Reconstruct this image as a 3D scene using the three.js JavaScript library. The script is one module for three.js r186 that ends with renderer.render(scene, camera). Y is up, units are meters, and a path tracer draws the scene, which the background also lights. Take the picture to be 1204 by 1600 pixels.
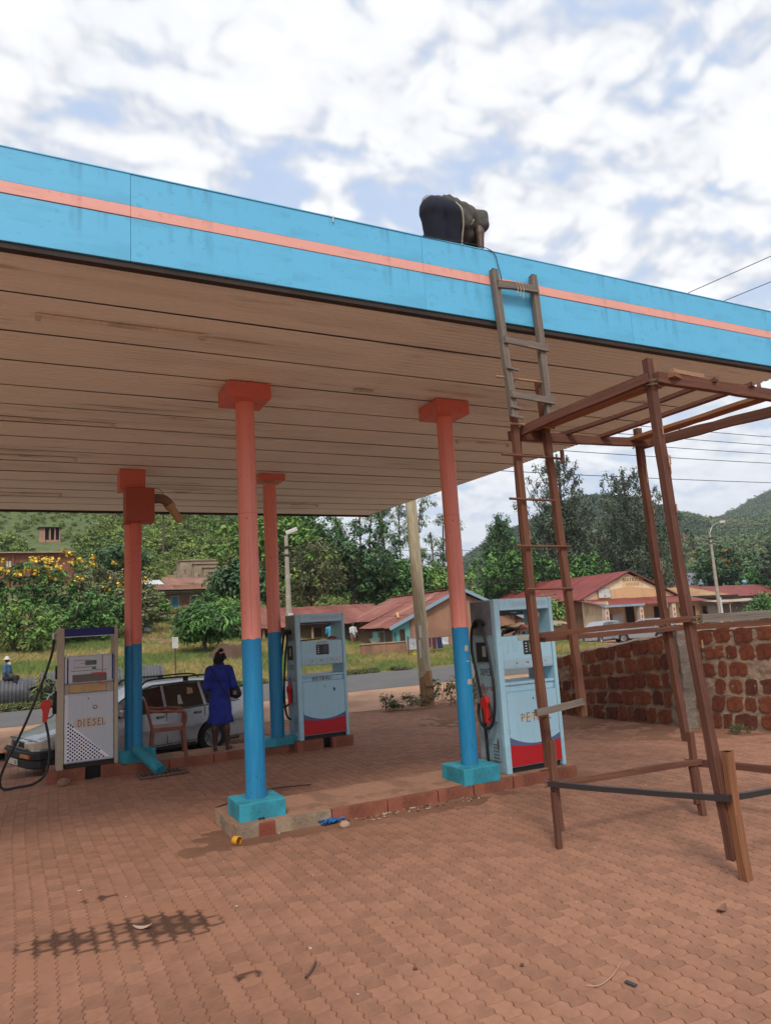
import * as THREE from 'three';
import { RoundedBoxGeometry } from 'three/addons/geometries/RoundedBoxGeometry.js';
import { mergeGeometries, mergeVertices, toCreasedNormals } from 'three/addons/utils/BufferGeometryUtils.js';
import { Brush, Evaluator, SUBTRACTION } from 'three-bvh-csg';

// ------------------------------------------------------------------ camera, sky, sun, exposure
const scene = new THREE.Scene();
const camera = new THREE.PerspectiveCamera(71.376, 770 / 1024, 0.05, 3000);
camera.position.set(0, 1.8, 0);
camera.rotation.order = 'YXZ';
camera.rotation.set(0.15736, -0.4666, -0.06024);
const renderer = new THREE.WebGLRenderer({ antialias: true });
renderer.setSize(770, 1024);
renderer.toneMapping = THREE.LinearToneMapping;
renderer.toneMappingExposure = 1.55;
renderer.shadowMap.enabled = true;
renderer.shadowMap.type = THREE.PCFSoftShadowMap;

const sunDir = new THREE.Vector3(-0.28, 0.80, 0.50).normalize();
const sun = new THREE.DirectionalLight(new THREE.Color(1.0, 0.93, 0.82), 1.25);
sun.position.copy(sunDir).multiplyScalar(60);
sun.target.position.set(4, 0, -9);
sun.castShadow = true; sun.shadow.radius = 22; sun.shadow.mapSize.set(2048, 2048);
Object.assign(sun.shadow.camera, { left: -60, right: 60, top: 60, bottom: -60, near: 1, far: 200 });
scene.add(sun, sun.target);

// ------------------------------------------------------------------ random numbers and noise
function rng(seed) { let s = seed >>> 0; return () => { s = (s + 0x6D2B79F5) >>> 0; let t = s; t = Math.imul(t ^ (t >>> 15), t | 1); t ^= t + Math.imul(t ^ (t >>> 7), t | 61); return ((t ^ (t >>> 14)) >>> 0) / 4294967296; }; }
const clamp = (x, a = 0, b = 1) => Math.min(b, Math.max(a, x));
const mix = (a, b, t) => a + (b - a) * t;
const smooth = (a, b, x) => { const t = clamp((x - a) / (b - a)); return t * t * (3 - 2 * t); };
function hash2(i, j, s) { let h = Math.imul(i, 374761393) ^ Math.imul(j, 668265263) ^ Math.imul(s, 2147483647 ^ 40503); h = Math.imul(h ^ (h >>> 13), 1274126177); return ((h ^ (h >>> 16)) >>> 0) / 4294967296; }
function vnoise(x, y, s = 1, per = 0) {
  const i = Math.floor(x), j = Math.floor(y), fx = x - i, fy = y - j;
  const ux = fx * fx * (3 - 2 * fx), uy = fy * fy * (3 - 2 * fy);
  const w = per ? (k) => ((k % per) + per) % per : (k) => k;
  const a = hash2(w(i), w(j), s), b = hash2(w(i + 1), w(j), s), c = hash2(w(i), w(j + 1), s), d = hash2(w(i + 1), w(j + 1), s);
  return a + (b - a) * ux + (c - a) * uy + (a - b - c + d) * ux * uy;
}
function fbm(x, y, oct = 4, s = 1, per = 0) { let v = 0, a = 0.5, n = 0; for (let o = 0; o < oct; o++) { v += a * vnoise(x, y, s + o * 17, per); n += a; a *= 0.5; x *= 2; y *= 2; per *= 2; } return v / n; }

// ------------------------------------------------------------------ the sky: broken altocumulus with pale blue gaps
{
  const W = 2048, Hh = 1024, data = new Float32Array(W * Hh * 4);
  for (let j = 0; j < Hh; j++) {
    const el = ((j + 0.5) / Hh - 0.5) * Math.PI, sy = Math.sin(el), cy = Math.cos(el);
    for (let i = 0; i < W; i++) {
      const az = ((i + 0.5) / W - 0.5) * 2 * Math.PI, dx = Math.cos(az) * cy, dz = Math.sin(az) * cy;
      let r, g, b;
      if (sy > -0.02) {
        const up = Math.max(sy, 0), k = 2.6 / (up + 0.17), px = dx * k + 31.7, pz = dz * k + 12.3;
        const wx = fbm(px * 2.2, pz * 2.2, 3, 5) - 0.5, wz = fbm(px * 2.2 + 9, pz * 2.2 + 4, 3, 6) - 0.5;
        const qx = px + wx * 0.22, qz = pz + wz * 0.22;
        const big = fbm(qx * 0.7 + 3, qz * 0.9, 3, 11), mid = fbm(qx * 2.1, qz * 2.7, 2, 61);
        let puff = 0, am = 0.5, fq = 4.6; for (let o = 0; o < 5; o++) { puff += am * Math.abs(2 * vnoise(qx * fq + o * 7.3 + 0.3 * qz, qz * fq * 1.3 + o * 3.1, 21 + o) - 1); am *= 0.5; fq *= 2.1; }
        const soft = fbm(qx * 4.4, qz * 5.6, 4, 71);
        let d = puff * 0.34 + soft * 0.62 + mid * 0.22 + big * 0.44 - 0.712;
        d += 0.10 * smooth(0.40, 0.05, up);
        const cov = 0.22 + 0.78 * smooth(-0.11, 0.11, d), body = smooth(-0.04, 0.22, d);
        const t = Math.pow(clamp(up), 0.55);
        const br = mix(0.48, 0.255, t), bg = mix(0.55, 0.365, t), bb = mix(0.64, 0.585, t);
        const sh = 0.55 + 0.15 * body + 0.16 * (puff - 0.35) - 0.13 * smooth(0.10, 0.30, d) * smooth(0.62, 0.40, soft);
        const low = smooth(0.30, 0.03, up);
        const cr = mix(sh * 0.965, 0.50, low * 0.75), cg = mix(sh * 0.98, 0.545, low * 0.75), cb = mix(sh * 1.02, 0.61, low * 0.75);
        r = mix(br, cr, cov); g = mix(bg, cg, cov); b = mix(bb, cb, cov);
        const c = dx * sunDir.x + sy * sunDir.y + dz * sunDir.z, gl = Math.pow(clamp(c), 16) * 0.9 + Math.pow(clamp(c), 3) * 0.22;
        r += gl; g += gl * 0.97; b += gl * 0.9;
      } else { r = 0.30; g = 0.27; b = 0.24; }
      const q = (j * W + i) * 4; data[q] = r; data[q + 1] = g; data[q + 2] = b; data[q + 3] = 1;
    }
  }
  const sky = new THREE.DataTexture(data, W, Hh, THREE.RGBAFormat, THREE.FloatType);
  sky.mapping = THREE.EquirectangularReflectionMapping; sky.magFilter = THREE.LinearFilter; sky.minFilter = THREE.LinearFilter; sky.needsUpdate = true;
  scene.background = sky; scene.environment = sky;
}
scene.fog = new THREE.FogExp2(new THREE.Color(0.66, 0.74, 0.84), 0.0003);

// ------------------------------------------------------------------ textures (neutral: a material's own colour tints them)
function tex(n, fn, o = {}) {
  const h = o.h || n, d = new Uint8Array(n * h * 4);
  for (let j = 0; j < h; j++) for (let i = 0; i < n; i++) {
    const c = fn((i + 0.5) / n, (j + 0.5) / h), q = (j * n + i) * 4;
    if (typeof c === 'number') d[q] = d[q + 1] = d[q + 2] = clamp(c) * 255; else { d[q] = clamp(c[0]) * 255; d[q + 1] = clamp(c[1]) * 255; d[q + 2] = clamp(c[2]) * 255; }
    d[q + 3] = 255;
  }
  const t = new THREE.DataTexture(d, n, h); t.wrapS = t.wrapT = THREE.RepeatWrapping; t.magFilter = THREE.LinearFilter; t.minFilter = THREE.LinearMipmapLinearFilter; t.generateMipmaps = true;
  if (o.srgb) t.colorSpace = THREE.SRGBColorSpace;
  t.repeat.set(1 / (o.size || 1), 1 / (o.sizeV || o.size || 1)); t.needsUpdate = true; return t;
}
const T = {
  paint: tex(512, (u, v) => { const st = fbm(u * 48, v * 3, 3, 3, 0), bl = fbm(u * 6, v * 6, 4, 9, 6), ru = fbm(u * 40, v * 40, 2, 14, 40); return 0.98 - 0.09 * smooth(0.50, 0.8, st) - 0.13 * smooth(0.45, 0.75, bl) - (ru > 0.83 ? 0.10 : 0); }, { size: 1.6 }),
  drip: tex(1024, (u, v) => { const st = fbm(u * 150, v * 1.4, 3, 131), l = fbm(u * 22, v * 0.8, 3, 133), bl = fbm(u * 14, v * 3, 4, 135), sp = fbm(u * 160, v * 14, 2, 137); return 0.985 - 0.24 * smooth(0.54, 0.8, st * 0.6 + l * 0.4) * smooth(0.0, 0.9, v) - 0.13 * smooth(0.48, 0.75, bl) - 0.12 * smooth(0.94, 1.0, v) - 0.10 * smooth(0.06, 0, v) - (sp > 0.80 ? 0.12 : 0); }, { h: 128, size: 6.9, sizeV: 0.325 }),
  ceil: tex(1024, (u, v) => { const s = fbm(u * 15, v * 120, 4, 141), l = fbm(u * 6, v * 24, 4, 143), f = fbm(u * 60, v * 400, 2, 145); return [0.985 - 0.42 * smooth(0.62, 0.80, s * 0.65 + l * 0.35) - 0.08 * f, 0.985 - 0.46 * smooth(0.62, 0.80, s * 0.65 + l * 0.35) - 0.09 * f, 0.985 - 0.50 * smooth(0.62, 0.80, s * 0.65 + l * 0.35) - 0.10 * f].map((c) => c - 0.14 * smooth(0.5, 0.75, l)); }, { size: 13, sizeV: 11 }),
  grime: tex(512, (u, v) => { const a = fbm(u * 5, v * 5, 5, 41, 5), b = fbm(u * 32, v * 32, 3, 43, 32); return 0.98 - 0.28 * smooth(0.42, 0.75, a) - 0.16 * smooth(0.55, 0.8, b); }, { size: 0.9 }),
  wood: tex(512, (u, v) => { const g = fbm(u * 64 + 1.5 * fbm(u * 4, v * 3, 2, 4, 0), v * 2, 4, 8), k = fbm(u * 8, v * 4, 3, 15, 0); return 0.98 - 0.40 * smooth(0.35, 0.75, g) - 0.18 * smooth(0.5, 0.8, k); }, { size: 0.35, sizeV: 1.1 }),
  mud: tex(512, (u, v) => { const a = fbm(u * 4, v * 4, 5, 51, 4), b = fbm(u * 60, v * 60, 2, 53, 60); return 0.99 - 0.20 * smooth(0.4, 0.72, a) - 0.16 * b; }, { size: 1.3 }),
  plaster: tex(512, (u, v) => { const a = fbm(u * 4, v * 4, 5, 61, 4), c = fbm(u * 24, v * 3, 3, 63, 0); return 0.98 - 0.22 * smooth(0.45, 0.7, a) - 0.16 * smooth(0.55, 0.8, c) - 0.22 * smooth(0.3, 0.0, v) * a; }, { size: 4 }),
  rust: tex(512, (u, v) => { const a = fbm(u * 5, v * 5, 5, 71, 5), c = fbm(u * 40, v * 3, 3, 73, 0); const k = smooth(0.4, 0.62, a * 0.6 + c * 0.4); return [mix(0.98, 0.72, k), mix(0.95, 0.62, k), mix(0.92, 0.60, k)]; }, { size: 3.2 }),
  soil: tex(1024, (u, v) => { const a = fbm(u * 6, v * 6, 6, 81, 6), b = fbm(u * 90, v * 90, 2, 83, 90); return [0.99 - 0.26 * smooth(0.35, 0.75, a) - 0.16 * b, 0.97 - 0.28 * smooth(0.35, 0.75, a) - 0.16 * b, 0.95 - 0.28 * smooth(0.35, 0.75, a) - 0.16 * b]; }, { size: 5 }),
  asphalt: tex(512, (u, v) => { const a = fbm(u * 5, v * 5, 4, 91, 5), b = hash2(Math.floor(u * 512), Math.floor(v * 512), 7); return 0.95 - 0.2 * a - 0.2 * b; }, { size: 2.2 }),
  bumpRough: tex(512, (u, v) => 0.6 * fbm(u * 12, v * 12, 4, 101, 12) + 0.4 * fbm(u * 70, v * 70, 3, 103, 70), { size: 0.8, color: false }),
  bumpFine: tex(512, (u, v) => 0.5 * fbm(u * 50, v * 50, 3, 111, 50) + 0.5 * hash2(Math.floor(u * 256), Math.floor(v * 256), 3), { size: 0.5, color: false }),
  cloth: tex(256, (u, v) => { const a = fbm(u * 5, v * 5, 4, 121, 5), st = 0.5 + 0.5 * Math.sin(u * 2 * Math.PI * 60); return 0.95 - 0.28 * smooth(0.4, 0.75, a) - 0.06 * st; }, { size: 0.4 }),
};
T.drip.offset.set(0, 0.5); T.ceil.offset.set(0.35, 0.95);
function M(color, o = {}) {
  const p = { roughness: 0.8, metalness: 0, side: o.one ? THREE.FrontSide : THREE.DoubleSide };
  const m = new THREE.MeshPhysicalMaterial(p);
  if (Array.isArray(color)) m.color.setRGB(...color); else m.color.set(color);
  if (o.map) m.map = typeof o.map === 'string' ? T[o.map] : o.map;
  if (o.bump) { m.bumpMap = T[o.bump]; m.bumpScale = o.bs ?? 0.003; }
  for (const k of ['roughness', 'metalness', 'clearcoat', 'clearcoatRoughness', 'transmission', 'thickness', 'ior', 'sheen', 'vertexColors', 'transparent', 'alphaTest', 'emissiveIntensity', 'opacity']) if (o[k] !== undefined) m[k] = o[k];
  return m;
}

// ------------------------------------------------------------------ geometry helpers (uv in metres)
function fin(g) {
  let q = g.index ? g.toNonIndexed() : g;
  if (!q.attributes.normal) q.computeVertexNormals();
  const p = q.attributes.position, n = q.attributes.normal, uv = new Float32Array(p.count * 2);
  for (let t = 0; t < p.count; t += 3) {
    let nx = 0, ny = 0, nz = 0; for (let k = 0; k < 3; k++) { nx += n.getX(t + k); ny += n.getY(t + k); nz += n.getZ(t + k); }
    nx = Math.abs(nx); ny = Math.abs(ny); nz = Math.abs(nz);
    for (let k = 0; k < 3; k++) { const i = t + k, x = p.getX(i), y = p.getY(i), z = p.getZ(i); if (ny >= nx && ny >= nz) { uv[i * 2] = x; uv[i * 2 + 1] = z; } else if (nx >= nz) { uv[i * 2] = z; uv[i * 2 + 1] = y; } else { uv[i * 2] = x; uv[i * 2 + 1] = y; } }
  }
  q.setAttribute('uv', new THREE.BufferAttribute(uv, 2)); for (const k of Object.keys(q.attributes)) if (!['position', 'normal', 'uv', 'color'].includes(k)) q.deleteAttribute(k);
  return q;
}
const V = (x, y, z) => new THREE.Vector3(x, y, z);
function box(w, h, d, x = 0, y = 0, z = 0, r = 0) { const g = r ? new RoundedBoxGeometry(w, h, d, 1, r) : new THREE.BoxGeometry(w, h, d); const f = fin(g); f.translate(x, y, z); return f; }
function span(x0, x1, y0, y1, z0, z1, r = 0) { return box(Math.abs(x1 - x0), Math.abs(y1 - y0), Math.abs(z1 - z0), (x0 + x1) / 2, (y0 + y1) / 2, (z0 + z1) / 2, r); }
function cyl(r0, r1, h, seg = 20, open = false) { return fin(new THREE.CylinderGeometry(r1, r0, h, seg, 1, open)); }   // r0 at the foot
function timber(a, b, w, d, seed = 1, bow = 0.006) {   // a rough sawn timber: slightly bent, its section uneven
  const A = V(...a), B = V(...b), L = A.distanceTo(B), n = Math.max(3, Math.round(L / 0.14)), g0 = new THREE.BoxGeometry(w, L, d, 1, n, 1), p = g0.attributes.position;
  for (let i = 0; i < p.count; i++) { const y = p.getY(i), t = y / L + 0.5, e = 1 + 0.22 * (vnoise(t * n * 0.8 + seed, p.getX(i) > 0 ? 3 : 9, seed) - 0.5), e2 = 1 + 0.22 * (vnoise(t * n * 0.8 + seed, p.getZ(i) > 0 ? 5 : 13, seed + 2) - 0.5), bw = bow * Math.sin(Math.PI * t) * (hash2(seed, 1, 3) - 0.5) * 4 * Math.min(L, 2); p.setXYZ(i, p.getX(i) * e + bw, y + (Math.abs(t - 0.5) > 0.49 ? 0.012 * (hash2(i, seed, 4) - 0.5) : 0), p.getZ(i) * e2 + bw * 0.6); }
  g0.computeVertexNormals(); const g = fin(g0), y = B.clone().sub(A).normalize(); let x = V(0, 1, 0).cross(y); if (x.lengthSq() < 0.02) x = V(1, 0, 0); x.normalize(); const z = x.clone().cross(y).normalize(); x = y.clone().cross(z);
  return g.applyMatrix4(new THREE.Matrix4().makeBasis(x, y, z).setPosition(A.add(B).multiplyScalar(0.5)));
}
function orient(g, a, b, roll = 0) {            // a shape along y, centred, laid from a to b
  const d = b.clone().sub(a), L = d.length(), q = new THREE.Quaternion().setFromUnitVectors(V(0, 1, 0), d.clone().divideScalar(L));
  const m = new THREE.Matrix4().compose(a.clone().add(b).multiplyScalar(0.5), q.multiply(new THREE.Quaternion().setFromAxisAngle(V(0, 1, 0), roll)), V(1, 1, 1));
  return g.applyMatrix4(m);
}
function beam(a, b, w, d, r = 0.004) {          // a squared timber or bar from a to b, its wide side w kept level
  const A = V(...a), B = V(...b), L = A.distanceTo(B), g = box(w, L, d, 0, 0, 0, r), y = B.clone().sub(A).normalize();
  let x = V(0, 1, 0).cross(y); if (x.lengthSq() < 0.02) x = V(1, 0, 0); x.normalize(); const z = x.clone().cross(y).normalize(); x = y.clone().cross(z);
  return g.applyMatrix4(new THREE.Matrix4().makeBasis(x, y, z).setPosition(A.add(B).multiplyScalar(0.5)));
}
function rod(a, b, r, seg = 8) { const A = V(...a), B = V(...b); return orient(cyl(r, r, A.distanceTo(B), seg), A, B); }
function tube(pts, r, seg = 40, rad = 8, closed = false) { return fin(new THREE.TubeGeometry(new THREE.CatmullRomCurve3(pts.map((p) => V(...p)), closed), seg, r, rad, closed)); }
function lathe(pts, seg = 24) { return fin(new THREE.LatheGeometry(pts.map((p) => new THREE.Vector2(...p)), seg)); }
function prism(pts, depth, bevel = 0) { const s = new THREE.Shape(pts.map((p) => new THREE.Vector2(...p))); return fin(new THREE.ExtrudeGeometry(s, { depth, bevelEnabled: bevel > 0, bevelSize: bevel, bevelThickness: bevel, bevelSegments: 1, curveSegments: 8 })); }
function tri(list) { const g = new THREE.BufferGeometry(); g.setAttribute('position', new THREE.BufferAttribute(new Float32Array(list.flat()), 3)); g.computeVertexNormals(); return fin(g); }
const quad = (a, b, c, d) => [a, b, c, a, c, d];
const rx = (g, a) => g.rotateX(a), ry = (g, a) => g.rotateY(a), rz = (g, a) => g.rotateZ(a), mv = (g, x, y, z) => g.translate(x, y, z);

// ------------------------------------------------------------------ objects: a thing is top-level, its parts are children
const used = {};
function numbered(n) { const k = used[n] || 0; used[n] = k + 1; return k ? `${n}_${String(k).padStart(3, '0')}` : n; }
function tag(o, label, category, group) { o.userData.label = label; if (category) o.userData.category = category; if (group) o.userData.group = group; return o; }
function thing(name, label, category, [x, y, z] = [0, 0, 0], turn = 0, group) { const o = new THREE.Group(); o.name = numbered(name); o.position.set(x, y, z); o.rotation.y = turn; scene.add(o); return tag(o, label, category, group); }
function obj(name, geos, material, parent, label) {
  const g = Array.isArray(geos) ? (geos.length > 1 ? mergeGeometries(geos) : geos[0]) : geos;
  const m = new THREE.Mesh(g, material); m.castShadow = m.receiveShadow = true; m.name = parent ? name : numbered(name); (parent || scene).add(m); if (label) m.userData.label = label; return m;
}
function struct(name, geos, material, parent) { const m = obj(name, geos, material, parent); if (!parent) m.userData.kind = 'structure'; return m; }
function stuff(o, label, category) { o.userData.kind = 'stuff'; if (label) o.userData.label = label; if (category) o.userData.category = category; return o; }
function copy(o, name, label, [x, y, z], turn = 0, s = 1) { const c = o.clone(); c.name = numbered(name); c.position.set(x, y, z); c.rotation.y = turn; if (Array.isArray(s)) c.scale.set(...s); else c.scale.setScalar(s); c.userData = { ...o.userData, label }; scene.add(c); return c; }
function print(w, h, pxm, draw) { const c = document.createElement('canvas'); c.width = Math.round(w * pxm); c.height = Math.round(h * pxm); const x = c.getContext('2d'); x.scale(pxm, pxm); draw(x, w, h); const t = new THREE.CanvasTexture(c); t.colorSpace = THREE.SRGBColorSpace; t.anisotropy = 8; return t; }
function letters(x, text, cx, cy, h, color, face = 'bold', wmax = 0) { x.save(); x.translate(cx, cy); x.scale(h / 100, h / 100); x.font = `${face} 100px sans-serif`; x.fillStyle = color; x.textAlign = 'center'; const m = x.measureText(text).width; if (wmax) x.scale(wmax / h * 100 / m, 1); x.fillText(text, 0, 0); x.restore(); }
function sheet(w, h) { return new THREE.PlaneGeometry(w, h); }
// ------------------------------------------------------------------ the land
const ROAD = { z0: -18.9, z1: -25.2 };
const roadEdge = (x) => mix(-23.6, -25.7, smooth(1, 10, x));
const drop = (x, z) => 0.13 * smooth(-11.45, -12.2, z) * smooth(4.0, 3.1, x) * (1 - smooth(-14.6, -16.5, z));
const pav = { x0: -7.2, x1: 9.6, z0: 2.2, z1: -15.0 };
function lin(table, x) { if (x <= table[0][0]) return table[0][1]; for (let i = 1; i < table.length; i++) if (x <= table[i][0]) { const [a, va] = table[i - 1], [b, vb] = table[i]; return mix(va, vb, (x - a) / (b - a)); } return table[table.length - 1][1]; }
const hillRise = [[26, 0], [33, 0.45], [40, 1.1], [50, 2.6], [60, 4.3], [80, 9.2], [110, 16.6], [160, 38], [210, 60], [270, 74], [400, 78], [1700, 70]];
const rightSkyline = [[24, 1.5], [31, 3.2], [33.5, 4.6], [36.5, 6.2], [41.9, 8.1], [46, 7.7], [49.7, 7.0], [52.1, 6.2], [56, 6.0], [75, 5.5], [110, 3], [180, 2]];
const farSkyline = [[30, 1], [48, 4], [52.1, 6.25], [55, 7.5], [58, 8.4], [66, 9.0], [90, 5], [180, 2]];
function land(x, z) {
  const r = Math.hypot(x, z), az = Math.atan2(x, -z) * 180 / Math.PI;
  const side = smooth(26, 34, -z);
  const mL = (1 - smooth(8, 34, az)) * smooth(-175, -60, az);
  let h = lin(hillRise, r) * mL * mix(side, 1, smooth(60, 140, r));
  const n1 = fbm(x * 0.012 + 5, z * 0.012, 4, 201) - 0.5, n2 = fbm(x * 0.06, z * 0.06 + 3, 3, 203) - 0.5;
  h += mL * smooth(60, 200, r) * (n1 * 14 + n2 * 3);
  const e1 = lin(rightSkyline, az), t1 = clamp((r - 130) / 400), f1 = r < 530 ? Math.pow(t1, 1.35) : mix(1, 0.7, clamp((r - 530) / 400));
  h += (530 * Math.tan(e1 * Math.PI / 180) * f1 + (n1 * 30 + n2 * 5) * smooth(200, 420, r)) * (1 - mL);
  const e2 = lin(farSkyline, az), h2 = r > 560 ? 900 * Math.tan(e2 * Math.PI / 180) * Math.pow(clamp((r - 560) / 340), 1.1) : 0;
  h = Math.max(h, h2 * (1 - mL));
  h += side * 0.12 * n2 * smooth(28, 40, r);
  h += 0.45 * smooth(-25.8, -30.5, z) * smooth(31, 24, x) * smooth(-90, -40, x) * (1 - smooth(45, 70, r));
  if (x > pav.x0 - 0.6 && x < pav.x1 + 0.6 && z < pav.z0 + 0.6 && z > pav.z1 - 0.3) h = Math.min(h, -0.06);
  h -= drop(x, z) * 1.2;
  return h;
}
const lawn = (x, z) => smooth(0.2, 1.0, roadEdge(x) - z) * smooth(0.30, 0.46, fbm(x * 0.16 + 7, z * 0.16, 4, 211) + 0.12 * smooth(-60, -27, z) - 0.5 * smooth(23, 29, x));
{
  const radii = [0.01]; for (let r = 1.2; r < 66; r += 0.85) radii.push(r); for (let r = 68; r < 1700; r *= 1.052) radii.push(r);
  const N = 320, pos = [], col = [], uv = [], idx = [];
  radii.forEach((r) => {
    for (let k = 0; k <= N; k++) {
      const az = (k / N) * 2 * Math.PI, x = Math.sin(az) * r, z = -Math.cos(az) * r, h = land(x, z);
      pos.push(x, h, z); uv.push(x, z);
      const g = lawn(x, z), n = fbm(x * 0.35, z * 0.35, 3, 221), wood = smooth(60, 110, r) * smooth(-26, -40, z);
      const dirt = [mix(0.42, 0.35, n), mix(0.22, 0.18, n), mix(0.13, 0.11, n)], gr = [mix(0.23, 0.13, n), mix(0.20, 0.15, n), mix(0.075, 0.045, n)], fo = [0.10, 0.145, 0.04];
      for (let c = 0; c < 3; c++) col.push(mix(mix(dirt[c], gr[c], g), fo[c], wood));
    }
  });
  for (let i = 0; i < radii.length - 1; i++) for (let k = 0; k < N; k++) { const a = i * (N + 1) + k, b = a + N + 1; idx.push(a, a + 1, b, b, a + 1, b + 1); }
  const g = new THREE.BufferGeometry(); g.setAttribute('position', new THREE.Float32BufferAttribute(pos, 3)); g.setAttribute('color', new THREE.Float32BufferAttribute(col, 3)); g.setAttribute('uv', new THREE.Float32BufferAttribute(uv, 2)); g.setIndex(idx); g.computeVertexNormals();
  struct('ground', g, M([1, 1, 1], { vertexColors: true, map: 'soil', bump: 'bumpRough', bs: 0.03, roughness: 1 }));
}
// a flat strip following the land, with ragged long edges
function strip(x0, x1, zA, zB, y, nx, nz, rag, seed) {
  const g = new THREE.PlaneGeometry(1, 1, nx, nz), p = g.attributes.position, uv = g.attributes.uv;
  for (let i = 0; i < p.count; i++) { const u = p.getX(i) + 0.5, v = p.getY(i) + 0.5, x = mix(x0, x1, u), e0 = rag * (fbm(x * 0.9, 1, 4, seed) - 0.5), e1 = rag * (fbm(x * 0.9, 7, 4, seed + 1) - 0.5), z = mix((zB || roadEdge(x)) + e1, zA + e0, v); p.setXYZ(i, x, y(x, z, v), z); uv.setXY(i, x, z); }
  g.computeVertexNormals(); return g;
}
struct('road', strip(-140, 160, ROAD.z0, 0, (x, z, v) => 0.012 + 0.05 * Math.sin(Math.PI * clamp(v)), 700, 6, 0.55, 231), M([0.155, 0.142, 0.135], { map: 'asphalt', bump: 'bumpFine', bs: 0.004, roughness: 0.92 }));
struct('verge', strip(-60, 90, -14.6, -19.2, (x, z, v) => 0.006 + 0.02 * fbm(x * 0.8, z * 0.8, 3, 5) * Math.sin(Math.PI * clamp(v)), 400, 12, 0.7, 237), M([0.48, 0.275, 0.17], { map: 'soil', bump: 'bumpRough', bs: 0.02, roughness: 1 }));

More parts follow.
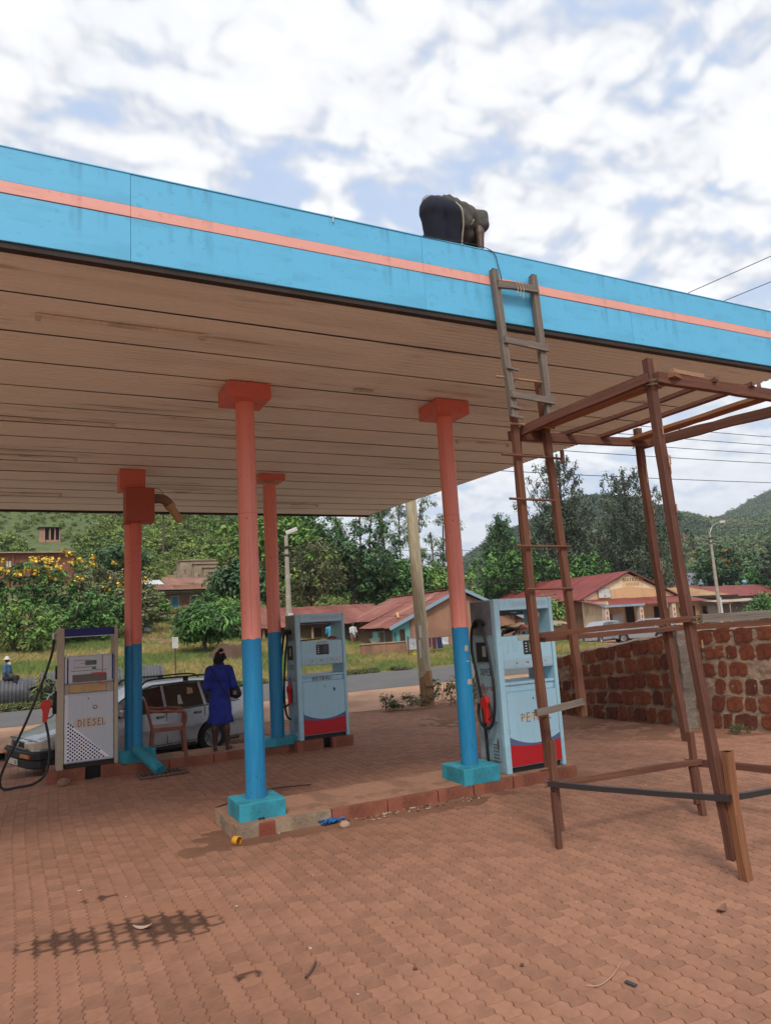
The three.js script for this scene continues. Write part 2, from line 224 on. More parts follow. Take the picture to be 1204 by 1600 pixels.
// ------------------------------------------------------------------ the paved forecourt: zigzag blocks laid in staggered columns
const forecourt = new THREE.Group(); forecourt.name = 'forecourt'; forecourt.userData.kind = 'structure'; forecourt.userData.label = 'red interlocking block paving around the pumps'; scene.add(forecourt);
{
  // bedding soil shows in the joints and drifts over the blocks along the kerbs
  const NX = 170, NZ = 174, g = new THREE.PlaneGeometry(1, 1, NX, NZ), p = g.attributes.position, uv = g.attributes.uv;
  for (let i = 0; i < p.count; i++) {
    const x = mix(pav.x0, pav.x1, p.getX(i) + 0.5), z = mix(pav.z1, pav.z0, p.getY(i) + 0.5);
    let y = -0.0062 + 0.009 * (fbm(x * 1.1, z * 1.1, 4, 241) - 0.5);
    const kerbF = Math.abs(z + 6.45) < 0.7 && x > 1.2 && x < 5.9 ? smooth(0.45, 0.0, Math.abs(z + 6.55)) : 0;
    const corner = smooth(0.75, 0.05, Math.hypot(x - 1.6, (z + 6.75) * 1.1));
    const wallFoot = smooth(0.9, 0.1, 8.75 - x + 0.1) * smooth(-11.5, -10.5, z), back = smooth(-12.9, -15.0, z + 0.7 * (fbm(x * 0.7, 3, 3, 243) - 0.5)), right = smooth(5.6, 8.2, x + 1.4 * (fbm(x, z, 3, 249) - 0.5)) * smooth(-5.5, -8.5, z);
    y += 0.017 * fbm(x * 4, z * 4, 3, 247) * Math.max(kerbF, corner, wallFoot, back * 1.3, right * 0.9);
    p.setXYZ(i, x, y - drop(x, z), z); uv.setXY(i, x, z);
  }
  g.computeVertexNormals();
  obj('joint_soil', g, M([0.25, 0.115, 0.064], { map: 'soil', bump: 'bumpFine', bs: 0.003, roughness: 1 }), forecourt);

  const W = 0.108, L = 0.150, a = 0.0062, b = 0.006, per = L / 2;
  const wave = (z) => { const t = (((z / per) % 1) + 1) % 1; return a * (t < 0.15 ? -1 : t < 0.4 ? mix(-1, 1, (t - 0.15) / 0.25) : t < 0.65 ? 1 : t < 0.9 ? mix(1, -1, (t - 0.65) / 0.25) : -1); };
  const end = (x) => b * Math.cos((x / W) * Math.PI);
  const ring = (q, y) => {                        // the outline, q inward
    const o = [], ks = [0, 0.15, 0.4, 0.65, 0.9, 1.15, 1.4, 1.65, 1.9, 2];
    for (const k of ks) { const z = -L / 2 + k * per, zz = clamp(z, -L / 2 + q, L / 2 - q); o.push([W / 2 + wave(z) - q, y, zz + end(W / 2)]); }
    o.push([0, y, L / 2 - q + end(0)]);
    for (const k of ks.slice().reverse()) { const z = -L / 2 + k * per, zz = clamp(z, -L / 2 + q, L / 2 - q); o.push([-W / 2 + wave(z) + q, y, zz + end(W / 2)]); }
    o.push([0, y, -L / 2 + q + end(0)]);
    return o;
  };
  function block(seed, norm) {
    const R = rng(seed), top = ring(0.0042, 0), low = ring(0.0014, -0.006 - 0.002 * R()), c = [0, 0.0006, 0], t = [], n = top.length;
    for (let i = 0; i < n; i++) { const j = (i + 1) % n; t.push(c, top[j], top[i], top[i], top[j], low[j], top[i], low[j], low[i]); }
    const gg = tri(t), pu = gg.attributes.uv, pp = gg.attributes.position, ox = R() * 7, oz = R() * 7;
    for (let i = 0; i < pp.count; i++) pu.setXY(i, norm ? pp.getX(i) / (W + 0.016) + 0.5 : pp.getX(i) + ox, norm ? pp.getZ(i) / (L + 0.016) + 0.5 : pp.getZ(i) + oz);
    return gg;
  }
  const blocks = [1, 2, 3, 4, 5].map((s) => block(s, false));
  const tones = [[0.358, 0.168, 0.099], [0.37, 0.175, 0.103], [0.348, 0.163, 0.096], [0.362, 0.171, 0.10]];
  const mats = tones.map((c) => M(c, { map: 'mud', bump: 'bumpFine', bs: 0.0016, roughness: 0.93, one: true }));
  const matI = M([1, 1, 1], { map: 'mud', bump: 'bumpFine', bs: 0.0016, roughness: 0.93, one: true });
  const spots = [], R = rng(77);
  const inFront = (x, z) => x > 1.66 && x < 5.62 && z < -6.64 && z > -7.5, inBack = (x, z) => x > 0.22 && x < 4.75 && z < -10.8 && z > -11.36;
  for (let i = Math.floor(pav.x0 / W); i * W < pav.x1; i++) for (let j = Math.floor(pav.z1 / L); j * L < pav.z0; j++) {
    let x = i * W, z = j * L + (i & 1 ? L / 2 : 0);
    const sway = 0.035 * Math.sin(z * 0.9 + 0.25 * x) + 0.03 * Math.sin(z * 0.37 + 1);
    if (z < pav.z1 + 0.55 + 0.5 * (fbm(x * 0.8, 2, 3, 251) - 0.5)) continue;
    if (inFront(x, z) || inBack(x, z)) continue;
    if (x > lin([[-12, 8.75], [-8.1, 9.1], [-6, 9.75]], z)) continue;
    const y = -drop(x, z) + 0.0035 * (fbm(x * 0.8, z * 0.8, 2, 253) - 0.5) * 2 + 0.0022 * (R() - 0.5), q = V(x + sway, y, z).project(camera);
    const seen = q.z < 1 && Math.abs(q.x) < 1.02 && Math.abs(q.y) < 1.02 && z < -1;
    spots.push({ x: x + sway, y, z, tx: (R() - 0.5) * 0.007, tz: (R() - 0.5) * 0.007, ty: (R() - 0.5) * 0.03, d: Math.hypot(x, z), seen, k: Math.floor(R() * 20), n: fbm(x * 0.55, z * 0.55, 4, 257), r: R() });
  }
  const stain = (s) => { const dx = (s.x - 0.5) / 0.8, dz = (s.z + 5.08) / 0.5, d2 = Math.hypot((s.x - 0.48) / 0.3, (s.z + 5.84) / 0.22); const w = 0.35 * (fbm(s.x * 5, s.z * 5, 2, 261) - 0.5); return Math.hypot(dx, dz + dx * 0.25) + w < 0.9 ? 1 : d2 + w < 0.9 || Math.hypot(s.x - 1.08, s.z + 4.09) < 0.18 ? 2 : 0; };
  const wet = spots.filter((s) => s.x > -0.35 && s.x < 1.25 && s.z < -3.9 && s.z > -6.06 && stain(s)), wetSet = new Set(wet);
  const list = spots.filter((s) => s.seen && !wetSet.has(s)).sort((p, q) => p.d - q.d).slice(0, 300 - wet.length), own = new Set([...list, ...wet]);
  // the oil stain, strongest along the joints, painted once over the whole patch
  const SX = 1.9, SZ = 2.3, oilAt = (x, z) => {
    const n1 = fbm(x * 5, z * 5, 3, 261), n2 = fbm(x * 14, z * 14, 3, 263);
    const f = (cx, cz, ax, az, sk) => { const dx = (x - cx) / ax, dz = (z - cz) / az + dx * sk; return 1 - Math.hypot(dx, dz); };
    const m = Math.max(f(0.30, -5.14, 0.42, 0.27, -0.5), f(0.74, -5.03, 0.46, 0.33, -0.35), f(0.48, -5.84, 0.16, 0.07, 0.1) * 0.8, f(1.08, -4.09, 0.10, 0.05, 0) * 0.9);
    const sway = 0.035 * Math.sin(z * 0.9 + 0.25 * x) + 0.03 * Math.sin(z * 0.37 + 1), xx = x - sway, i = Math.round((xx - wave(0) * 0) / W), lx = xx - i * W, zz = z - (i & 1 ? L / 2 : 0), lz = zz - Math.round(zz / L) * L;
    const e = Math.min(W / 2 - Math.abs(lx - wave(lz)), (L / 2 - Math.abs(lz)) * 1.05), core = smooth(0.25, 0.75, m + 0.5 * (n1 - 0.5)), joint = smooth(0.030 + 0.02 * core, 0.002, e + 0.016 * (n2 - 0.5));
    return clamp(smooth(-0.02, 0.22, m + 0.35 * (n1 - 0.5)) * (0.92 * joint + 0.55 * core * smooth(0.40, 0.60, n1)));
  };
  const oil = tex(512, (u, v) => { const k = oilAt(u * SX - 0.5, v * SZ - 6.1), n = 0.95 + 0.1 * (fbm(u * 40, v * 40, 3, 267) - 0.5); return [mix(0.32, 0.085, k) * n, mix(0.150, 0.036, k) * n, mix(0.089, 0.018, k) * n]; }, { h: 640 });
  const oilM = M([1, 1, 1], { map: oil, bump: 'bumpFine', bs: 0.0014, roughness: 0.86, one: true });
  for (const s of wet) { const g = blocks[s.k % 5].clone(), pp = g.attributes.position, pu = g.attributes.uv.clone(); for (let i = 0; i < pp.count; i++) pu.setXY(i, (pp.getX(i) + s.x + 0.5) / SX, (pp.getZ(i) + s.z + 6.1) / SZ); g.setAttribute('uv', pu); const m = obj('paver', g, oilM, forecourt, 'paving block stained dark with oil along its edges'); m.position.set(s.x, s.y, s.z); m.rotation.set(s.tx, 0, s.tz); }
  for (const s of list) { const m = obj('paver', blocks[s.k % 5], mats[(s.n > 0.56 ? 1 : s.n < 0.42 ? 2 : s.k % 4)], forecourt); m.position.set(s.x, s.y, s.z); m.rotation.set(s.tx, s.ty, s.tz); }
  const place = (name, arr, geo, m, tint) => {
    const im = new THREE.InstancedMesh(geo, m, arr.length), o = new THREE.Object3D(), c = new THREE.Color(); im.name = name; im.castShadow = im.receiveShadow = true; im.userData.kind = 'stuff';
    arr.forEach((s, i) => { o.position.set(s.x, s.y, s.z); o.rotation.set(s.tx, s.ty, s.tz); o.updateMatrix(); im.setMatrixAt(i, o.matrix); if (tint) { const f = 0.97 + 0.05 * (s.r - 0.5), d = clamp(smooth(0.36, 0.66, s.n) * 0.7 + 0.6 * smooth(0.42, 0.66, fbm(s.x * 0.22 + 9, s.z * 0.3, 3, 259))); im.setColorAt(i, c.setRGB(mix(0.33, 0.405, d) * f, mix(0.153, 0.195, d) * f, mix(0.090, 0.118, d) * f)); } });
    forecourt.add(im);
  };
  const rest = spots.filter((s) => !own.has(s));
  for (let v = 0; v < 5; v++) place('paver_field', rest.filter((s) => s.k % 5 === v), blocks[v], matI, true);
}

// ------------------------------------------------------------------ raised pump islands
{
  const conc = M([0.36, 0.185, 0.115], { map: 'grime', bump: 'bumpRough', bs: 0.006, roughness: 0.95 }), red = M([0.27, 0.09, 0.052], { map: 'grime', bump: 'bumpRough', bs: 0.004, roughness: 0.85 }), raw = M([0.33, 0.24, 0.165], { map: 'grime', bump: 'bumpRough', bs: 0.012, roughness: 1 }), brickM = M([0.30, 0.075, 0.04], { map: 'grime', bump: 'bumpRough', bs: 0.006, roughness: 0.95 }), dark = M([0.012, 0.01, 0.009], { roughness: 1 });
  const R = rng(31);
  const fi = new THREE.Group(); fi.name = 'front_pump_island'; fi.userData = { kind: 'structure', label: 'low front kerb island under the two nearest columns, its paint chipped off at the left end' }; scene.add(fi);
  function rough(w, h, d, x, y, z, amp, seed, n = 10) { const g = new THREE.BoxGeometry(w, h, d, Math.max(2, Math.round(w * n)), 3, Math.max(2, Math.round(d * n))), p = g.attributes.position; for (let i = 0; i < p.count; i++) { const k = (f) => (fbm(p.getX(i) * 9 + f, p.getY(i) * 9 + p.getZ(i) * 9, 3, seed) - 0.5) * amp; p.setXYZ(i, p.getX(i) + k(0), p.getY(i) + k(3) * 0.5, p.getZ(i) + k(6)); } const q = fin(mergeVertices((g.deleteAttribute('uv'), g.deleteAttribute('normal'), g))); return q.translate(x, y, z); }
  obj('island_top', rough(3.86, 0.13, 0.78, 3.60, 0.055, -7.06, 0.012, 3), conc, fi);
  let x = 2.02; while (x < 5.4) { const w = 0.42 + R() * 0.2; obj('kerb_stone', rough(Math.min(w, 5.5 - x) - 0.012, 0.118, 0.085, x + w / 2, 0.055, -6.655, 0.012, Math.floor(x * 10), 18), x < 2.5 ? raw : red, fi); x += w; }
  obj('kerb_stone', rough(0.20, 0.125, 0.10, 1.77, 0.055, -6.66, 0.02, 5, 20), raw, fi);
  obj('brick', rough(0.15, 0.10, 0.10, 1.945, 0.05, -6.645, 0.012, 6, 20), brickM, fi);
  obj('kerb_stone', rough(0.10, 0.125, 0.62, 1.705, 0.052, -7.05, 0.022, 8, 14), raw, fi);
  const bi = new THREE.Group(); bi.name = 'rear_pump_island'; bi.userData = { kind: 'structure', label: 'red painted rear kerb island with the diesel pump at its left end' }; scene.add(bi);
  obj('island_top', rough(3.10, 0.13, 0.60, 2.72, 0.055, -11.1, 0.01, 11), conc, bi);
  x = 1.15; while (x < 3.5) { const w = 0.5 + R() * 0.15; obj('kerb_stone', rough(w - 0.01, 0.128, 0.07, x + w / 2, 0.056, -10.78, 0.008, 20 + Math.floor(x * 10), 12), red, bi); x += w; }
  // pump plinths with the dark pipe opening between their two halves
  obj('plinth', [rough(0.46, 0.165, 0.58, 0.47, 0.078, -11.06, 0.008, 31), rough(0.26, 0.165, 0.62, 1.03, 0.078, -11.06, 0.008, 32)], red, bi);
  obj('pipe_opening', span(0.69, 0.91, 0.005, 0.150, -10.83, -11.3), dark, bi);
  obj('plinth', [rough(0.42, 0.16, 0.62, 3.83, 0.075, -10.88, 0.008, 33), rough(0.34, 0.16, 0.62, 4.36, 0.075, -10.88, 0.008, 34)], red, bi);
  obj('pipe_opening', span(4.04, 4.19, 0.005, 0.148, -10.68, -11.1), dark, bi);
  obj('plinth', [rough(0.36, 0.10, 0.62, 4.86, 0.07, -6.96, 0.012, 35)], conc, fi); obj('plinth', rough(0.26, 0.10, 0.62, 5.40, 0.06, -6.96, 0.014, 36), red, fi);
  obj('pipe_opening', span(5.06, 5.25, 0.004, 0.118, -6.64, -7.1), dark, fi);
}

// ------------------------------------------------------------------ the laterite block wall on the right
{
  const mortar = M([0.30, 0.215, 0.155], { map: 'mud', bump: 'bumpRough', bs: 0.02, roughness: 1 }), grey = M([0.285, 0.235, 0.19], { map: 'mud', bump: 'bumpRough', bs: 0.03, roughness: 1 });
  const stoneM = [[0.25, 0.066, 0.030], [0.215, 0.055, 0.028], [0.28, 0.082, 0.036], [0.16, 0.046, 0.028]].map((c) => M(c, { map: 'grime', bump: 'bumpRough', bs: 0.03, roughness: 1 }));
  const R = rng(404), wall = thing('stone_wall', 'rough wall of red laterite blocks in thick grey mortar beside the forecourt', 'wall');
  function stone(w, h, seed) {                     // an irregular block face with broken edges
    const r = rng(seed), n = 14, f = [], e = [], k = r() * 6;
    for (let i = 0; i < n; i++) { const t = (i / n) * 2 * Math.PI + 0.3, c = Math.cos(t), s = Math.sin(t), m = 1 / Math.pow(Math.pow(Math.abs(c), 12) + Math.pow(Math.abs(s), 12), 1 / 12), q = 0.82 + 0.24 * r(); f.push([c * m * w / 2 * q * 0.96, s * m * h / 2 * q * 0.96, 0.002 + 0.007 * r()]); e.push([c * m * w / 2 * q, s * m * h / 2 * q, -0.03]); }
    const t = [], c0 = [w * 0.12 * (r() - 0.5), h * 0.12 * (r() - 0.5), 0.005 + 0.006 * r()];
    for (let i = 0; i < n; i++) { const j = (i + 1) % n; t.push(c0, f[i], f[j], f[i], e[i], e[j], f[i], e[j], f[j]); }
    return toCreasedNormals(tri(t), 0.35);
  }
  const stones = []; for (let i = 0; i < 14; i++) stones.push(stone(1, 1, 500 + i));
  function section(a, b, h0, h1, seed, rows) {
    const A = V(a[0], 0, a[1]), B = V(b[0], 0, b[1]), Lw = A.distanceTo(B), ang = Math.atan2(-(B.z - A.z), B.x - A.x), th = 0.26;
    const piece = new THREE.Group(); piece.name = 'wall_section'; piece.position.copy(A); piece.rotation.y = ang; wall.add(piece);   // local x along the wall, +z is outwards (to the forecourt) after the turn
    const top = (x) => mix(h0, h1, x / Lw) + 0.05 * (fbm(x * 3, 0, 3, seed) - 0.5);
    const nx = Math.round(Lw * 40), ny = 64, g = new THREE.PlaneGeometry(1, 1, nx, ny), p = g.attributes.position;
    for (let i = 0; i < p.count; i++) { const x = (p.getX(i) + 0.5) * Lw, v = p.getY(i) + 0.5, y = v * top(x) - 0.03; p.setXYZ(i, x, y, 0.058 * (fbm(x * 7, y * 8, 4, seed + 3) - 0.5) + 0.03 * (fbm(x * 24, y * 24, 3, seed + 5) - 0.5) - 0.004); }
    g.computeVertexNormals(); const gg = fin(g);
    const cap = new THREE.PlaneGeometry(1, 1, nx, 6), cp = cap.attributes.position;
    for (let i = 0; i < cp.count; i++) { const x = (cp.getX(i) + 0.5) * Lw, v = 0.5 - cp.getY(i), edge = v < 0.01; cp.setXYZ(i, x, top(x) - 0.03 + (v > 0.01 && v < 0.99 ? 0.05 * fbm(x * 9, v * 3, 3, seed + 8) : -0.01), edge ? 0.012 : -v * th); }
    cap.computeVertexNormals();
    obj('mortar', [gg, fin(cap), span(0, Lw, -0.03, Math.min(h0, h1) - 0.06, -th, -th + 0.02)], mortar, piece);
    for (let j = 0; j < rows; j++) {
      let x = 0.05 + R() * 0.12; const rowH = (mix(h0, h1, 0.5)) / rows;
      while (x < Lw - 0.1) { const w = 0.10 + R() * 0.19, hh = (top(x) / rows), h = hh * (0.72 + 0.16 * R()), y = hh * (j + 0.5) + 0.012 * (R() - 0.5); if (R() > 0.05) { const m = obj('stone', stones[Math.floor(R() * 14)], stoneM[Math.floor(R() * 3.4)], piece); m.position.set(x + w / 2, y, 0.008); m.scale.set(w * 1.12, h * 1.12, 1); m.rotation.z = (R() - 0.5) * 0.16; } x += w + 0.026 + R() * 0.04; }
    }
  }
  section([8.66, -11.15], [8.93, -8.24], 0.98, 1.43, 601, 5);
  section([9.02, -7.98], [10.55, -4.0], 1.46, 1.62, 607, 6);
  // the rough concrete pier between the two lengths, and the end of the far length
  const pier = new THREE.BoxGeometry(0.34, 1.5, 0.36, 8, 34, 8), pp = pier.attributes.position;
  for (let i = 0; i < pp.count; i++) { const k = (f) => 0.05 * (fbm(pp.getX(i) * 7 + f, pp.getY(i) * 7 + pp.getZ(i) * 5, 4, 611) - 0.5); pp.setXYZ(i, pp.getX(i) + k(0), pp.getY(i) + k(5) * 0.6, pp.getZ(i) + k(9)); }
  pier.deleteAttribute('uv'); pier.deleteAttribute('normal');
  const pm = obj('pier', fin(mergeVertices(pier)), grey, wall); pm.position.set(9.06, 0.73, -8.11); pm.rotation.y = -0.2;
  for (const [y, w, h, dz] of [[-0.50, 0.17, 0.2, 0.05], [-0.16, 0.14, 0.15, -0.04], [0.12, 0.18, 0.13, 0.04], [0.44, 0.12, 0.16, -0.06]]) { const m = obj('stone', stones[Math.floor(R() * 14)], stoneM[Math.floor(R() * 4)], pm); m.rotation.y = -Math.PI / 2; m.position.set(-0.168, y, dz); m.scale.set(w, h, 1); }
}
// ------------------------------------------------------------------ the canopy
const canX = (z) => 6.90 + 0.0625 * (z + 14.58);      // the right edge is not quite square to the front
const CAN = { x0: -3.9, x1: 7.53, z0: -4.70, z1: -14.58, y: 4.30 };
{
  const blue = M([0.108, 0.475, 0.755], { map: 'drip', roughness: 0.55, bump: 'bumpFine', bs: 0.0008 }), pink = M([0.76, 0.37, 0.31], { map: 'drip', roughness: 0.6, bump: 'bumpFine', bs: 0.0008 });
  const soffit = M([0.82, 0.88, 0.83], { map: 'ceil', roughness: 0.6 }), dark = M([0.035, 0.024, 0.02], { roughness: 0.8, map: 'grime' }), iron = M([0.30, 0.29, 0.28], { roughness: 0.5, metalness: 0.5, map: 'rust' });
  const can = thing('station_canopy', 'flat filling station canopy with bright blue fascia and salmon stripe', 'canopy');
  const joints = [CAN.x0, -1.72, 0.57, 2.85, 5.13, 7.53];
  for (let i = 0; i < 5; i++) {
    const a = joints[i] + 0.0008, b = joints[i + 1] - 0.0008, j = 0.0016 * (i % 2);
    obj('fascia_panel', span(a, b, 4.722, 4.956, CAN.z0 - 0.028 + j, CAN.z0 + j, 0.003), blue, can);
    obj('fascia_stripe', span(a, b, 4.640, 4.7215, CAN.z0 - 0.028, CAN.z0 + 0.001 + j, 0.002), pink, can);
    obj('fascia_panel', span(a, b, 4.315, 4.634, CAN.z0 - 0.026, CAN.z0 + 0.002 - j, 0.003), blue, can);
  }
  obj('coping', span(CAN.x0, CAN.x1, 4.9565, 4.966, CAN.z0 - 0.05, CAN.z0 + 0.006, 0.002), blue, can);
  obj('fascia_frame', [span(CAN.x0, CAN.x1, 4.31, 4.95, CAN.z0 - 0.07, CAN.z0 - 0.034)], dark, can);
  obj('edge_trim', [span(CAN.x0, CAN.x1, 4.272, 4.313, CAN.z0 - 0.075, CAN.z0 - 0.012, 0.003)], dark, can);
  obj('edge_trim', [span(CAN.x0, canX(CAN.z1) + 0.02, 4.27, 4.45, CAN.z1 - 0.05, CAN.z1 - 0.01, 0.003)], dark, can);
  obj('edge_trim', [beam([canX(CAN.z1) + 0.02, 4.37, CAN.z1], [canX(CAN.z0) + 0.02, 4.37, CAN.z0 - 0.08], 0.03, 0.065)], dark, can);
  // ribbed ceiling sheets, lapped with a dark joint between them
  const js = [-4.785, -5.40, -6.113, -6.77, -7.45, -8.065, -8.72, -9.35, -10.0, -10.62, -11.27, -11.9, -12.55, -13.2, -13.85, CAN.z1];
  const R = rng(9);
  for (let s = 0; s < js.length - 1; s++) {
    const za = js[s] - 0.003, zb = js[s + 1] + 0.002, n = 9, prof = [];
    for (let k = 0; k < n; k++) { const z0 = mix(za, zb, k / n), dz = (zb - za) / n; prof.push([z0, 0], [z0 + dz * 0.80, 0], [z0 + dz * 0.86, 0.010], [z0 + dz * 0.94, 0.010]); }
    prof.push([zb, 0]);
    const tl = [], sag = () => 0.004 * (R() - 0.5), xs = [CAN.x0, -2.1, -0.3, 1.5, 3.3, 5.1, 6.8], dy = xs.map(sag), tilt = 0.006 + 0.004 * R();
    const P = (i, k) => [i === xs.length - 1 ? canX(prof[k][0]) : xs[i], CAN.y + prof[k][1] + dy[i] + tilt * (k / prof.length), prof[k][0]];
    for (let i = 0; i < xs.length - 1; i++) for (let k = 0; k < prof.length - 1; k++) tl.push(...quad(P(i, k), P(i + 1, k), P(i + 1, k + 1), P(i, k + 1)));
    obj('ceiling_sheet', tri(tl), soffit, can);
  }
  // what is left of the strip lamp fittings
  const bm = M([0.72, 0.70, 0.62], { map: 'grime', roughness: 0.7 });
  for (const [xa, xb, z] of [[0.0, 1.28, -5.72], [-0.65, 0.85, -8.55], [-0.65, 0.55, -10.3], [3.05, 3.27, -6.62], [-0.6, 0.45, -12.9], [4.25, 5.2, -13.35], [2.2, 2.5, -12.5], [5.3, 6.2, -8.2]]) {
    const g = [span(xa, xb, CAN.y - 0.016, CAN.y - 0.003, z - 0.03, z + 0.03, 0.003)]; if (xb - xa > 0.5) g.push(span(xa, xa + 0.04, CAN.y - 0.045, CAN.y - 0.014, z - 0.022, z + 0.022, 0.003), span(xb - 0.04, xb, CAN.y - 0.045, CAN.y - 0.014, z - 0.022, z + 0.022, 0.003));
    obj('lamp_batten', g, bm, can);
  }
  // the iron roof, out of sight from below
  for (let k = 0; k < 18; k++) { const x0 = mix(CAN.x0, 6.88, k / 18), x1 = mix(CAN.x0, 6.88, (k + 1) / 18) + 0.03; obj('roof_sheet', tri([...quad([x0, 4.50, CAN.z0 - 0.08], [x1, 4.504, CAN.z0 - 0.08], [x1, 4.444, CAN.z1], [x0, 4.44, CAN.z1])]), iron, can); }
  obj('roof_sheet', tri(quad([6.86, 4.506, CAN.z0 - 0.08], [canX(CAN.z0) + 0.03, 4.506, CAN.z0 - 0.08], [canX(CAN.z1) + 0.03, 4.446, CAN.z1], [6.86, 4.446, CAN.z1])), iron, can);
  obj('side_closure', beam([canX(CAN.z1) - 0.012, 4.42, CAN.z1], [canX(CAN.z0) - 0.012, 4.42, CAN.z0 - 0.08], 0.012, 0.215, 0), dark, can);
  // scalloped ends of the sheets along the right edge
  const sc = []; for (let z = CAN.z0 - 0.09; z > CAN.z1; z -= 0.075) sc.push(span(canX(z), canX(z) + 0.03, 4.305, 4.332, z, z - 0.045, 0.004));
  obj('sheet_ends', sc, dark, can);
  // cracks and a stray wire on the fascia
  obj('wire', tube([[2.86, 4.965, -4.69], [3.56, 4.95, -4.688], [3.60, 4.83, -4.686], [3.62, 4.72, -4.684], [3.615, 4.64, -4.686]], 0.0035, 30, 5), dark, can).scale.set(1, 1, 1);
  obj('nail', rod([2.065, 4.97, -4.692], [2.06, 4.915, -4.69], 0.005, 6), M([0.6, 0.58, 0.55], {}), can);
}

// ------------------------------------------------------------------ the four columns
{
  const red = M([0.64, 0.165, 0.12], { map: 'paint', roughness: 0.45, bump: 'bumpFine', bs: 0.0006 }), blu = M([0.004, 0.20, 0.40], { map: 'paint', roughness: 0.5, bump: 'bumpFine', bs: 0.0006 }), bas = M([0.03, 0.30, 0.40], { map: 'grime', roughness: 0.7, bump: 'bumpRough', bs: 0.003 }), wear = M([0.42, 0.36, 0.28], { roughness: 0.9 });
  // painted pipe: streaks, chips, and red dust splashed on the foot
  const coat = (base, chip, foot, seed) => { const c = document.createElement('canvas'); c.width = 256; c.height = 1024; const x = c.getContext('2d'), R = rng(seed); x.fillStyle = base; x.fillRect(0, 0, 256, 1024); for (let k = 0; k < 160; k++) { x.fillStyle = `rgba(${R() > 0.5 ? '255,235,225' : '40,15,10'},${(0.015 + 0.05 * R()).toFixed(3)})`; const u = R() * 256; x.fillRect(u, R() * 900, 1 + R() * 7, 60 + R() * 420); } for (let k = 0; k < 70; k++) { x.fillStyle = R() > 0.6 ? chip : 'rgba(30,20,18,.5)'; x.beginPath(); x.ellipse(R() * 256, R() * 1024, 0.8 + 2.6 * R() * R(), 1 + 5 * R() * R(), 0, 0, 7); x.fill(); } if (foot) for (let k = 0; k < 900; k++) { const h = Math.pow(R(), 2.2) * 330; x.fillStyle = `rgba(150,92,62,${(0.05 + 0.16 * (1 - h / 330)).toFixed(3)})`; x.beginPath(); x.ellipse(R() * 256, 1024 - h, 1 + 5 * R(), 1 + 4 * R(), 0, 0, 7); x.fill(); } const t = new THREE.CanvasTexture(c); t.colorSpace = THREE.SRGBColorSpace; t.wrapS = THREE.RepeatWrapping; return new THREE.MeshPhysicalMaterial({ map: t, roughness: 0.48, bumpMap: T.bumpFine, bumpScale: 0.0005 }); };
  const redPipe = coat('#df8c7c', 'rgba(225,190,170,.5)', false, 3), bluPipe = coat('#0f80b4', 'rgba(150,150,140,.6)', true, 8);
  function pipeShaft(r, y0, y1, edge = 0) { const g = new THREE.CylinderGeometry(r, r, y1 - y0, edge ? 72 : 32, 1, true), p = g.attributes.position; if (edge) for (let i = 0; i < p.count; i++) if (p.getY(i) > 0) { const a = Math.atan2(p.getZ(i), p.getX(i)); p.setY(i, p.getY(i) + 0.016 * (fbm(2 + 2 * Math.cos(a) + edge, 2 * Math.sin(a), 3, 41) - 0.5) - 0.03 * Math.pow(vnoise(9 * Math.cos(a) + edge, 9 * Math.sin(a), 43), 5)); } return g.toNonIndexed().translate(0, (y0 + y1) / 2, 0); }
  function shaft(r, y0, y1) { const g = cyl(r, r, y1 - y0, 28); return g.translate(0, (y0 + y1) / 2, 0); }
  function column(x, z, r, split, label, base, capW) {
    const t = thing('canopy_column', label, 'column', [x, 0, z], 0);
    obj('lower_shaft', pipeShaft(r + 0.0008, base.top - 0.01, split, 5 + x), bluPipe, t); obj('upper_shaft', pipeShaft(r, split - 0.06, 4.14), redPipe, t);
    obj('weld_seam', shaft(r + 0.0025, 2.98, 2.986), red, t);
    const [w, d, h] = capW; obj('cap', [box(w, h, d, 0, 4.30 - h / 2 - 0.002, 0, 0.008)], red, t);
    obj('base_block', span(-base.w / 2 + base.ox, base.w / 2 + base.ox, base.y0, base.top, -base.d / 2, base.d / 2, 0.012), bas, t);
    return t;
  }
  const cA = column(1.945, -6.93, 0.095, 1.75, 'round column nearest to the camera, salmon above and blue below, on a blue foot block', { w: 0.44, d: 0.44, y0: 0.10, top: 0.275, ox: 0 }, [0.44, 0.44, 0.16]);
  obj('clip', [box(0.05, 0.006, 0.02, -0.02, 0.135, 0.235), box(0.006, 0.05, 0.02, -0.043, 0.115, 0.235), box(0.006, 0.05, 0.02, 0.003, 0.115, 0.235)], M([0.03, 0.03, 0.03], {}), cA);
  const cB = column(4.28, -6.84, 0.092, 1.73, 'round column standing beside the right petrol pump, salmon above and blue with scuffs below', { w: 0.45, d: 0.46, y0: 0.10, top: 0.275, ox: 0 }, [0.43, 0.43, 0.16]);
  for (const [y, h, w, a] of [[1.50, 0.06, 0.045, 0.2], [1.14, 0.055, 0.10, 0.25], [1.36, 0.012, 0.05, 0.3]]) { const g = new THREE.CylinderGeometry(0.0935, 0.0935, h, 6, 1, true, a - 0.35, w / 0.092); obj('scuff', fin(g).translate(0, y, 0), wear, cB); }
  const cC = column(1.33, -11.02, 0.10, 1.73, 'rear left column with a rainwater pipe strapped to its front, beside the diesel pump', { w: 0.52, d: 0.30, y0: 0.10, top: 0.29, ox: 0.04 }, [0.36, 0.36, 0.30]);
  const cD = column(3.44, -10.95, 0.105, 1.80, 'slim rear column beside the middle petrol pump', { w: 0.66, d: 0.44, y0: 0.10, top: 0.215, ox: 0.02 }, [0.42, 0.40, 0.10]);

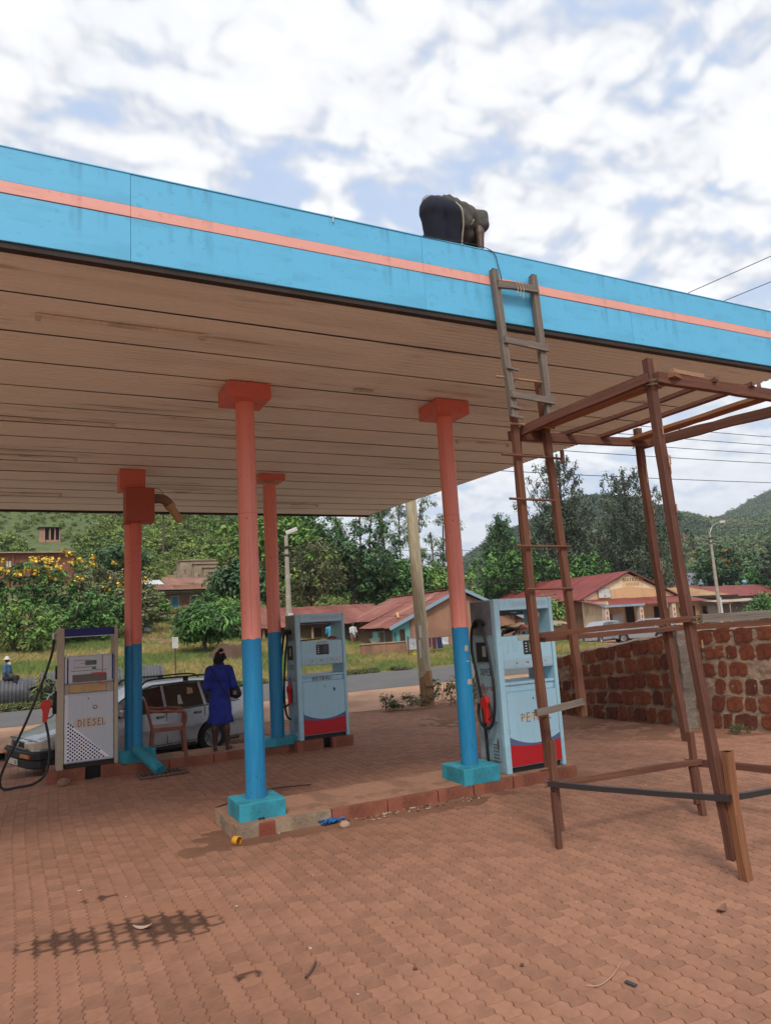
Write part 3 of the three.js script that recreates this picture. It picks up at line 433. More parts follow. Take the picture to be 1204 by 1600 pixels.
  // the rainwater downpipe in front of the rear left column
  const dp = thing('rainwater_downpipe', 'red hopper box and round downpipe, blue below, ending in a slanted blue spout', 'downpipe', [1.375, 0, -10.84]);
  const dull = M([0.36, 0.075, 0.045], { map: 'paint', roughness: 0.5 }), grey = M([0.33, 0.27, 0.21], { roughness: 0.6, map: 'grime' });
  obj('hopper_box', box(0.40, 0.50, 0.34, 0.035, 3.74, 0.02, 0.01), dull, dp);
  obj('upper_pipe', [shaft(0.078, 3.18, 3.5), shaft(0.070, 1.75, 3.2), orient(cyl(0.075, 0.075, 0.14, 20), V(0, 3.22, 0), V(-0.012, 3.08, 0))], red, dp);
  obj('lower_pipe', shaft(0.070, 0.30, 1.75), blu, dp);
  obj('spout', [orient(cyl(0.078, 0.078, 0.62, 20), V(0, 0.30, 0.01), V(0.23, 0.06, 0.50)), orient(cyl(0.081, 0.081, 0.05, 20), V(0.21, 0.08, 0.46), V(0.23, 0.06, 0.50))], bas, dp);
  obj('joint_collar', lathe([[0.071, 3.16], [0.083, 3.17], [0.083, 3.25], [0.071, 3.26]]), red, dp);
  const gp = thing('gutter_pipe', 'short bent plastic gutter pipe entering the red hopper under the canopy', 'pipe', [1.62, 3.86, -10.86]);
  obj('pipe_bend', tube([[-0.02, 0, 0], [0.10, 0.012, -0.02], [0.19, -0.01, -0.06], [0.27, -0.10, -0.10]], 0.072, 20, 14), M([0.24, 0.16, 0.12], { roughness: 0.6, map: 'grime' }), gp);
  obj('pipe_end', tube([[0.25, -0.08, -0.09], [0.42, -0.30, -0.16]], 0.062, 6, 14), M([0.50, 0.37, 0.22], { roughness: 0.6, map: 'grime' }), gp);
  obj('collar', tube([[0.235, -0.055, -0.085], [0.275, -0.108, -0.102]], 0.079, 3, 14), M([0.50, 0.37, 0.22], { roughness: 0.6 }), gp);
  obj('support_wire', tube([[-0.1, 0.12, 0.02], [0.08, 0.16, 0], [0.16, 0.06, -0.03]], 0.005, 12, 5), grey, gp);
  const gr = thing('drain_grate', 'rusty iron drain grate in the paving under the blue spout', 'grate', [1.63, 0.022, -10.36], 0.05);
  const gm = M([0.17, 0.10, 0.07], { map: 'rust', roughness: 0.8 });
  obj('grate_frame', [box(0.62, 0.02, 0.035, 0, 0, 0.17), box(0.62, 0.02, 0.035, 0, 0, -0.17), box(0.035, 0.02, 0.31, -0.29, 0, 0), box(0.035, 0.02, 0.31, 0.29, 0, 0)], gm, gr);
  obj('pit', box(0.58, 0.004, 0.32, 0, -0.010, 0), M([0.008, 0.007, 0.006], {}), gr);
  for (let k = 0; k < 9; k++) obj('bar', box(0.026, 0.016, 0.32, -0.235 + k * 0.06, 0.001, 0), gm, gr);
}
// ------------------------------------------------------------------ the fuel pumps
const strokes = { D: [[0, 0, 0, 1], [0, 0, .55, .12, .75, .5, .55, .88, 0, 1]], I: [[.2, 0, .2, 1]], E: [[0, 0, 0, 1], [0, 0, .6, 0], [0, .5, .5, .48], [0, 1, .65, 1]], S: [[.62, .1, .3, 0, .02, .22, .3, .48, .62, .75, .3, 1, 0, .9]], L: [[0, 0, 0, 1], [0, 1, .6, 1]], P: [[0, 0, 0, 1], [0, 0, .6, .08, .62, .42, 0, .55]], T: [[0, 0, .8, 0], [.4, 0, .4, 1]], R: [[0, 0, 0, 1], [0, 0, .6, .08, .6, .42, 0, .52], [.1, .52, .65, 1]], O: [[.35, 0, .02, .4, .2, .95, .55, .95, .7, .4, .35, 0]], U: [[0, 0, .02, .8, .3, 1, .55, .8, .6, 0]] };
function handwrite(c, word, x, y, w, h, lw, color, seed) {
  const R = rng(seed), step = w / word.length; c.strokeStyle = color; c.lineWidth = lw; c.lineCap = 'round'; c.lineJoin = 'round';
  [...word].forEach((ch, i) => { for (const s of strokes[ch]) { c.beginPath(); for (let k = 0; k < s.length; k += 2) { const px = x + i * step + s[k] * step * 0.82 + (R() - 0.5) * lw, py = y + s[k + 1] * h + (R() - 0.5) * lw + 0.015 * (R() - 0.5) * h; k ? c.lineTo(px, py) : c.moveTo(px, py); } c.stroke(); } });
}
function specks(c, w, h, n, seed, col = 'rgba(90,60,40,') { const R = rng(seed); for (let k = 0; k < n; k++) { c.fillStyle = col + (0.05 + 0.18 * R()).toFixed(2) + ')'; c.beginPath(); c.ellipse(R() * w, R() * h, 0.002 + 0.006 * R() * R(), 0.002 + 0.012 * R() * R(), 0, 0, 7); c.fill(); } }
const PM = {
  pale: M([0.37, 0.63, 0.76], { map: 'paint', roughness: 0.42, clearcoat: 0.25 }), side: M([0.33, 0.49, 0.57], { map: 'grime', roughness: 0.45 }), grey: M([0.19, 0.215, 0.25], { map: 'grime', roughness: 0.5 }), dark: M([0.015, 0.015, 0.016], { roughness: 0.6 }), rubber: M([0.012, 0.012, 0.013], { roughness: 0.55 }), red: M([0.60, 0.018, 0.016], { roughness: 0.35, clearcoat: 0.4 }), steel: M([0.5, 0.5, 0.5], { metalness: 0.8, roughness: 0.35 }), lcd: M([0.13, 0.14, 0.10], { roughness: 0.25, clearcoat: 0.6 }), beige: M([0.44, 0.385, 0.295], { map: 'paint', roughness: 0.55 }), card: M([0.50, 0.34, 0.20], { map: 'mud', roughness: 0.95 }),
};
function weather(c, w, h, seed) {               // wiped dirt, run marks and mud thrown up at the bottom
  const R = rng(seed); for (let k = 0; k < 40; k++) { c.fillStyle = `rgba(${R() > 0.5 ? '70,60,50' : '235,240,240'},${(0.02 + 0.05 * R()).toFixed(3)})`; c.fillRect(R() * w, R() * h * 0.8, 0.002 + 0.012 * R(), 0.05 + 0.3 * R()); }
  for (let k = 0; k < 260; k++) { const y = h - Math.pow(R(), 2) * h * 0.28; c.fillStyle = `rgba(140,85,58,${(0.04 + 0.12 * R()).toFixed(3)})`; c.beginPath(); c.ellipse(R() * w, y, 0.002 + 0.007 * R(), 0.002 + 0.006 * R(), 0, 0, 7); c.fill(); }
  c.strokeStyle = 'rgba(60,45,38,.35)'; c.lineWidth = 0.004; c.strokeRect(0.002, 0.002, w - 0.004, h - 0.004);
  for (let k = 0; k < 10; k++) { const e = R() > 0.5 ? 0.004 : w - 0.008; c.fillStyle = 'rgba(110,58,30,.35)'; c.fillRect(e, R() * h, 0.005, 0.01 + 0.05 * R()); }
}
function flat(t, w, h, x, y, z, turnY = 0, rough = 0.45) { const m = new THREE.MeshPhysicalMaterial({ map: t, roughness: rough, clearcoat: 0.15 }); const o = obj; const me = new THREE.Mesh(sheet(w, h), m); me.position.set(x, y, z); me.rotation.y = turnY; me.castShadow = me.receiveShadow = true; return me; }
function addFlat(parent, name, me) { me.name = name; parent.add(me); return me; }
// the nozzle: body along -y, spout up; local origin at the grip
function nozzle(parent, pos, turn, tilt) {
  const g = new THREE.Group(); g.name = 'nozzle'; g.position.set(...pos); g.rotation.set(0, turn, tilt); parent.add(g);
  obj('nozzle_body', [prism([[-0.055, 0.10], [0.035, 0.12], [0.06, 0.06], [0.035, 0.0], [0.012, -0.16], [-0.028, -0.16], [-0.035, -0.02], [-0.07, 0.04]], 0.035, 0.008).translate(0, 0, -0.018)], PM.red, g);
  obj('nozzle_guard', tube([[0.05, 0.05, 0], [0.095, 0.0, 0], [0.085, -0.09, 0], [0.015, -0.13, 0]], 0.008, 20, 6), PM.dark, g);
  obj('nozzle_spout', tube([[0.0, 0.10, 0], [0.03, 0.17, 0], [0.09, 0.22, 0]], 0.012, 12, 8), PM.steel, g);
  return g;
}
function petrolPump(pos, label, word, opts) {
  const t = thing('petrol_pump', label, 'fuel pump', pos), W = 0.82, D = 0.50, H = 1.90, hw = W / 2;
  // uprights with a slim pale front flange, the taller left one closed as a hydraulic cabinet
  obj('left_upright', [span(-hw, -hw + 0.075, 0, H - 0.002, -0.055, 0, 0.012)], PM.pale, t);
  obj('right_upright', [span(hw - 0.05, hw, 0, H - 0.002, -D, 0, 0.012)], PM.pale, t);
  obj('side_cabinet', [span(-hw + 0.002, -hw + 0.07, 0, 1.30, -D, -0.058, 0.01), span(-hw + 0.002, -hw + 0.07, 1.302, H - 0.005, -D, -0.058, 0.01)], PM.side, t);
  obj('side_top_panel', span(-hw - 0.004, -hw + 0.001, 1.50, 1.88, -D + 0.02, -0.075, 0.002), PM.grey, t);
  obj('header', [span(-hw + 0.076, hw - 0.051, H - 0.135, H - 0.004, -0.06, -0.003, 0.008), span(-hw + 0.071, hw - 0.051, H - 0.03, H - 0.006, -D, -0.062, 0.006)], PM.pale, t);
  obj('rear_shutter', [0, 1, 2, 3, 4].map((k) => span(-hw + 0.08, hw - 0.06, H - 0.19 - k * 0.035 + 0.14, H - 0.19 - k * 0.035 + 0.172, -D, -D + 0.015, 0.004)), PM.grey, t);
  obj('display_housing', [span(-hw + 0.076, hw - 0.051, 1.105, 1.475, -D + 0.02, -0.012, 0.012)], PM.pale, t);
  obj('display', [span(opts.dx - 0.105, opts.dx + 0.105, 1.262, 1.415, -0.0115, -0.004, 0.004)], PM.dark, t);
  obj('screen', [span(opts.dx - 0.035, opts.dx + 0.09, 1.285, 1.40, -0.0035, -0.001, 0.001)], opts.dark ? M([0.03, 0.045, 0.075], { roughness: 0.2, clearcoat: 0.8 }) : PM.lcd, t);
  obj('key', [0, 1, 2, 3].map((k) => box(0.024, 0.012, 0.004, opts.dx - 0.072, 1.292 + k * 0.031, -0.0025)), M([0.55, 0.58, 0.6], {}), t);
  obj('tray', [span(-hw + 0.076, hw - 0.051, 0.935, 0.965, -D + 0.02, -0.02, 0.006), span(-hw + 0.076, hw - 0.051, 0.86, 0.934, -0.10, -0.035, 0.012)], PM.pale, t);
  obj('lower_cabinet', [span(-hw + 0.076, hw - 0.051, 0.06, 0.862, -D + 0.01, -0.012, 0.012)], PM.pale, t);
  obj('foot', span(-hw + 0.08, hw - 0.06, 0.0, 0.058, -D + 0.05, -0.05), PM.dark, t);
  const fw = W - 0.127, fh = 0.79, fx = (0.076 - 0.051) / 2;
  addFlat(t, 'front_panel', flat(print(fw, fh, 900, (c, w, h) => {
    c.fillStyle = '#a2cee1'; c.fillRect(0, 0, w, h); const gy = 0.86 * 0 + h;
    c.fillStyle = '#51628c'; c.beginPath(); c.moveTo(0, h - 0.315); c.quadraticCurveTo(w * 0.5, h - 0.135, w, h - 0.30); c.lineTo(w, h); c.lineTo(0, h); c.fill();
    c.fillStyle = '#b3141f'; c.beginPath(); c.moveTo(0, h - 0.235); c.quadraticCurveTo(w * 0.5, h - 0.165, w, h - 0.235); c.lineTo(w, h); c.lineTo(0, h); c.fill();
    if (opts.patch) { c.fillStyle = '#c3bda6'; const R = rng(3); c.globalAlpha = 0.45; for (let k = 0; k < 22; k++) { const a = 0.15 + R() * 0.30, b = h * 0.30 + R() * 0.07; c.fillRect(a, b, 0.10 + R() * 0.06, 0.03); } c.globalAlpha = 1; handwrite(c, word, 0.18, h * 0.31, 0.44, 0.085, 0.009, '#7a4436', 5); c.fillStyle = '#dfd6d6'; c.globalAlpha = 0.6; for (let k = 0; k < 14; k++) c.fillRect(w * 0.66 + R() * 0.04, h - 0.185 + R() * 0.06, 0.012, 0.008); c.globalAlpha = 1; }
    c.fillStyle = '#14181c'; c.beginPath(); c.arc(w * 0.52, h * 0.11, 0.010, 0, 7); c.fill();
    if (!opts.patch) { c.beginPath(); c.ellipse(w * 0.75, h * 0.18, 0.016, 0.030, -0.2, 0, 7); c.fill(); c.fillStyle = '#8a6a50'; c.beginPath(); c.arc(w * 0.755, h * 0.205, 0.010, 0, 7); c.fill(); }
    specks(c, w, h, 70, opts.seed); weather(c, w, h, opts.seed + 40);
  }), fw, fh, fx, 0.465, -0.0085));
  addFlat(t, 'display_print', flat(print(fw, 0.10, 900, (c, w, h) => { c.fillStyle = '#a3c2cf'; c.fillRect(0, 0, w, h); c.fillStyle = '#22303a'; for (const [u, s] of [[0.24, 0.014], [0.44, 0.010], [0.47, 0.016], [0.60, 0.006], [0.70, 0.010], [0.735, 0.014], [0.84, 0.010]]) { c.fillRect(u * w, h * 0.4, s, 0.018); c.fillRect(u * w - 0.006, h * 0.34, 0.006, 0.006); } c.fillStyle = '#6a8794'; for (let k = 0; k < 5; k++) c.fillRect(w * (0.2 + 0.14 * k), h * 0.72, 0.03, 0.004); }), fw - 0.02, 0.09, fx, 1.172, -0.0075));
  if (!opts.patch) addFlat(t, 'lettering', flat(print(0.34, 0.075, 1200, (c, w, h) => { c.fillStyle = '#8fb0be'; c.fillRect(0, 0, w, h); handwrite(c, word, 0.02, 0.012, 0.31, 0.05, 0.009, '#3d2430', 9); }), 0.34, 0.07, 0.0, 0.897, -0.0305));
  if (!opts.patch) addFlat(t, 'lettering', flat(print(0.24, 0.06, 1200, (c, w, h) => { c.fillStyle = '#9fbecb'; c.fillRect(0, 0, w, h); handwrite(c, 'SUPER', 0.02, 0.008, 0.2, 0.04, 0.006, '#9a6a5c', 12); }), 0.2, 0.045, 0.02, 1.443, -0.0085));
  else addFlat(t, 'label_strip', flat(print(0.3, 0.06, 800, (c, w, h) => { c.fillStyle = '#a8ada0'; c.fillRect(0, 0, w, h); specks(c, w, h, 60, 4, 'rgba(60,50,40,'); }), 0.27, 0.05, 0.02, 1.445, -0.0085));
  addFlat(t, 'header_print', flat(print(0.5, 0.06, 800, (c, w, h) => { c.fillStyle = '#a0c0ce'; c.fillRect(0, 0, w, h); c.strokeStyle = 'rgba(90,120,140,.55)'; c.lineWidth = 0.006; const R = rng(opts.seed); for (let k = 0; k < 7; k++) { c.beginPath(); c.moveTo(0.03 + k * 0.065, 0.02); c.lineTo(0.05 + k * 0.065 + 0.02 * R(), 0.04); c.stroke(); } }), 0.5, 0.055, 0.08, H - 0.065, -0.0005));
  // the side with the hose gear
  const sx = -hw - 0.002;
  addFlat(t, 'side_print', flat(print(0.40, 1.36, 500, (c, w, h) => {
    c.fillStyle = '#93b2c0'; c.fillRect(0, 0, w, h); handwrite(c, 'SUPER', 0.10, 0.36, 0.24, 0.07, 0.012, '#2a333c', 21);
    c.fillStyle = '#7d3a30'; c.beginPath(); c.ellipse(0.13, 0.68, 0.045, 0.065, 0, 0, 7); c.fill(); for (const [a, b] of [[0.085, 0.60], [0.115, 0.57], [0.145, 0.57], [0.172, 0.60]]) { c.beginPath(); c.ellipse(a, b, 0.011, 0.05, 0, 0, 7); c.fill(); }
    c.fillStyle = '#a07a74'; c.fillRect(0.27, 0.55, 0.08, 0.05); c.fillStyle = '#5b3322'; c.beginPath(); c.ellipse(0.34, 1.18, 0.018, 0.07, 0, 0, 7); c.fill(); c.globalAlpha = 0.3; c.fillRect(0.335, 1.2, 0.02, 0.14); c.globalAlpha = 1; specks(c, w, h, 120, opts.seed + 3); weather(c, w, h, opts.seed + 60);
  }), 0.40, 1.36, sx, 0.80, -0.27, -Math.PI / 2));
  obj('side_display', [span(sx - 0.018, sx, 1.20, 1.42, -0.40, -0.17, 0.008)], PM.dark, t);
  obj('side_screen', [span(sx - 0.021, sx - 0.018, 1.26, 1.38, -0.27, -0.20)], M([0.30, 0.33, 0.34], { roughness: 0.3 }), t);
  obj('button', rx(cyl(0.022, 0.02, 0.02, 14), 0).rotateZ(Math.PI / 2).translate(sx - 0.012, 0.83, -0.335), PM.steel, t);
  obj('nozzle_boot', [span(sx - 0.03, sx, 0.55, 0.88, -0.20, -0.10, 0.01)], PM.side, t);
  obj('vent', [0, 1, 2, 3, 4, 5].map((k) => span(sx - 0.006, sx - 0.001, 0.12 + k * 0.035, 0.132 + k * 0.035, -0.22, -0.12)), PM.grey, t);
  obj('hose_hanger', tube([[sx - 0.02, 1.60, -0.40], [sx - 0.03, 1.655, -0.33], [sx - 0.03, 1.655, -0.25], [sx - 0.02, 1.62, -0.20]], 0.026, 16, 8), PM.dark, t);
  nozzle(t, [sx - 0.06, 0.70, -0.22], -Math.PI / 2, 0.1);
  obj('hose', tube(opts.hose.map(([z, y, o]) => [sx - o, y, z]), 0.0165, 90, 9), PM.rubber, t);
  return t;
}
petrolPump([5.07, 0.12, -6.70], 'pale blue petrol pump at the right beside the scaffold, lettering on its lower panel', 'PETROL', { dx: 0.06, patch: true, seed: 7, hose: [[-0.30, 0.02, 0.03], [-0.30, 0.5, 0.04], [-0.36, 1.0, 0.05], [-0.44, 1.35, 0.05], [-0.40, 1.58, 0.05], [-0.30, 1.672, 0.055], [-0.20, 1.60, 0.06], [-0.06, 1.3, 0.08], [0.02, 0.95, 0.10], [-0.01, 0.66, 0.10], [-0.12, 0.50, 0.09], [-0.28, 0.50, 0.08], [-0.37, 0.62, 0.07], [-0.36, 0.74, 0.06]] });
petrolPump([4.09, 0.15, -10.62], 'pale blue petrol pump in the middle distance at the right end of the rear island', 'PETROL', { dx: 0.02, dark: true, seed: 17, hose: [[-0.30, 0.30, 0.03], [-0.36, 0.33, 0.06], [-0.38, 0.50, 0.09], [-0.34, 0.9, 0.10], [-0.26, 1.3, 0.09], [-0.24, 1.55, 0.06], [-0.30, 1.665, 0.055], [-0.40, 1.6, 0.06], [-0.45, 1.3, 0.09], [-0.47, 1.0, 0.16], [-0.50, 0.75, 0.24], [-0.46, 0.56, 0.22], [-0.34, 0.49, 0.14], [-0.23, 0.53, 0.08]] });

// the diesel pump
{
  const t = thing('diesel_pump', 'white diesel pump with a navy header and navy checker triangle, at the left', 'fuel pump', [0.735, 0.16, -10.80]), hw = 0.385, H = 1.86, D = 0.48;
  const white = M([0.50, 0.55, 0.60], { map: 'paint', roughness: 0.4, clearcoat: 0.25 }), navy = M([0.012, 0.016, 0.15], { roughness: 0.65 }), gold = M([0.66, 0.43, 0.22], { map: 'mud', roughness: 0.85 });
  obj('left_upright', [span(-hw, -hw + 0.085, -0.03, H, -D, 0, 0.01)], PM.beige, t); obj('right_upright', [span(hw - 0.05, hw, 0.0, H, -D, 0, 0.01)], PM.beige, t);
  obj('header', [span(-hw + 0.082, hw - 0.052, H - 0.115, H - 0.012, -0.14, 0.004, 0.006)], navy, t); obj('header_trim', span(-hw + 0.082, hw - 0.052, H - 0.128, H - 0.116, -0.14, 0.002, 0.003), white, t);
  obj('display_head', [span(-hw + 0.088, hw - 0.054, 1.10, 1.475, -D + 0.03, 0.022, 0.03)], white, t);
  obj('side_bar', [span(-hw + 0.118, -hw + 0.135, 1.11, 1.455, 0.0215, 0.026, 0.004)], navy, t); obj('side_bar', [span(hw - 0.085, hw - 0.066, 1.13, 1.47, 0.0215, 0.026, 0.004)], navy, t);
  obj('screen', [span(-0.04, 0.105, 1.345, 1.408, 0.0225, 0.0245, 0.001)], M([0.02, 0.085, 0.06], { roughness: 0.2, clearcoat: 0.8 }), t);
  obj('screen', [span(0.045, 0.10, 1.288, 1.31, 0.0225, 0.0245, 0.001)], PM.dark, t);
  obj('price_window', [span(-0.20, 0.235, 1.125, 1.225, 0.0222, 0.025, 0.002)], M([0.085, 0.085, 0.085], { roughness: 0.25, clearcoat: 0.6 }), t);
  obj('panel_line', [span(-0.19, 0.02, 1.412, 1.418, 0.0222, 0.0235), span(-0.19, 0.10, 1.316, 1.323, 0.0222, 0.0235), span(-0.22, 0.24, 1.27, 1.277, 0.0222, 0.0235), span(-0.10, 0.0, 1.37, 1.376, 0.0222, 0.0235)], M([0.10, 0.11, 0.14], {}), t);
  obj('tape', [tube([[0.19, 1.20, 0.03], [0.14, 1.14, 0.032], [0.15, 1.09, 0.034], [0.20, 1.07, 0.03]], 0.006, 16, 5), span(0.03, 0.22, 1.226, 1.24, 0.025, 0.028)], PM.red, t);
  obj('crack', [span(0.172, 0.186, 1.24, 1.47, 0.0222, 0.0236)], M([0.3, 0.26, 0.2], {}), t);
  obj('filler_board', span(-0.235, 0.225, 0.985, 1.095, -0.06, -0.012, 0.004), gold, t);
  obj('neck', span(-hw + 0.088, -0.238, 0.975, 1.10, -0.2, -0.03, 0.006), PM.beige, t); obj('neck', span(0.228, hw - 0.053, 0.975, 1.10, -0.2, -0.03, 0.006), PM.beige, t);
  obj('lower_cabinet', [span(-hw + 0.088, hw - 0.053, 0.065, 0.975, -D + 0.02, -0.012, 0.01)], white, t);
  obj('foot', span(-hw + 0.1, hw - 0.06, 0.0, 0.062, -D + 0.05, -0.03), M([0.03, 0.018, 0.014], {}), t);
  const fw = 0.62, fh = 0.89;
  addFlat(t, 'front_panel', flat(print(fw, fh, 900, (c, w, h) => {
    c.fillStyle = '#bdc5ce'; c.fillRect(0, 0, w, h); c.fillStyle = 'rgba(255,255,255,.35)'; c.fillRect(0, 0, 0.045, h);
    c.fillStyle = '#c2b6a6'; const R = rng(8); c.globalAlpha = 0.5; for (let k = 0; k < 26; k++) c.fillRect(0.12 + R() * 0.10, h * 0.36 + R() * 0.09, 0.22 + R() * 0.12, 0.04); c.globalAlpha = 1;
    handwrite(c, 'DIESEL', 0.175, h * 0.385, 0.37, 0.085, 0.009, '#6d3f33', 4);
    c.fillStyle = '#eef0f4'; c.beginPath(); c.moveTo(0.04, h * 0.405); c.lineTo(0.04, h - 0.03); c.lineTo(w - 0.05, h - 0.03); c.fill();
    c.fillStyle = '#141e5c'; const s = 0.0275; for (let a = 0; a < 26; a++) for (let b = 0; b < 24; b++) { if ((a + b) & 1) continue; const x = 0.052 + b * s, y = h - 0.04 - (24 - a) * s * 0.86 + 0.05; if (y > h - 0.02 || x > w - 0.06) continue; if ((y - h * 0.415) / (h * 0.585) > (x - 0.045) / (w - 0.10) - 0.01) { c.beginPath(); c.moveTo(x, y - 0.0155); c.lineTo(x + 0.0165, y); c.lineTo(x, y + 0.0155); c.lineTo(x - 0.0165, y); c.fill(); } }
    c.fillStyle = '#1b2233'; c.beginPath(); c.moveTo(0.30, 0.055); c.lineTo(0.312, 0.078); c.lineTo(0.288, 0.078); c.fill(); c.fillStyle = '#7a5b46'; c.beginPath(); c.arc(0.385, 0.19, 0.030, 0, 7); c.fill(); c.fillStyle = '#1d1512'; c.beginPath(); c.arc(0.385, 0.19, 0.017, 0, 7); c.fill();
    c.fillStyle = 'rgba(60,80,110,.4)'; for (let k = 0; k < 9; k++) c.fillRect(0.06 + k * 0.055, 0.016, 0.03, 0.006);
    specks(c, w, h, 60, 5); weather(c, w, h, 91);
  }), fw, fh, 0.0145, 0.52, -0.0085));
  obj('keyhole', rx(cyl(0.018, 0.018, 0.012, 14), Math.PI / 2).translate(0.09, 0.776, -0.004), PM.steel, t);
  obj('hose_outlet', [rod([-hw - 0.06, 1.80, -0.1], [-hw, 1.80, -0.1], 0.022, 10), rod([-hw - 0.05, 1.80, -0.1], [-hw - 0.05, 1.72, -0.1], 0.020, 10)], PM.steel, t);
  obj('side_switch', span(-hw - 0.025, -hw, 1.18, 1.36, -0.14, -0.06, 0.006), PM.dark, t);
  obj('nozzle_boot', span(-hw - 0.05, -hw, 0.72, 1.02, -0.25, -0.12, 0.01), PM.dark, t);
  nozzle(t, [-hw - 0.13, 0.80, -0.10], 0, -0.05);
  const gap = -0.145;
  obj('hose', tube([[-hw - 0.05, 1.74, -0.1], [-hw - 0.055, 1.60, -0.08], [-hw - 0.12, 1.35, -0.02], [-hw - 0.24, 1.0, 0.05], [-hw - 0.42, 0.55, 0.08], [-hw - 0.60, 0.16, 0.06], [-hw - 0.655, -0.03, 0.05], [-hw - 0.62, gap + 0.018, 0.05], [-hw - 0.45, gap + 0.016, 0.06], [-hw - 0.26, gap + 0.03, 0.04], [-hw - 0.13, -0.02, 0.0], [-hw - 0.085, 0.2, -0.03], [-hw - 0.095, 0.42, -0.06], [-hw - 0.135, 0.64, -0.10]], 0.0165, 120, 9), PM.rubber, t);
}
// what lies on the pumps
{
  const shell = (pts, m, name, parent) => obj(name, tri(pts), m, parent);
  const cb = thing('folded_cardboard', 'crumpled brown cardboard and paper on top of the right petrol pump display', 'cardboard', [4.93, 1.598, -6.85]);
  const R = rng(66);
  for (let k = 0; k < 4; k++) { const nx = 8, g = new THREE.PlaneGeometry(0.40 - k * 0.05, 0.26, nx, 5), p = g.attributes.position; for (let i = 0; i < p.count; i++) p.setZ(i, 0.03 * Math.sin(p.getX(i) * 9 + k * 2) + 0.02 * fbm(p.getX(i) * 12, p.getY(i) * 12 + k * 3, 2, 71 + k)); g.computeVertexNormals(); const f = fin(g); f.rotateX(-Math.PI / 2 + 0.15 * (R() - 0.5)); f.rotateZ(0.1 * (R() - 0.5)); obj(k % 2 ? 'paper_sheet' : 'cardboard_sheet', f.translate(0.03 * (R() - 0.5), 0.03 + k * 0.026, 0.02 * k), k === 1 ? M([0.5, 0.42, 0.34], {}) : k === 3 ? M([0.55, 0.40, 0.25], {}) : PM.card, cb); }
  obj('dark_cloth', tube([[-0.17, 0.0, 0.10], [-0.14, 0.055, 0.12], [-0.04, 0.085, 0.13], [0.03, 0.05, 0.13], [-0.02, 0.012, 0.12]], 0.016, 24, 6), PM.dark, cb);
  const rr = tag(obj('red_wrapper', tube([[5.02, 1.67, -6.75], [5.06, 1.70, -6.74], [5.11, 1.685, -6.74], [5.14, 1.70, -6.75]], 0.022, 14, 7), M([0.40, 0.12, 0.10], { roughness: 0.6 })), 'small crumpled red and white wrapper beside the cardboard on the right petrol pump', 'wrapper');
  const st = thing('dark_stick', 'dark flat stick lying on top of the middle petrol pump display', 'stick', [3.96, 1.64, -10.68]);
  obj('stick', [beam([-0.21, 0.0, 0], [0.14, 0.012, 0], 0.05, 0.02)], PM.dark, st); 
  tag(obj('red_rag', tube([[4.24, 1.645, -10.68], [4.28, 1.67, -10.66], [4.32, 1.65, -10.66], [4.36, 1.66, -10.68]], 0.022, 14, 7), M([0.22, 0.05, 0.04], {})), 'small dark red rag on the middle petrol pump display', 'rag');
}
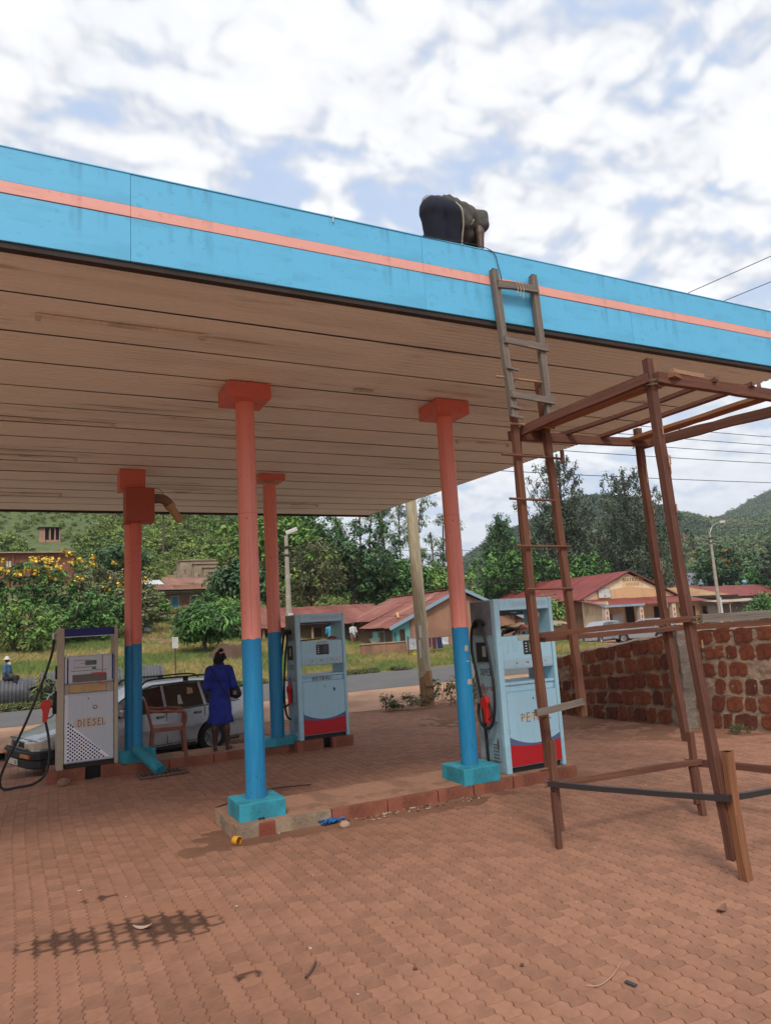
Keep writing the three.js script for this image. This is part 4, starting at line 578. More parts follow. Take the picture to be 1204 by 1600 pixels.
// ------------------------------------------------------------------ the timber scaffold and the ladder tied to it
{
  const wd = [[0.165, 0.062, 0.036], [0.145, 0.055, 0.034], [0.19, 0.075, 0.042]].map((c) => M(c, { map: 'wood', bump: 'bumpRough', bs: 0.003, roughness: 0.85 }));
  const orange = M([0.30, 0.125, 0.055], { map: 'wood', bump: 'bumpRough', bs: 0.003, roughness: 0.85 }), greyW = M([0.22, 0.185, 0.155], { map: 'wood', bump: 'bumpRough', bs: 0.004, roughness: 0.95 }), pale = M([0.42, 0.25, 0.15], { map: 'wood', roughness: 0.9 }), pipe = M([0.045, 0.04, 0.042], { roughness: 0.5, metalness: 0.4 });
  const t = thing('timber_scaffold', 'brown timber scaffold tower with four splayed legs and a plank platform under the canopy edge', 'scaffold');
  const A = (y) => [3.765 - 0.01 * y, y, -4.812 - 0.004 * y], B = (y) => [4.262 - 0.033 * y, y, -3.556 - 0.036 * y], C = (y) => [5.29 - 0.024 * y, y, -4.763 - 0.027 * y], Dg = (y) => [5.80 - 0.03 * y, y, -3.50 - 0.03 * y];
  const up = (p, dx, dz) => [p[0] + dx, p[1], p[2] + dz];
  // legs: an upper post spliced to a lower piece
  obj('leg', timber(A(0.60), A(3.40), 0.062, 0.055, 82), wd[0], t); obj('leg_splice', timber(up(A(0.12), 0.012, 0.035, 26), up(A(0.80), 0.012, 0.035), 0.055, 0.045), wd[2], t); obj('leg_splice', timber(up(A(0), -0.035, 0.06), up(A(0.42), -0.03, 0.06), 0.045, 0.035, 32), wd[1], t);
  obj('leg', timber(up(B(0.12), -0.02, -0.01), B(3.66), 0.062, 0.055, 54), wd[1], t); obj('leg_splice', timber(up(B(0), 0.0, 0.05), up(B(0.82), 0.035, 0.05, 37), 0.065, 0.055), orange, t);
  obj('leg', timber(C(0.62), C(3.52), 0.062, 0.055, 91), wd[0], t); obj('leg_splice', timber(up(C(0), 0.0, 0.05), up(C(0.70), 0.005, 0.05, 36), 0.055, 0.045), wd[2], t); obj('leg_splice', timber(up(C(0.1), -0.055, 0.05), up(C(0.45), -0.05, 0.05), 0.04, 0.03, 39), wd[1], t);
  obj('leg', timber(Dg(0), Dg(3.5), 0.062, 0.055, 2), wd[0], t);
  const ext = (p, q, a, b) => { const d = q.map((v, i) => v - p[i]), L = Math.hypot(...d); return [p.map((v, i) => v - d[i] / L * a), q.map((v, i) => v + d[i] / L * b)]; };
  const brace = (p, q, w, d, m, off = [0, 0], e0 = 0.06, e1 = 0.06, name = 'brace') => { const [a, b] = ext(up(p, ...off), up(q, ...off), e0, e1); return obj(name, timber(a, b, d, w, Math.round(100 * (a[0] + b[2]))), m, t); };
  // platform frame and boards
  brace(A(3.34), B(3.50), 0.075, 0.05, wd[1], [-0.05, 0.02], 0.03, 0.0, 'platform_beam');
  brace(A(3.33), C(3.37), 0.075, 0.05, wd[0], [0.02, 0.055], 0.02, 0.06, 'platform_beam');
  brace(B(3.50), Dg(3.44), 0.085, 0.05, wd[0], [0.02, 0.05], 0.02, 0.08, 'platform_beam');
  brace(C(3.37), Dg(3.42), 0.085, 0.05, wd[1], [0.05, -0.02], 0.04, 0.06, 'platform_beam');
  const acr = (f, g, y0, y1) => { const a = A(y0), c = C(y0), b = B(y1), d = Dg(y1); return [a.map((v, i) => mix(v, c[i], f)), b.map((v, i) => mix(v, d[i], g))]; };
  for (const [f, g, w, m, n] of [[0.10, 0.10, 0.17, orange, 'plank'], [0.33, 0.34, 0.05, wd[1], 'plank'], [0.62, 0.60, 0.07, wd[0], 'plank'], [0.90, 0.885, 0.16, orange, 'plank']]) { const [p, q] = acr(f, g, 3.385, 3.505), [a, b] = ext(p, q, 0.06, 0.10); obj(n, timber(a, b, w, 0.03, Math.round(f * 100)), m, t); }
  // mid rails
  brace(A(1.640), B(1.716), 0.042, 0.045, wd[2], [-0.06, 0.01], -0.02, 0.02, 'rail');
  brace(A(1.610), C(1.615), 0.042, 0.045, wd[0], [0.02, 0.055], 0.08, 0.10, 'rail');
  brace(C(1.62), Dg(1.655), 0.05, 0.045, wd[2], [0.055, 0.0], 0.12, -0.12, 'rail');
  brace(B(1.715), Dg(1.73), 0.058, 0.045, greyW, [0.02, 0.055], 0.02, 0.4, 'rail');
  // low braces
  brace(A(0.485), B(0.525), 0.04, 0.035, pipe, [-0.05, 0.06], 0.02, 0.02); brace(A(0.47), C(0.445), 0.05, 0.035, wd[2], [0.03, 0.06], 0.02, 0.03);
  brace(B(0.52), Dg(0.50), 0.038, 0.035, pipe, [0.05, 0.06], 0.0, 0.3); brace(C(0.43), Dg(0.42), 0.06, 0.04, wd[1], [0.055, 0.0], 0.02, 0.3);
  const R = rng(12); for (const [p, q] of [[A(3.2), A(0.7)], [B(3.3), B(0.4)], [C(3.2), C(0.8)]]) for (let k = 0; k < 7; k++) { const f = R(), c = p.map((v, i) => mix(v, q[i], f)), o = obj('bark_chip', box(0.006 + 0.008 * R(), 0.03 + 0.09 * R(), 0.004, c[0] + (R() - 0.5) * 0.035, c[1], c[2] + 0.036), pale, t); }
  const twine = M([0.16, 0.11, 0.075], { roughness: 1 });
  for (const [p, w] of [[A(3.36), 0.075], [B(3.47), 0.075], [C(3.38), 0.075], [B(1.715), 0.07], [A(1.63), 0.07], [C(1.62), 0.07], [B(0.525), 0.06], [A(0.485), 0.06], [C(0.44), 0.06]]) { const ws = []; for (let k = 0; k < 4; k++) { const y = p[1] - 0.03 + k * 0.016, q = w * 0.62, s = (k % 2 ? 0.014 : -0.014); ws.push(tube([[p[0] - q, y + s, p[2] - q], [p[0] + q, y - s, p[2] - q], [p[0] + q, y + s, p[2] + q], [p[0] - q, y - s, p[2] + q]], 0.0042, 20, 4, true)); } obj('lashing', ws, twine, t); }
  // offcuts left on the platform beam
  const bd = B(3.5), dd = Dg(3.44), onB = (f, h) => bd.map((v, i) => mix(v, dd[i], f) + (i === 1 ? h : 0) + (i === 2 ? 0.05 : 0));
  tag(obj('timber_offcut', beam(onB(0.10, 0.065), onB(0.30, 0.06), 0.06, 0.035), pale), 'short pale timber offcut lying on the scaffold platform beam', 'timber offcut');
  const nubs = []; for (const f of [0.40, 0.70]) nubs.push(beam(onB(f, 0.05), [onB(f, 0)[0] + 0.03, onB(f, 0)[1] + 0.10, onB(f, 0)[2] - 0.02], 0.03, 0.02));
  obj('peg', nubs[0], wd[0], t); obj('peg', nubs[1], wd[0], t);

  // the ladder: weathered grey top spliced to a brown lower part
  const L = thing('wooden_ladder', 'roughly nailed wooden ladder, grey at the top and brown below, leaning against the blue fascia', 'ladder');
  const lx = (y) => 3.545 + 0.006 * (4.7 - y), rx2 = (y) => 3.945 + 0.010 * (4.7 - y), zz = (y) => -4.655 + 0.012 * (4.7 - y);
  obj('rail', timber([lx(4.76) - 0.02, 4.76, zz(4.76)], [lx(3.46) + 0.03, 3.46, zz(3.46)], 0.058, 0.05, 64), greyW, L); obj('rail', timber([rx2(4.78), 4.78, zz(4.7)], [rx2(3.40), 3.40, zz(3.4)], 0.058, 0.05, 41), greyW, L);
  obj('lower_rail', timber([3.625, 3.92, -4.70], [3.665, 1.0, -4.72], 0.055, 0.045, 64), wd[2], L); obj('lower_rail', timber([3.935, 3.82, -4.705], [4.02, 0.98, -4.66], 0.055, 0.05, 28), wd[2], L);
  obj('rung', timber([lx(4.62) - 0.02, 4.615, -4.625], [rx2(4.62) + 0.01, 4.635, -4.625], 0.03, 0.06, 43), greyW, L);
  obj('rung', timber([lx(4.1) - 0.01, 4.115, -4.612], [rx2(4.1) + 0.05, 4.09, -4.612], 0.022, 0.055, 64), greyW, L); obj('rung', timber([lx(3.6) + 0.0, 3.635, -4.606], [rx2(3.6) + 0.05, 3.61, -4.606], 0.022, 0.055, 30), greyW, L);
  for (const [y, a, b] of [[3.80, -0.12, 0.0], [3.40, -0.02, 0.05], [3.13, -0.13, 0.10], [2.76, -0.09, -0.02], [2.37, -0.07, 0.10], [2.02, 0.0, 0.07]]) obj('rung', rod([3.58 + a, y, -4.668], [3.97 + b, y - 0.01, -4.655], 0.011, 6), y > 3.3 ? pale : wd[2], L);
  obj('rung', timber([3.52, 1.06, -4.62], [4.0, 1.10, -4.62], 0.03, 0.05, 37), greyW, L);
  for (const y of [3.86, 3.52, 3.44]) obj('splice_cleat', beam([3.54, y + 0.01, -4.612], [3.66, y - 0.005, -4.612], 0.02, 0.022), greyW, L);
  obj('peg', beam([4.06, 3.13 - 0.06, -4.64], [4.06, 3.13 + 0.06, -4.64], 0.03, 0.025), wd[2], L);
  obj('twine', [0, 1, 2].map((k) => tube([[3.70 + k * 0.03, 4.66, -4.60], [3.72 + k * 0.03, 4.60, -4.595], [3.71 + k * 0.03, 4.55 - 0.02 * k, -4.60]], 0.003, 8, 4)), M([0.55, 0.45, 0.33], {}), L);
}
// ------------------------------------------------------------------ people: one smooth skin over tapered bones (surface nets over a distance field)
function skin(bones, cell, k = 0.03) {            // bone: [x,y,z,r, x,y,z,r]
  let lo = [1e9, 1e9, 1e9], hi = [-1e9, -1e9, -1e9];
  for (const b of bones) for (const o of [0, 4]) for (let i = 0; i < 3; i++) { lo[i] = Math.min(lo[i], b[o + i] - b[o + 3] - k - cell * 2); hi[i] = Math.max(hi[i], b[o + i] + b[o + 3] + k + cell * 2); }
  const n = [0, 1, 2].map((i) => Math.ceil((hi[i] - lo[i]) / cell) + 1), F = new Float32Array(n[0] * n[1] * n[2]).fill(1), at = (x, y, z) => x + n[0] * (y + n[1] * z);
  const S = new Float32Array(F.length);
  for (const b of bones) {                        // exponential smooth minimum, each bone in its own box
    const [ax, ay, az, ra, bx, by, bz, rb] = b, dx = bx - ax, dy = by - ay, dz = bz - az, L2 = dx * dx + dy * dy + dz * dz + 1e-9, m = k * 4 + cell * 2;
    const a0 = [0, 1, 2].map((i) => Math.max(0, Math.floor((Math.min(b[i] - ra, b[4 + i] - rb) - m - lo[i]) / cell))), a1 = [0, 1, 2].map((i) => Math.min(n[i] - 1, Math.ceil((Math.max(b[i] + ra, b[4 + i] + rb) + m - lo[i]) / cell)));
    for (let z = a0[2]; z <= a1[2]; z++) for (let y = a0[1]; y <= a1[1]; y++) for (let x = a0[0]; x <= a1[0]; x++) {
      const px = lo[0] + x * cell - ax, py = lo[1] + y * cell - ay, pz = lo[2] + z * cell - az, t = clamp((px * dx + py * dy + pz * dz) / L2), d = Math.hypot(px - t * dx, py - t * dy, pz - t * dz) - (ra + (rb - ra) * t);
      S[at(x, y, z)] += Math.exp(-Math.min(d, 1) * 3.2 / k);
    }
  }
  for (let i = 0; i < F.length; i++) F[i] = S[i] > 1e-30 ? -Math.log(S[i]) * k / 3.2 : 1;
  const vid = new Int32Array(F.length).fill(-1), P = [], idx = [], E = [[0, 1], [0, 2], [0, 4], [1, 3], [1, 5], [2, 3], [2, 6], [3, 7], [4, 5], [4, 6], [5, 7], [6, 7]];
  for (let z = 0; z < n[2] - 1; z++) for (let y = 0; y < n[1] - 1; y++) for (let x = 0; x < n[0] - 1; x++) {
    const v = []; let neg = 0; for (let c = 0; c < 8; c++) { const f = F[at(x + (c & 1), y + ((c >> 1) & 1), z + (c >> 2))]; v.push(f); if (f < 0) neg++; }
    if (neg === 0 || neg === 8) continue;
    let sx = 0, sy = 0, sz = 0, m = 0; for (const [a, b] of E) if ((v[a] < 0) !== (v[b] < 0)) { const t = v[a] / (v[a] - v[b]); sx += mix(a & 1, b & 1, t); sy += mix((a >> 1) & 1, (b >> 1) & 1, t); sz += mix(a >> 2, b >> 2, t); m++; }
    vid[at(x, y, z)] = P.length / 3; P.push(lo[0] + (x + sx / m) * cell, lo[1] + (y + sy / m) * cell, lo[2] + (z + sz / m) * cell);
  }
  const q = (a, b, c, d, f) => { if (a < 0 || b < 0 || c < 0 || d < 0) return; f ? idx.push(a, b, c, a, c, d) : idx.push(a, c, b, a, d, c); };
  for (let z = 1; z < n[2] - 1; z++) for (let y = 1; y < n[1] - 1; y++) for (let x = 1; x < n[0] - 1; x++) {
    const f = F[at(x, y, z)] < 0;
    if (f !== F[at(x + 1, y, z)] < 0) q(vid[at(x, y - 1, z - 1)], vid[at(x, y, z - 1)], vid[at(x, y, z)], vid[at(x, y - 1, z)], f);
    if (f !== F[at(x, y + 1, z)] < 0) q(vid[at(x - 1, y, z - 1)], vid[at(x - 1, y, z)], vid[at(x, y, z)], vid[at(x, y, z - 1)], f);
    if (f !== F[at(x, y, z + 1)] < 0) q(vid[at(x - 1, y - 1, z)], vid[at(x, y - 1, z)], vid[at(x, y, z)], vid[at(x - 1, y, z)], f);
  }
  const g = new THREE.BufferGeometry(); g.setAttribute('position', new THREE.Float32BufferAttribute(P, 3)); g.setIndex(idx); g.computeVertexNormals(); return fin(g);
}
const bone = (a, ra, b, rb) => [...a, ra, ...b, rb];
const chain = (...l) => { const o = []; for (let i = 0; i + 3 < l.length; i += 2) o.push(bone(l[i], l[i + 1], l[i + 2], l[i + 3])); return o; };
// a hand whose fingers run along dir, with palm normal nrm; curl in radians per joint
function hand(p, dir, nrm, side, curl, s = 1) {
  const d = V(...dir).normalize(), nn = V(...nrm).normalize(), w = d.clone().cross(nn).multiplyScalar(side), P = V(...p), out = [], pt = (a, b, c) => P.clone().addScaledVector(d, a * s).addScaledVector(w, b * s).addScaledVector(nn, c * s).toArray();
  out.push(bone(pt(0, -0.015, 0), 0.020 * s, pt(0.07, -0.022, 0), 0.015 * s), bone(pt(0, 0.012, 0), 0.020 * s, pt(0.075, 0.018, 0), 0.015 * s));
  [[-0.031, 0.062], [-0.010, 0.074], [0.011, 0.070], [0.031, 0.052]].forEach(([b, L], i) => { let a = 0.08, c = 0, an = curl * 0.6, q = [a, b, c]; for (let j = 0; j < 3; j++) { const l = L * [0.46, 0.31, 0.23][j], e = [q[0] + l * Math.cos(an), b * 1.03, q[2] + l * Math.sin(an)]; out.push(bone(pt(...q), (0.0092 - j * 0.0008) * s, pt(...e), (0.0088 - j * 0.001) * s)); q = e; an += curl; } });
  out.push(bone(pt(0.015, -0.03, 0.004), 0.012 * s, pt(0.05, -0.058, 0.018), 0.010 * s), bone(pt(0.05, -0.058, 0.018), 0.010 * s, pt(0.075, -0.060, 0.034), 0.008 * s));
  return out;
}
const skinM = M([0.055, 0.026, 0.017], { roughness: 0.5, sheen: 0.1 }), skinL = M([0.16, 0.085, 0.055], { roughness: 0.5 }), hairM = M([0.006, 0.005, 0.005], { roughness: 0.9, bump: 'bumpRough', bs: 0.02 });

// the woman in the blue dust coat, her back to the camera, looking down at a phone
{
  const t = thing('person', 'woman in a knee length royal blue coat with her back turned', 'person', [2.58, 0.122, -11.02], -0.25);
  const s = 0.875, q = (...p) => p.map((v) => v * s);
  const hip = [0, 0.86, 0], chest = [0.0, 1.24, 0.02], neck = [0.0, 1.40, 0.01], head = [0.02, 1.535, -0.025];
  const Ls = [-0.165, 1.33, 0.02], Rs = [0.165, 1.33, 0.02], Le = [-0.215, 1.06, 0.04], Re = [0.235, 1.07, 0.02], Lw = [-0.09, 1.02, -0.19], Rw = [0.16, 1.10, -0.22];
  const sc = (b) => b.map((v) => v * s);
  const body = [...chain(hip, 0.145, [0, 1.05, 0.0], 0.115, chest, 0.125, [0, 1.33, 0.015], 0.09, neck, 0.05, [0.01, 1.46, -0.01], 0.047), bone([-0.08, 0.84, 0], 0.10, [0.08, 0.84, 0], 0.10),
    bone([0.018, 1.50, -0.05], 0.072, [0.02, 1.555, -0.02], 0.090), bone([0.022, 1.50, -0.10], 0.03, [0.02, 1.53, -0.09], 0.05), bone([0.022, 1.525, -0.125], 0.012, [0.022, 1.51, -0.13], 0.014), bone([-0.07, 1.52, -0.02], 0.02, [-0.075, 1.54, -0.015], 0.02), bone([0.11, 1.52, -0.02], 0.02, [0.115, 1.54, -0.015], 0.02),
    ...chain(Ls, 0.055, Le, 0.042, Lw, 0.028), ...chain(Rs, 0.055, Re, 0.042, Rw, 0.028),
    ...chain([-0.085, 0.84, 0], 0.09, [-0.085, 0.47, -0.01], 0.062, [-0.088, 0.34, 0.01], 0.058, [-0.09, 0.085, 0.01], 0.034), ...chain([0.085, 0.84, 0], 0.09, [0.095, 0.47, -0.01], 0.062, [0.105, 0.34, 0.01], 0.058, [0.112, 0.085, 0.01], 0.034),
    bone([-0.09, 0.045, 0.04], 0.036, [-0.10, 0.03, -0.13], 0.030), bone([0.112, 0.045, 0.04], 0.036, [0.15, 0.03, -0.12], 0.030)].map(sc), hands = [...hand(Lw, [0.6, 0.2, -0.6], [0.3, 0.9, 0.3], 1, 0.5), ...hand(Rw, [-0.35, 0.2, -0.75], [0, 1, 0.2], -1, 0.5)].map(sc);
  obj('body', [skin(body, 0.011, 0.02), skin(hands, 0.004, 0.006)], skinM, t);
  const dress = [...chain([0, 0.46, 0.0], 0.185, [0, 0.70, 0.0], 0.178, [0, 0.88, 0.005], 0.168, [0, 1.06, 0.0], 0.150, [0, 1.24, 0.02], 0.155), bone([-0.12, 1.335, 0.02], 0.075, [0.12, 1.335, 0.02], 0.075), bone([0, 1.37, 0.02], 0.075, [0, 1.40, 0.012], 0.068), bone([-0.06, 0.47, 0], 0.155, [0.06, 0.47, 0.01], 0.155), ...chain(Ls, 0.072, Le, 0.064, [-0.17, 1.04, -0.06], 0.056), ...chain(Rs, 0.072, Re, 0.064, [0.205, 1.085, -0.08], 0.056)].map(sc);
  const dg = skin(dress, 0.013, 0.03), dp = dg.attributes.position; for (let i = 0; i < dp.count; i++) { const x = dp.getX(i), y = dp.getY(i), z = dp.getZ(i), a = Math.atan2(z, x), f = smooth(1.0, 0.5, y), w = 0.010 * f * Math.sin(a * 9 + 2 * y) + 0.006 * (fbm(a * 4, y * 9, 2, 15) - 0.5), r = Math.hypot(x, z) + 1e-6; dp.setXYZ(i, x * (1 + w / r), Math.max(y, 0.385 + 0.012 * Math.sin(a * 3)), z * (1 + w / r) * (y < 1.0 ? 0.86 : 1)); }
  const dress2 = fin((dg.deleteAttribute('normal'), dg.deleteAttribute('uv'), mergeVertices(dg, 1e-5))); const dn = mergeVertices((dress2.deleteAttribute('normal'), dress2.deleteAttribute('uv'), dress2), 1e-5); dn.computeVertexNormals();
  obj('coat', fin(dn), M([0.014, 0.034, 0.30], { map: 'cloth', bump: 'bumpFine', bs: 0.001, roughness: 0.85 }), t);
  obj('collar', tube([[-0.06, 1.43, -0.02], [-0.075, 1.415, 0.05], [0, 1.405, 0.085], [0.075, 1.415, 0.05], [0.06, 1.43, -0.02]].map((p) => q(...p)), 0.020, 24, 7), M([0.016, 0.03, 0.21], { roughness: 0.85 }), t);
  obj('hair', [skin([bone([0.02, 1.56, -0.005], 0.094, [0.015, 1.53, 0.03], 0.085), bone([0.01, 1.50, 0.06], 0.062, [0.0, 1.45, 0.075], 0.045), bone([0.03, 1.63, 0.02], 0.050, [0.04, 1.655, 0.03], 0.045), bone([-0.06, 1.50, 0.02], 0.04, [-0.065, 1.46, 0.03], 0.03)].map(sc), 0.010, 0.02)], hairM, t);
  obj('hair_tie', tube([[0.0, 1.63, 0.03], [0.03, 1.615, 0.07], [0.08, 1.63, 0.04], [0.05, 1.64, -0.01]].map((p) => q(...p)), 0.014, 16, 6), M([0.5, 0.25, 0.25], {}), t);
  obj('strap', tube([[-0.145, 1.41, 0.0], [-0.15, 1.40, 0.06], [-0.06, 1.25, 0.185], [0.06, 1.02, 0.165], [0.15, 0.88, 0.11]].map((p) => q(...p)), 0.008, 24, 5), M([0.01, 0.01, 0.012], {}), t);
  obj('shoe', [skin([bone([-0.09, 0.02, 0.06], 0.032, [-0.10, 0.014, -0.15], 0.036)].map(sc), 0.008, 0.01)], M([0.05, 0.02, 0.015], { roughness: 0.6 }), t); obj('shoe', [skin([bone([0.112, 0.02, 0.06], 0.032, [0.16, 0.014, -0.14], 0.036)].map(sc), 0.008, 0.01)], M([0.05, 0.02, 0.015], { roughness: 0.6 }), t);
  const ph = thing('phone', 'dark phone held by the woman in the blue coat', 'phone', [2.69, 1.10, -11.24], -0.25); obj('phone_body', box(0.075, 0.012, 0.15, 0, 0, 0, 0.005), M([0.01, 0.01, 0.012], { roughness: 0.3 }), ph); obj('screen', box(0.066, 0.002, 0.135, 0, 0.0075, 0), M([0.02, 0.025, 0.03], { roughness: 0.1 }), ph);
  const bag = thing('dark_bag', 'dark shoulder bag hanging at the front of the woman in blue', 'bag', [2.83, 0.92, -11.18], -0.25);
  obj('bag_body', skin([bone([-0.02, 0, 0], 0.07, [0.05, -0.02, 0], 0.075), bone([-0.02, 0.06, 0], 0.05, [0.05, 0.05, 0], 0.05)], 0.014, 0.03), M([0.012, 0.012, 0.014], { roughness: 0.6 }), bag);
  obj('bag_patch', box(0.05, 0.06, 0.004, 0.02, 0.0, 0.084, 0.001), M([0.35, 0.22, 0.2], {}), bag);
}

// the man bending over on the roof
{
  const y0 = 4.77, t = thing('person', 'man in dark trousers and a grey brown T-shirt bending over on top of the canopy', 'person', [3.37, y0, -5.22], -0.12); t.scale.setScalar(0.87);
  // local: x right, y up from the roof, z to the camera; he faces right and away
  const HL = [-0.09, 0.93, 0.03], HR = [0.10, 0.93, 0.02], up = [0.18, 1.02, -0.06], sh = [0.44, 0.955, -0.13], nk = [0.51, 0.88, -0.15];
  const SR = [0.50, 0.955, 0.0], SL = [0.46, 0.98, -0.30], ER = [0.46, 0.74, 0.05], WR = [0.45, 0.50, 0.06], EL = [0.44, 0.70, -0.32], WL = [0.44, 0.48, -0.28];
  const body = [bone(HL, 0.125, HR, 0.125), bone([0.0, 0.95, 0.0], 0.13, up, 0.125), bone(up, 0.125, sh, 0.135), bone(sh, 0.11, nk, 0.06), bone(SR, 0.062, SL, 0.062), bone(nk, 0.055, [0.52, 0.85, -0.15], 0.05), bone([0.51, 0.78, -0.14], 0.085, [0.47, 0.73, -0.13], 0.078), bone([0.53, 0.70, -0.13], 0.03, [0.55, 0.74, -0.13], 0.02),
    ...chain(SR, 0.056, ER, 0.045, WR, 0.031), ...chain(SL, 0.056, EL, 0.045, WL, 0.031),
    ...chain(HL, 0.115, [-0.035, 0.50, -0.01], 0.075, [-0.11, 0.08, 0.04], 0.045), ...chain(HR, 0.115, [0.13, 0.50, -0.02], 0.075, [0.14, 0.08, 0.03], 0.045), bone([-0.11, 0.05, 0.06], 0.04, [-0.09, 0.04, -0.14], 0.035), bone([0.14, 0.05, 0.06], 0.04, [0.17, 0.04, -0.14], 0.035)];
  obj('body', [skin(body, 0.012, 0.02), skin([...hand(WR, [0.02, -1, 0.05], [-1, 0, 0], 1, 0.35), ...hand(WL, [0.02, -1, 0.05], [-1, 0, 0], -1, 0.35)], 0.004, 0.006)], M([0.085, 0.048, 0.034], { roughness: 0.55 }), t);
  const trousers = [bone([-0.075, 0.93, 0.03], 0.148, [0.09, 0.93, 0.02], 0.148), bone([-0.07, 1.02, 0.0], 0.10, [0.10, 1.03, -0.02], 0.105), ...chain([-0.075, 0.90, 0.03], 0.140, [-0.035, 0.50, -0.01], 0.108, [-0.115, 0.10, 0.04], 0.075), ...chain([0.095, 0.90, 0.02], 0.146, [0.13, 0.50, -0.02], 0.108, [0.145, 0.10, 0.03], 0.075)];
  const tg = skin(trousers, 0.012, 0.02), tq = tg.attributes.position; for (let i = 0; i < tq.count; i++) { const w = 0.014 * (fbm(tq.getX(i) * 12 + 2 * tq.getY(i), tq.getY(i) * 6 - tq.getX(i) * 4, 3, 23) - 0.5); tq.setXYZ(i, tq.getX(i) + w, tq.getY(i), tq.getZ(i) + w); }
  tg.deleteAttribute('normal'); tg.deleteAttribute('uv'); const tm = mergeVertices(tg, 1e-5); tm.computeVertexNormals();
  obj('trousers', fin(tm), M([0.007, 0.010, 0.026], { map: 'cloth', bump: 'bumpFine', bs: 0.001, roughness: 0.9 }), t);
  const wst = skin([bone([-0.10, 1.045, 0.0], 0.075, [0.06, 1.06, -0.03], 0.080)], 0.012, 0.02); obj('waistband', wst.translate(0, 0.012, -0.006), M([0.26, 0.28, 0.31], { roughness: 0.9 }), t);
  obj('lower_back', skin([bone([0.02, 1.06, -0.03], 0.098, [0.12, 1.04, -0.08], 0.11)], 0.012, 0.02), M([0.20, 0.085, 0.07], { roughness: 0.6 }), t);
  const shirt = [bone([0.13, 1.06, -0.04], 0.125, up, 0.140), bone(up, 0.145, [0.33, 1.0, -0.10], 0.145), bone([0.33, 1.0, -0.10], 0.145, sh, 0.135), bone(sh, 0.12, [0.49, 0.90, -0.15], 0.09), bone([0.33, 0.99, -0.06], 0.125, SR, 0.080), bone(SR, 0.080, [0.50, 0.84, 0.03], 0.074), bone(SL, 0.08, [0.46, 0.86, -0.31], 0.078), bone([0.15, 0.98, 0.02], 0.09, [0.29, 0.86, 0.0], 0.10), bone([0.27, 0.86, -0.04], 0.10, [0.37, 0.76, -0.06], 0.075), bone([0.30, 0.95, -0.06], 0.11, [0.40, 0.88, -0.08], 0.10)];
  const sg = skin(shirt, 0.013, 0.03), sp = sg.attributes.position; for (let i = 0; i < sp.count; i++) { const w = 0.024 * (fbm(sp.getX(i) * 26 + 5 * sp.getY(i) + 4 * sp.getZ(i), sp.getY(i) * 3, 2, 19) - 0.5); sp.setXYZ(i, sp.getX(i) + w, sp.getY(i) + w, sp.getZ(i) + w); }
  sg.deleteAttribute('normal'); sg.deleteAttribute('uv'); const sm = mergeVertices(sg, 1e-5); sm.computeVertexNormals();
  obj('t_shirt', fin(sm), M([0.092, 0.085, 0.076], { map: 'cloth', bump: 'bumpFine', bs: 0.001, roughness: 0.95 }), t);
  obj('side_stripe', tube([[0.185, 1.05, 0.07], [0.22, 0.95, 0.125], [0.235, 0.80, 0.115], [0.228, 0.62, 0.065], [0.22, 0.46, 0.055]], 0.010, 24, 5), M([0.42, 0.40, 0.33], { map: 'cloth', roughness: 0.9 }), t);
  const R = rng(5), pr = []; for (let k = 0; k < 5; k++) pr.push(tube([[0.27 + 0.018 * k, 0.80 + 0.02 * R(), 0.060], [0.295 + 0.018 * k, 0.84 + 0.02 * R(), 0.066], [0.32 + 0.018 * k, 0.87 + 0.03 * R(), 0.062]], 0.0075, 8, 4)); obj('shirt_print', pr, M([0.40, 0.36, 0.20], { roughness: 0.9 }), t);
  obj('hair', skin([bone([0.51, 0.775, -0.14], 0.092, [0.465, 0.725, -0.13], 0.08)], 0.012, 0.02).translate(-0.010, -0.006, 0), hairM, t);
}

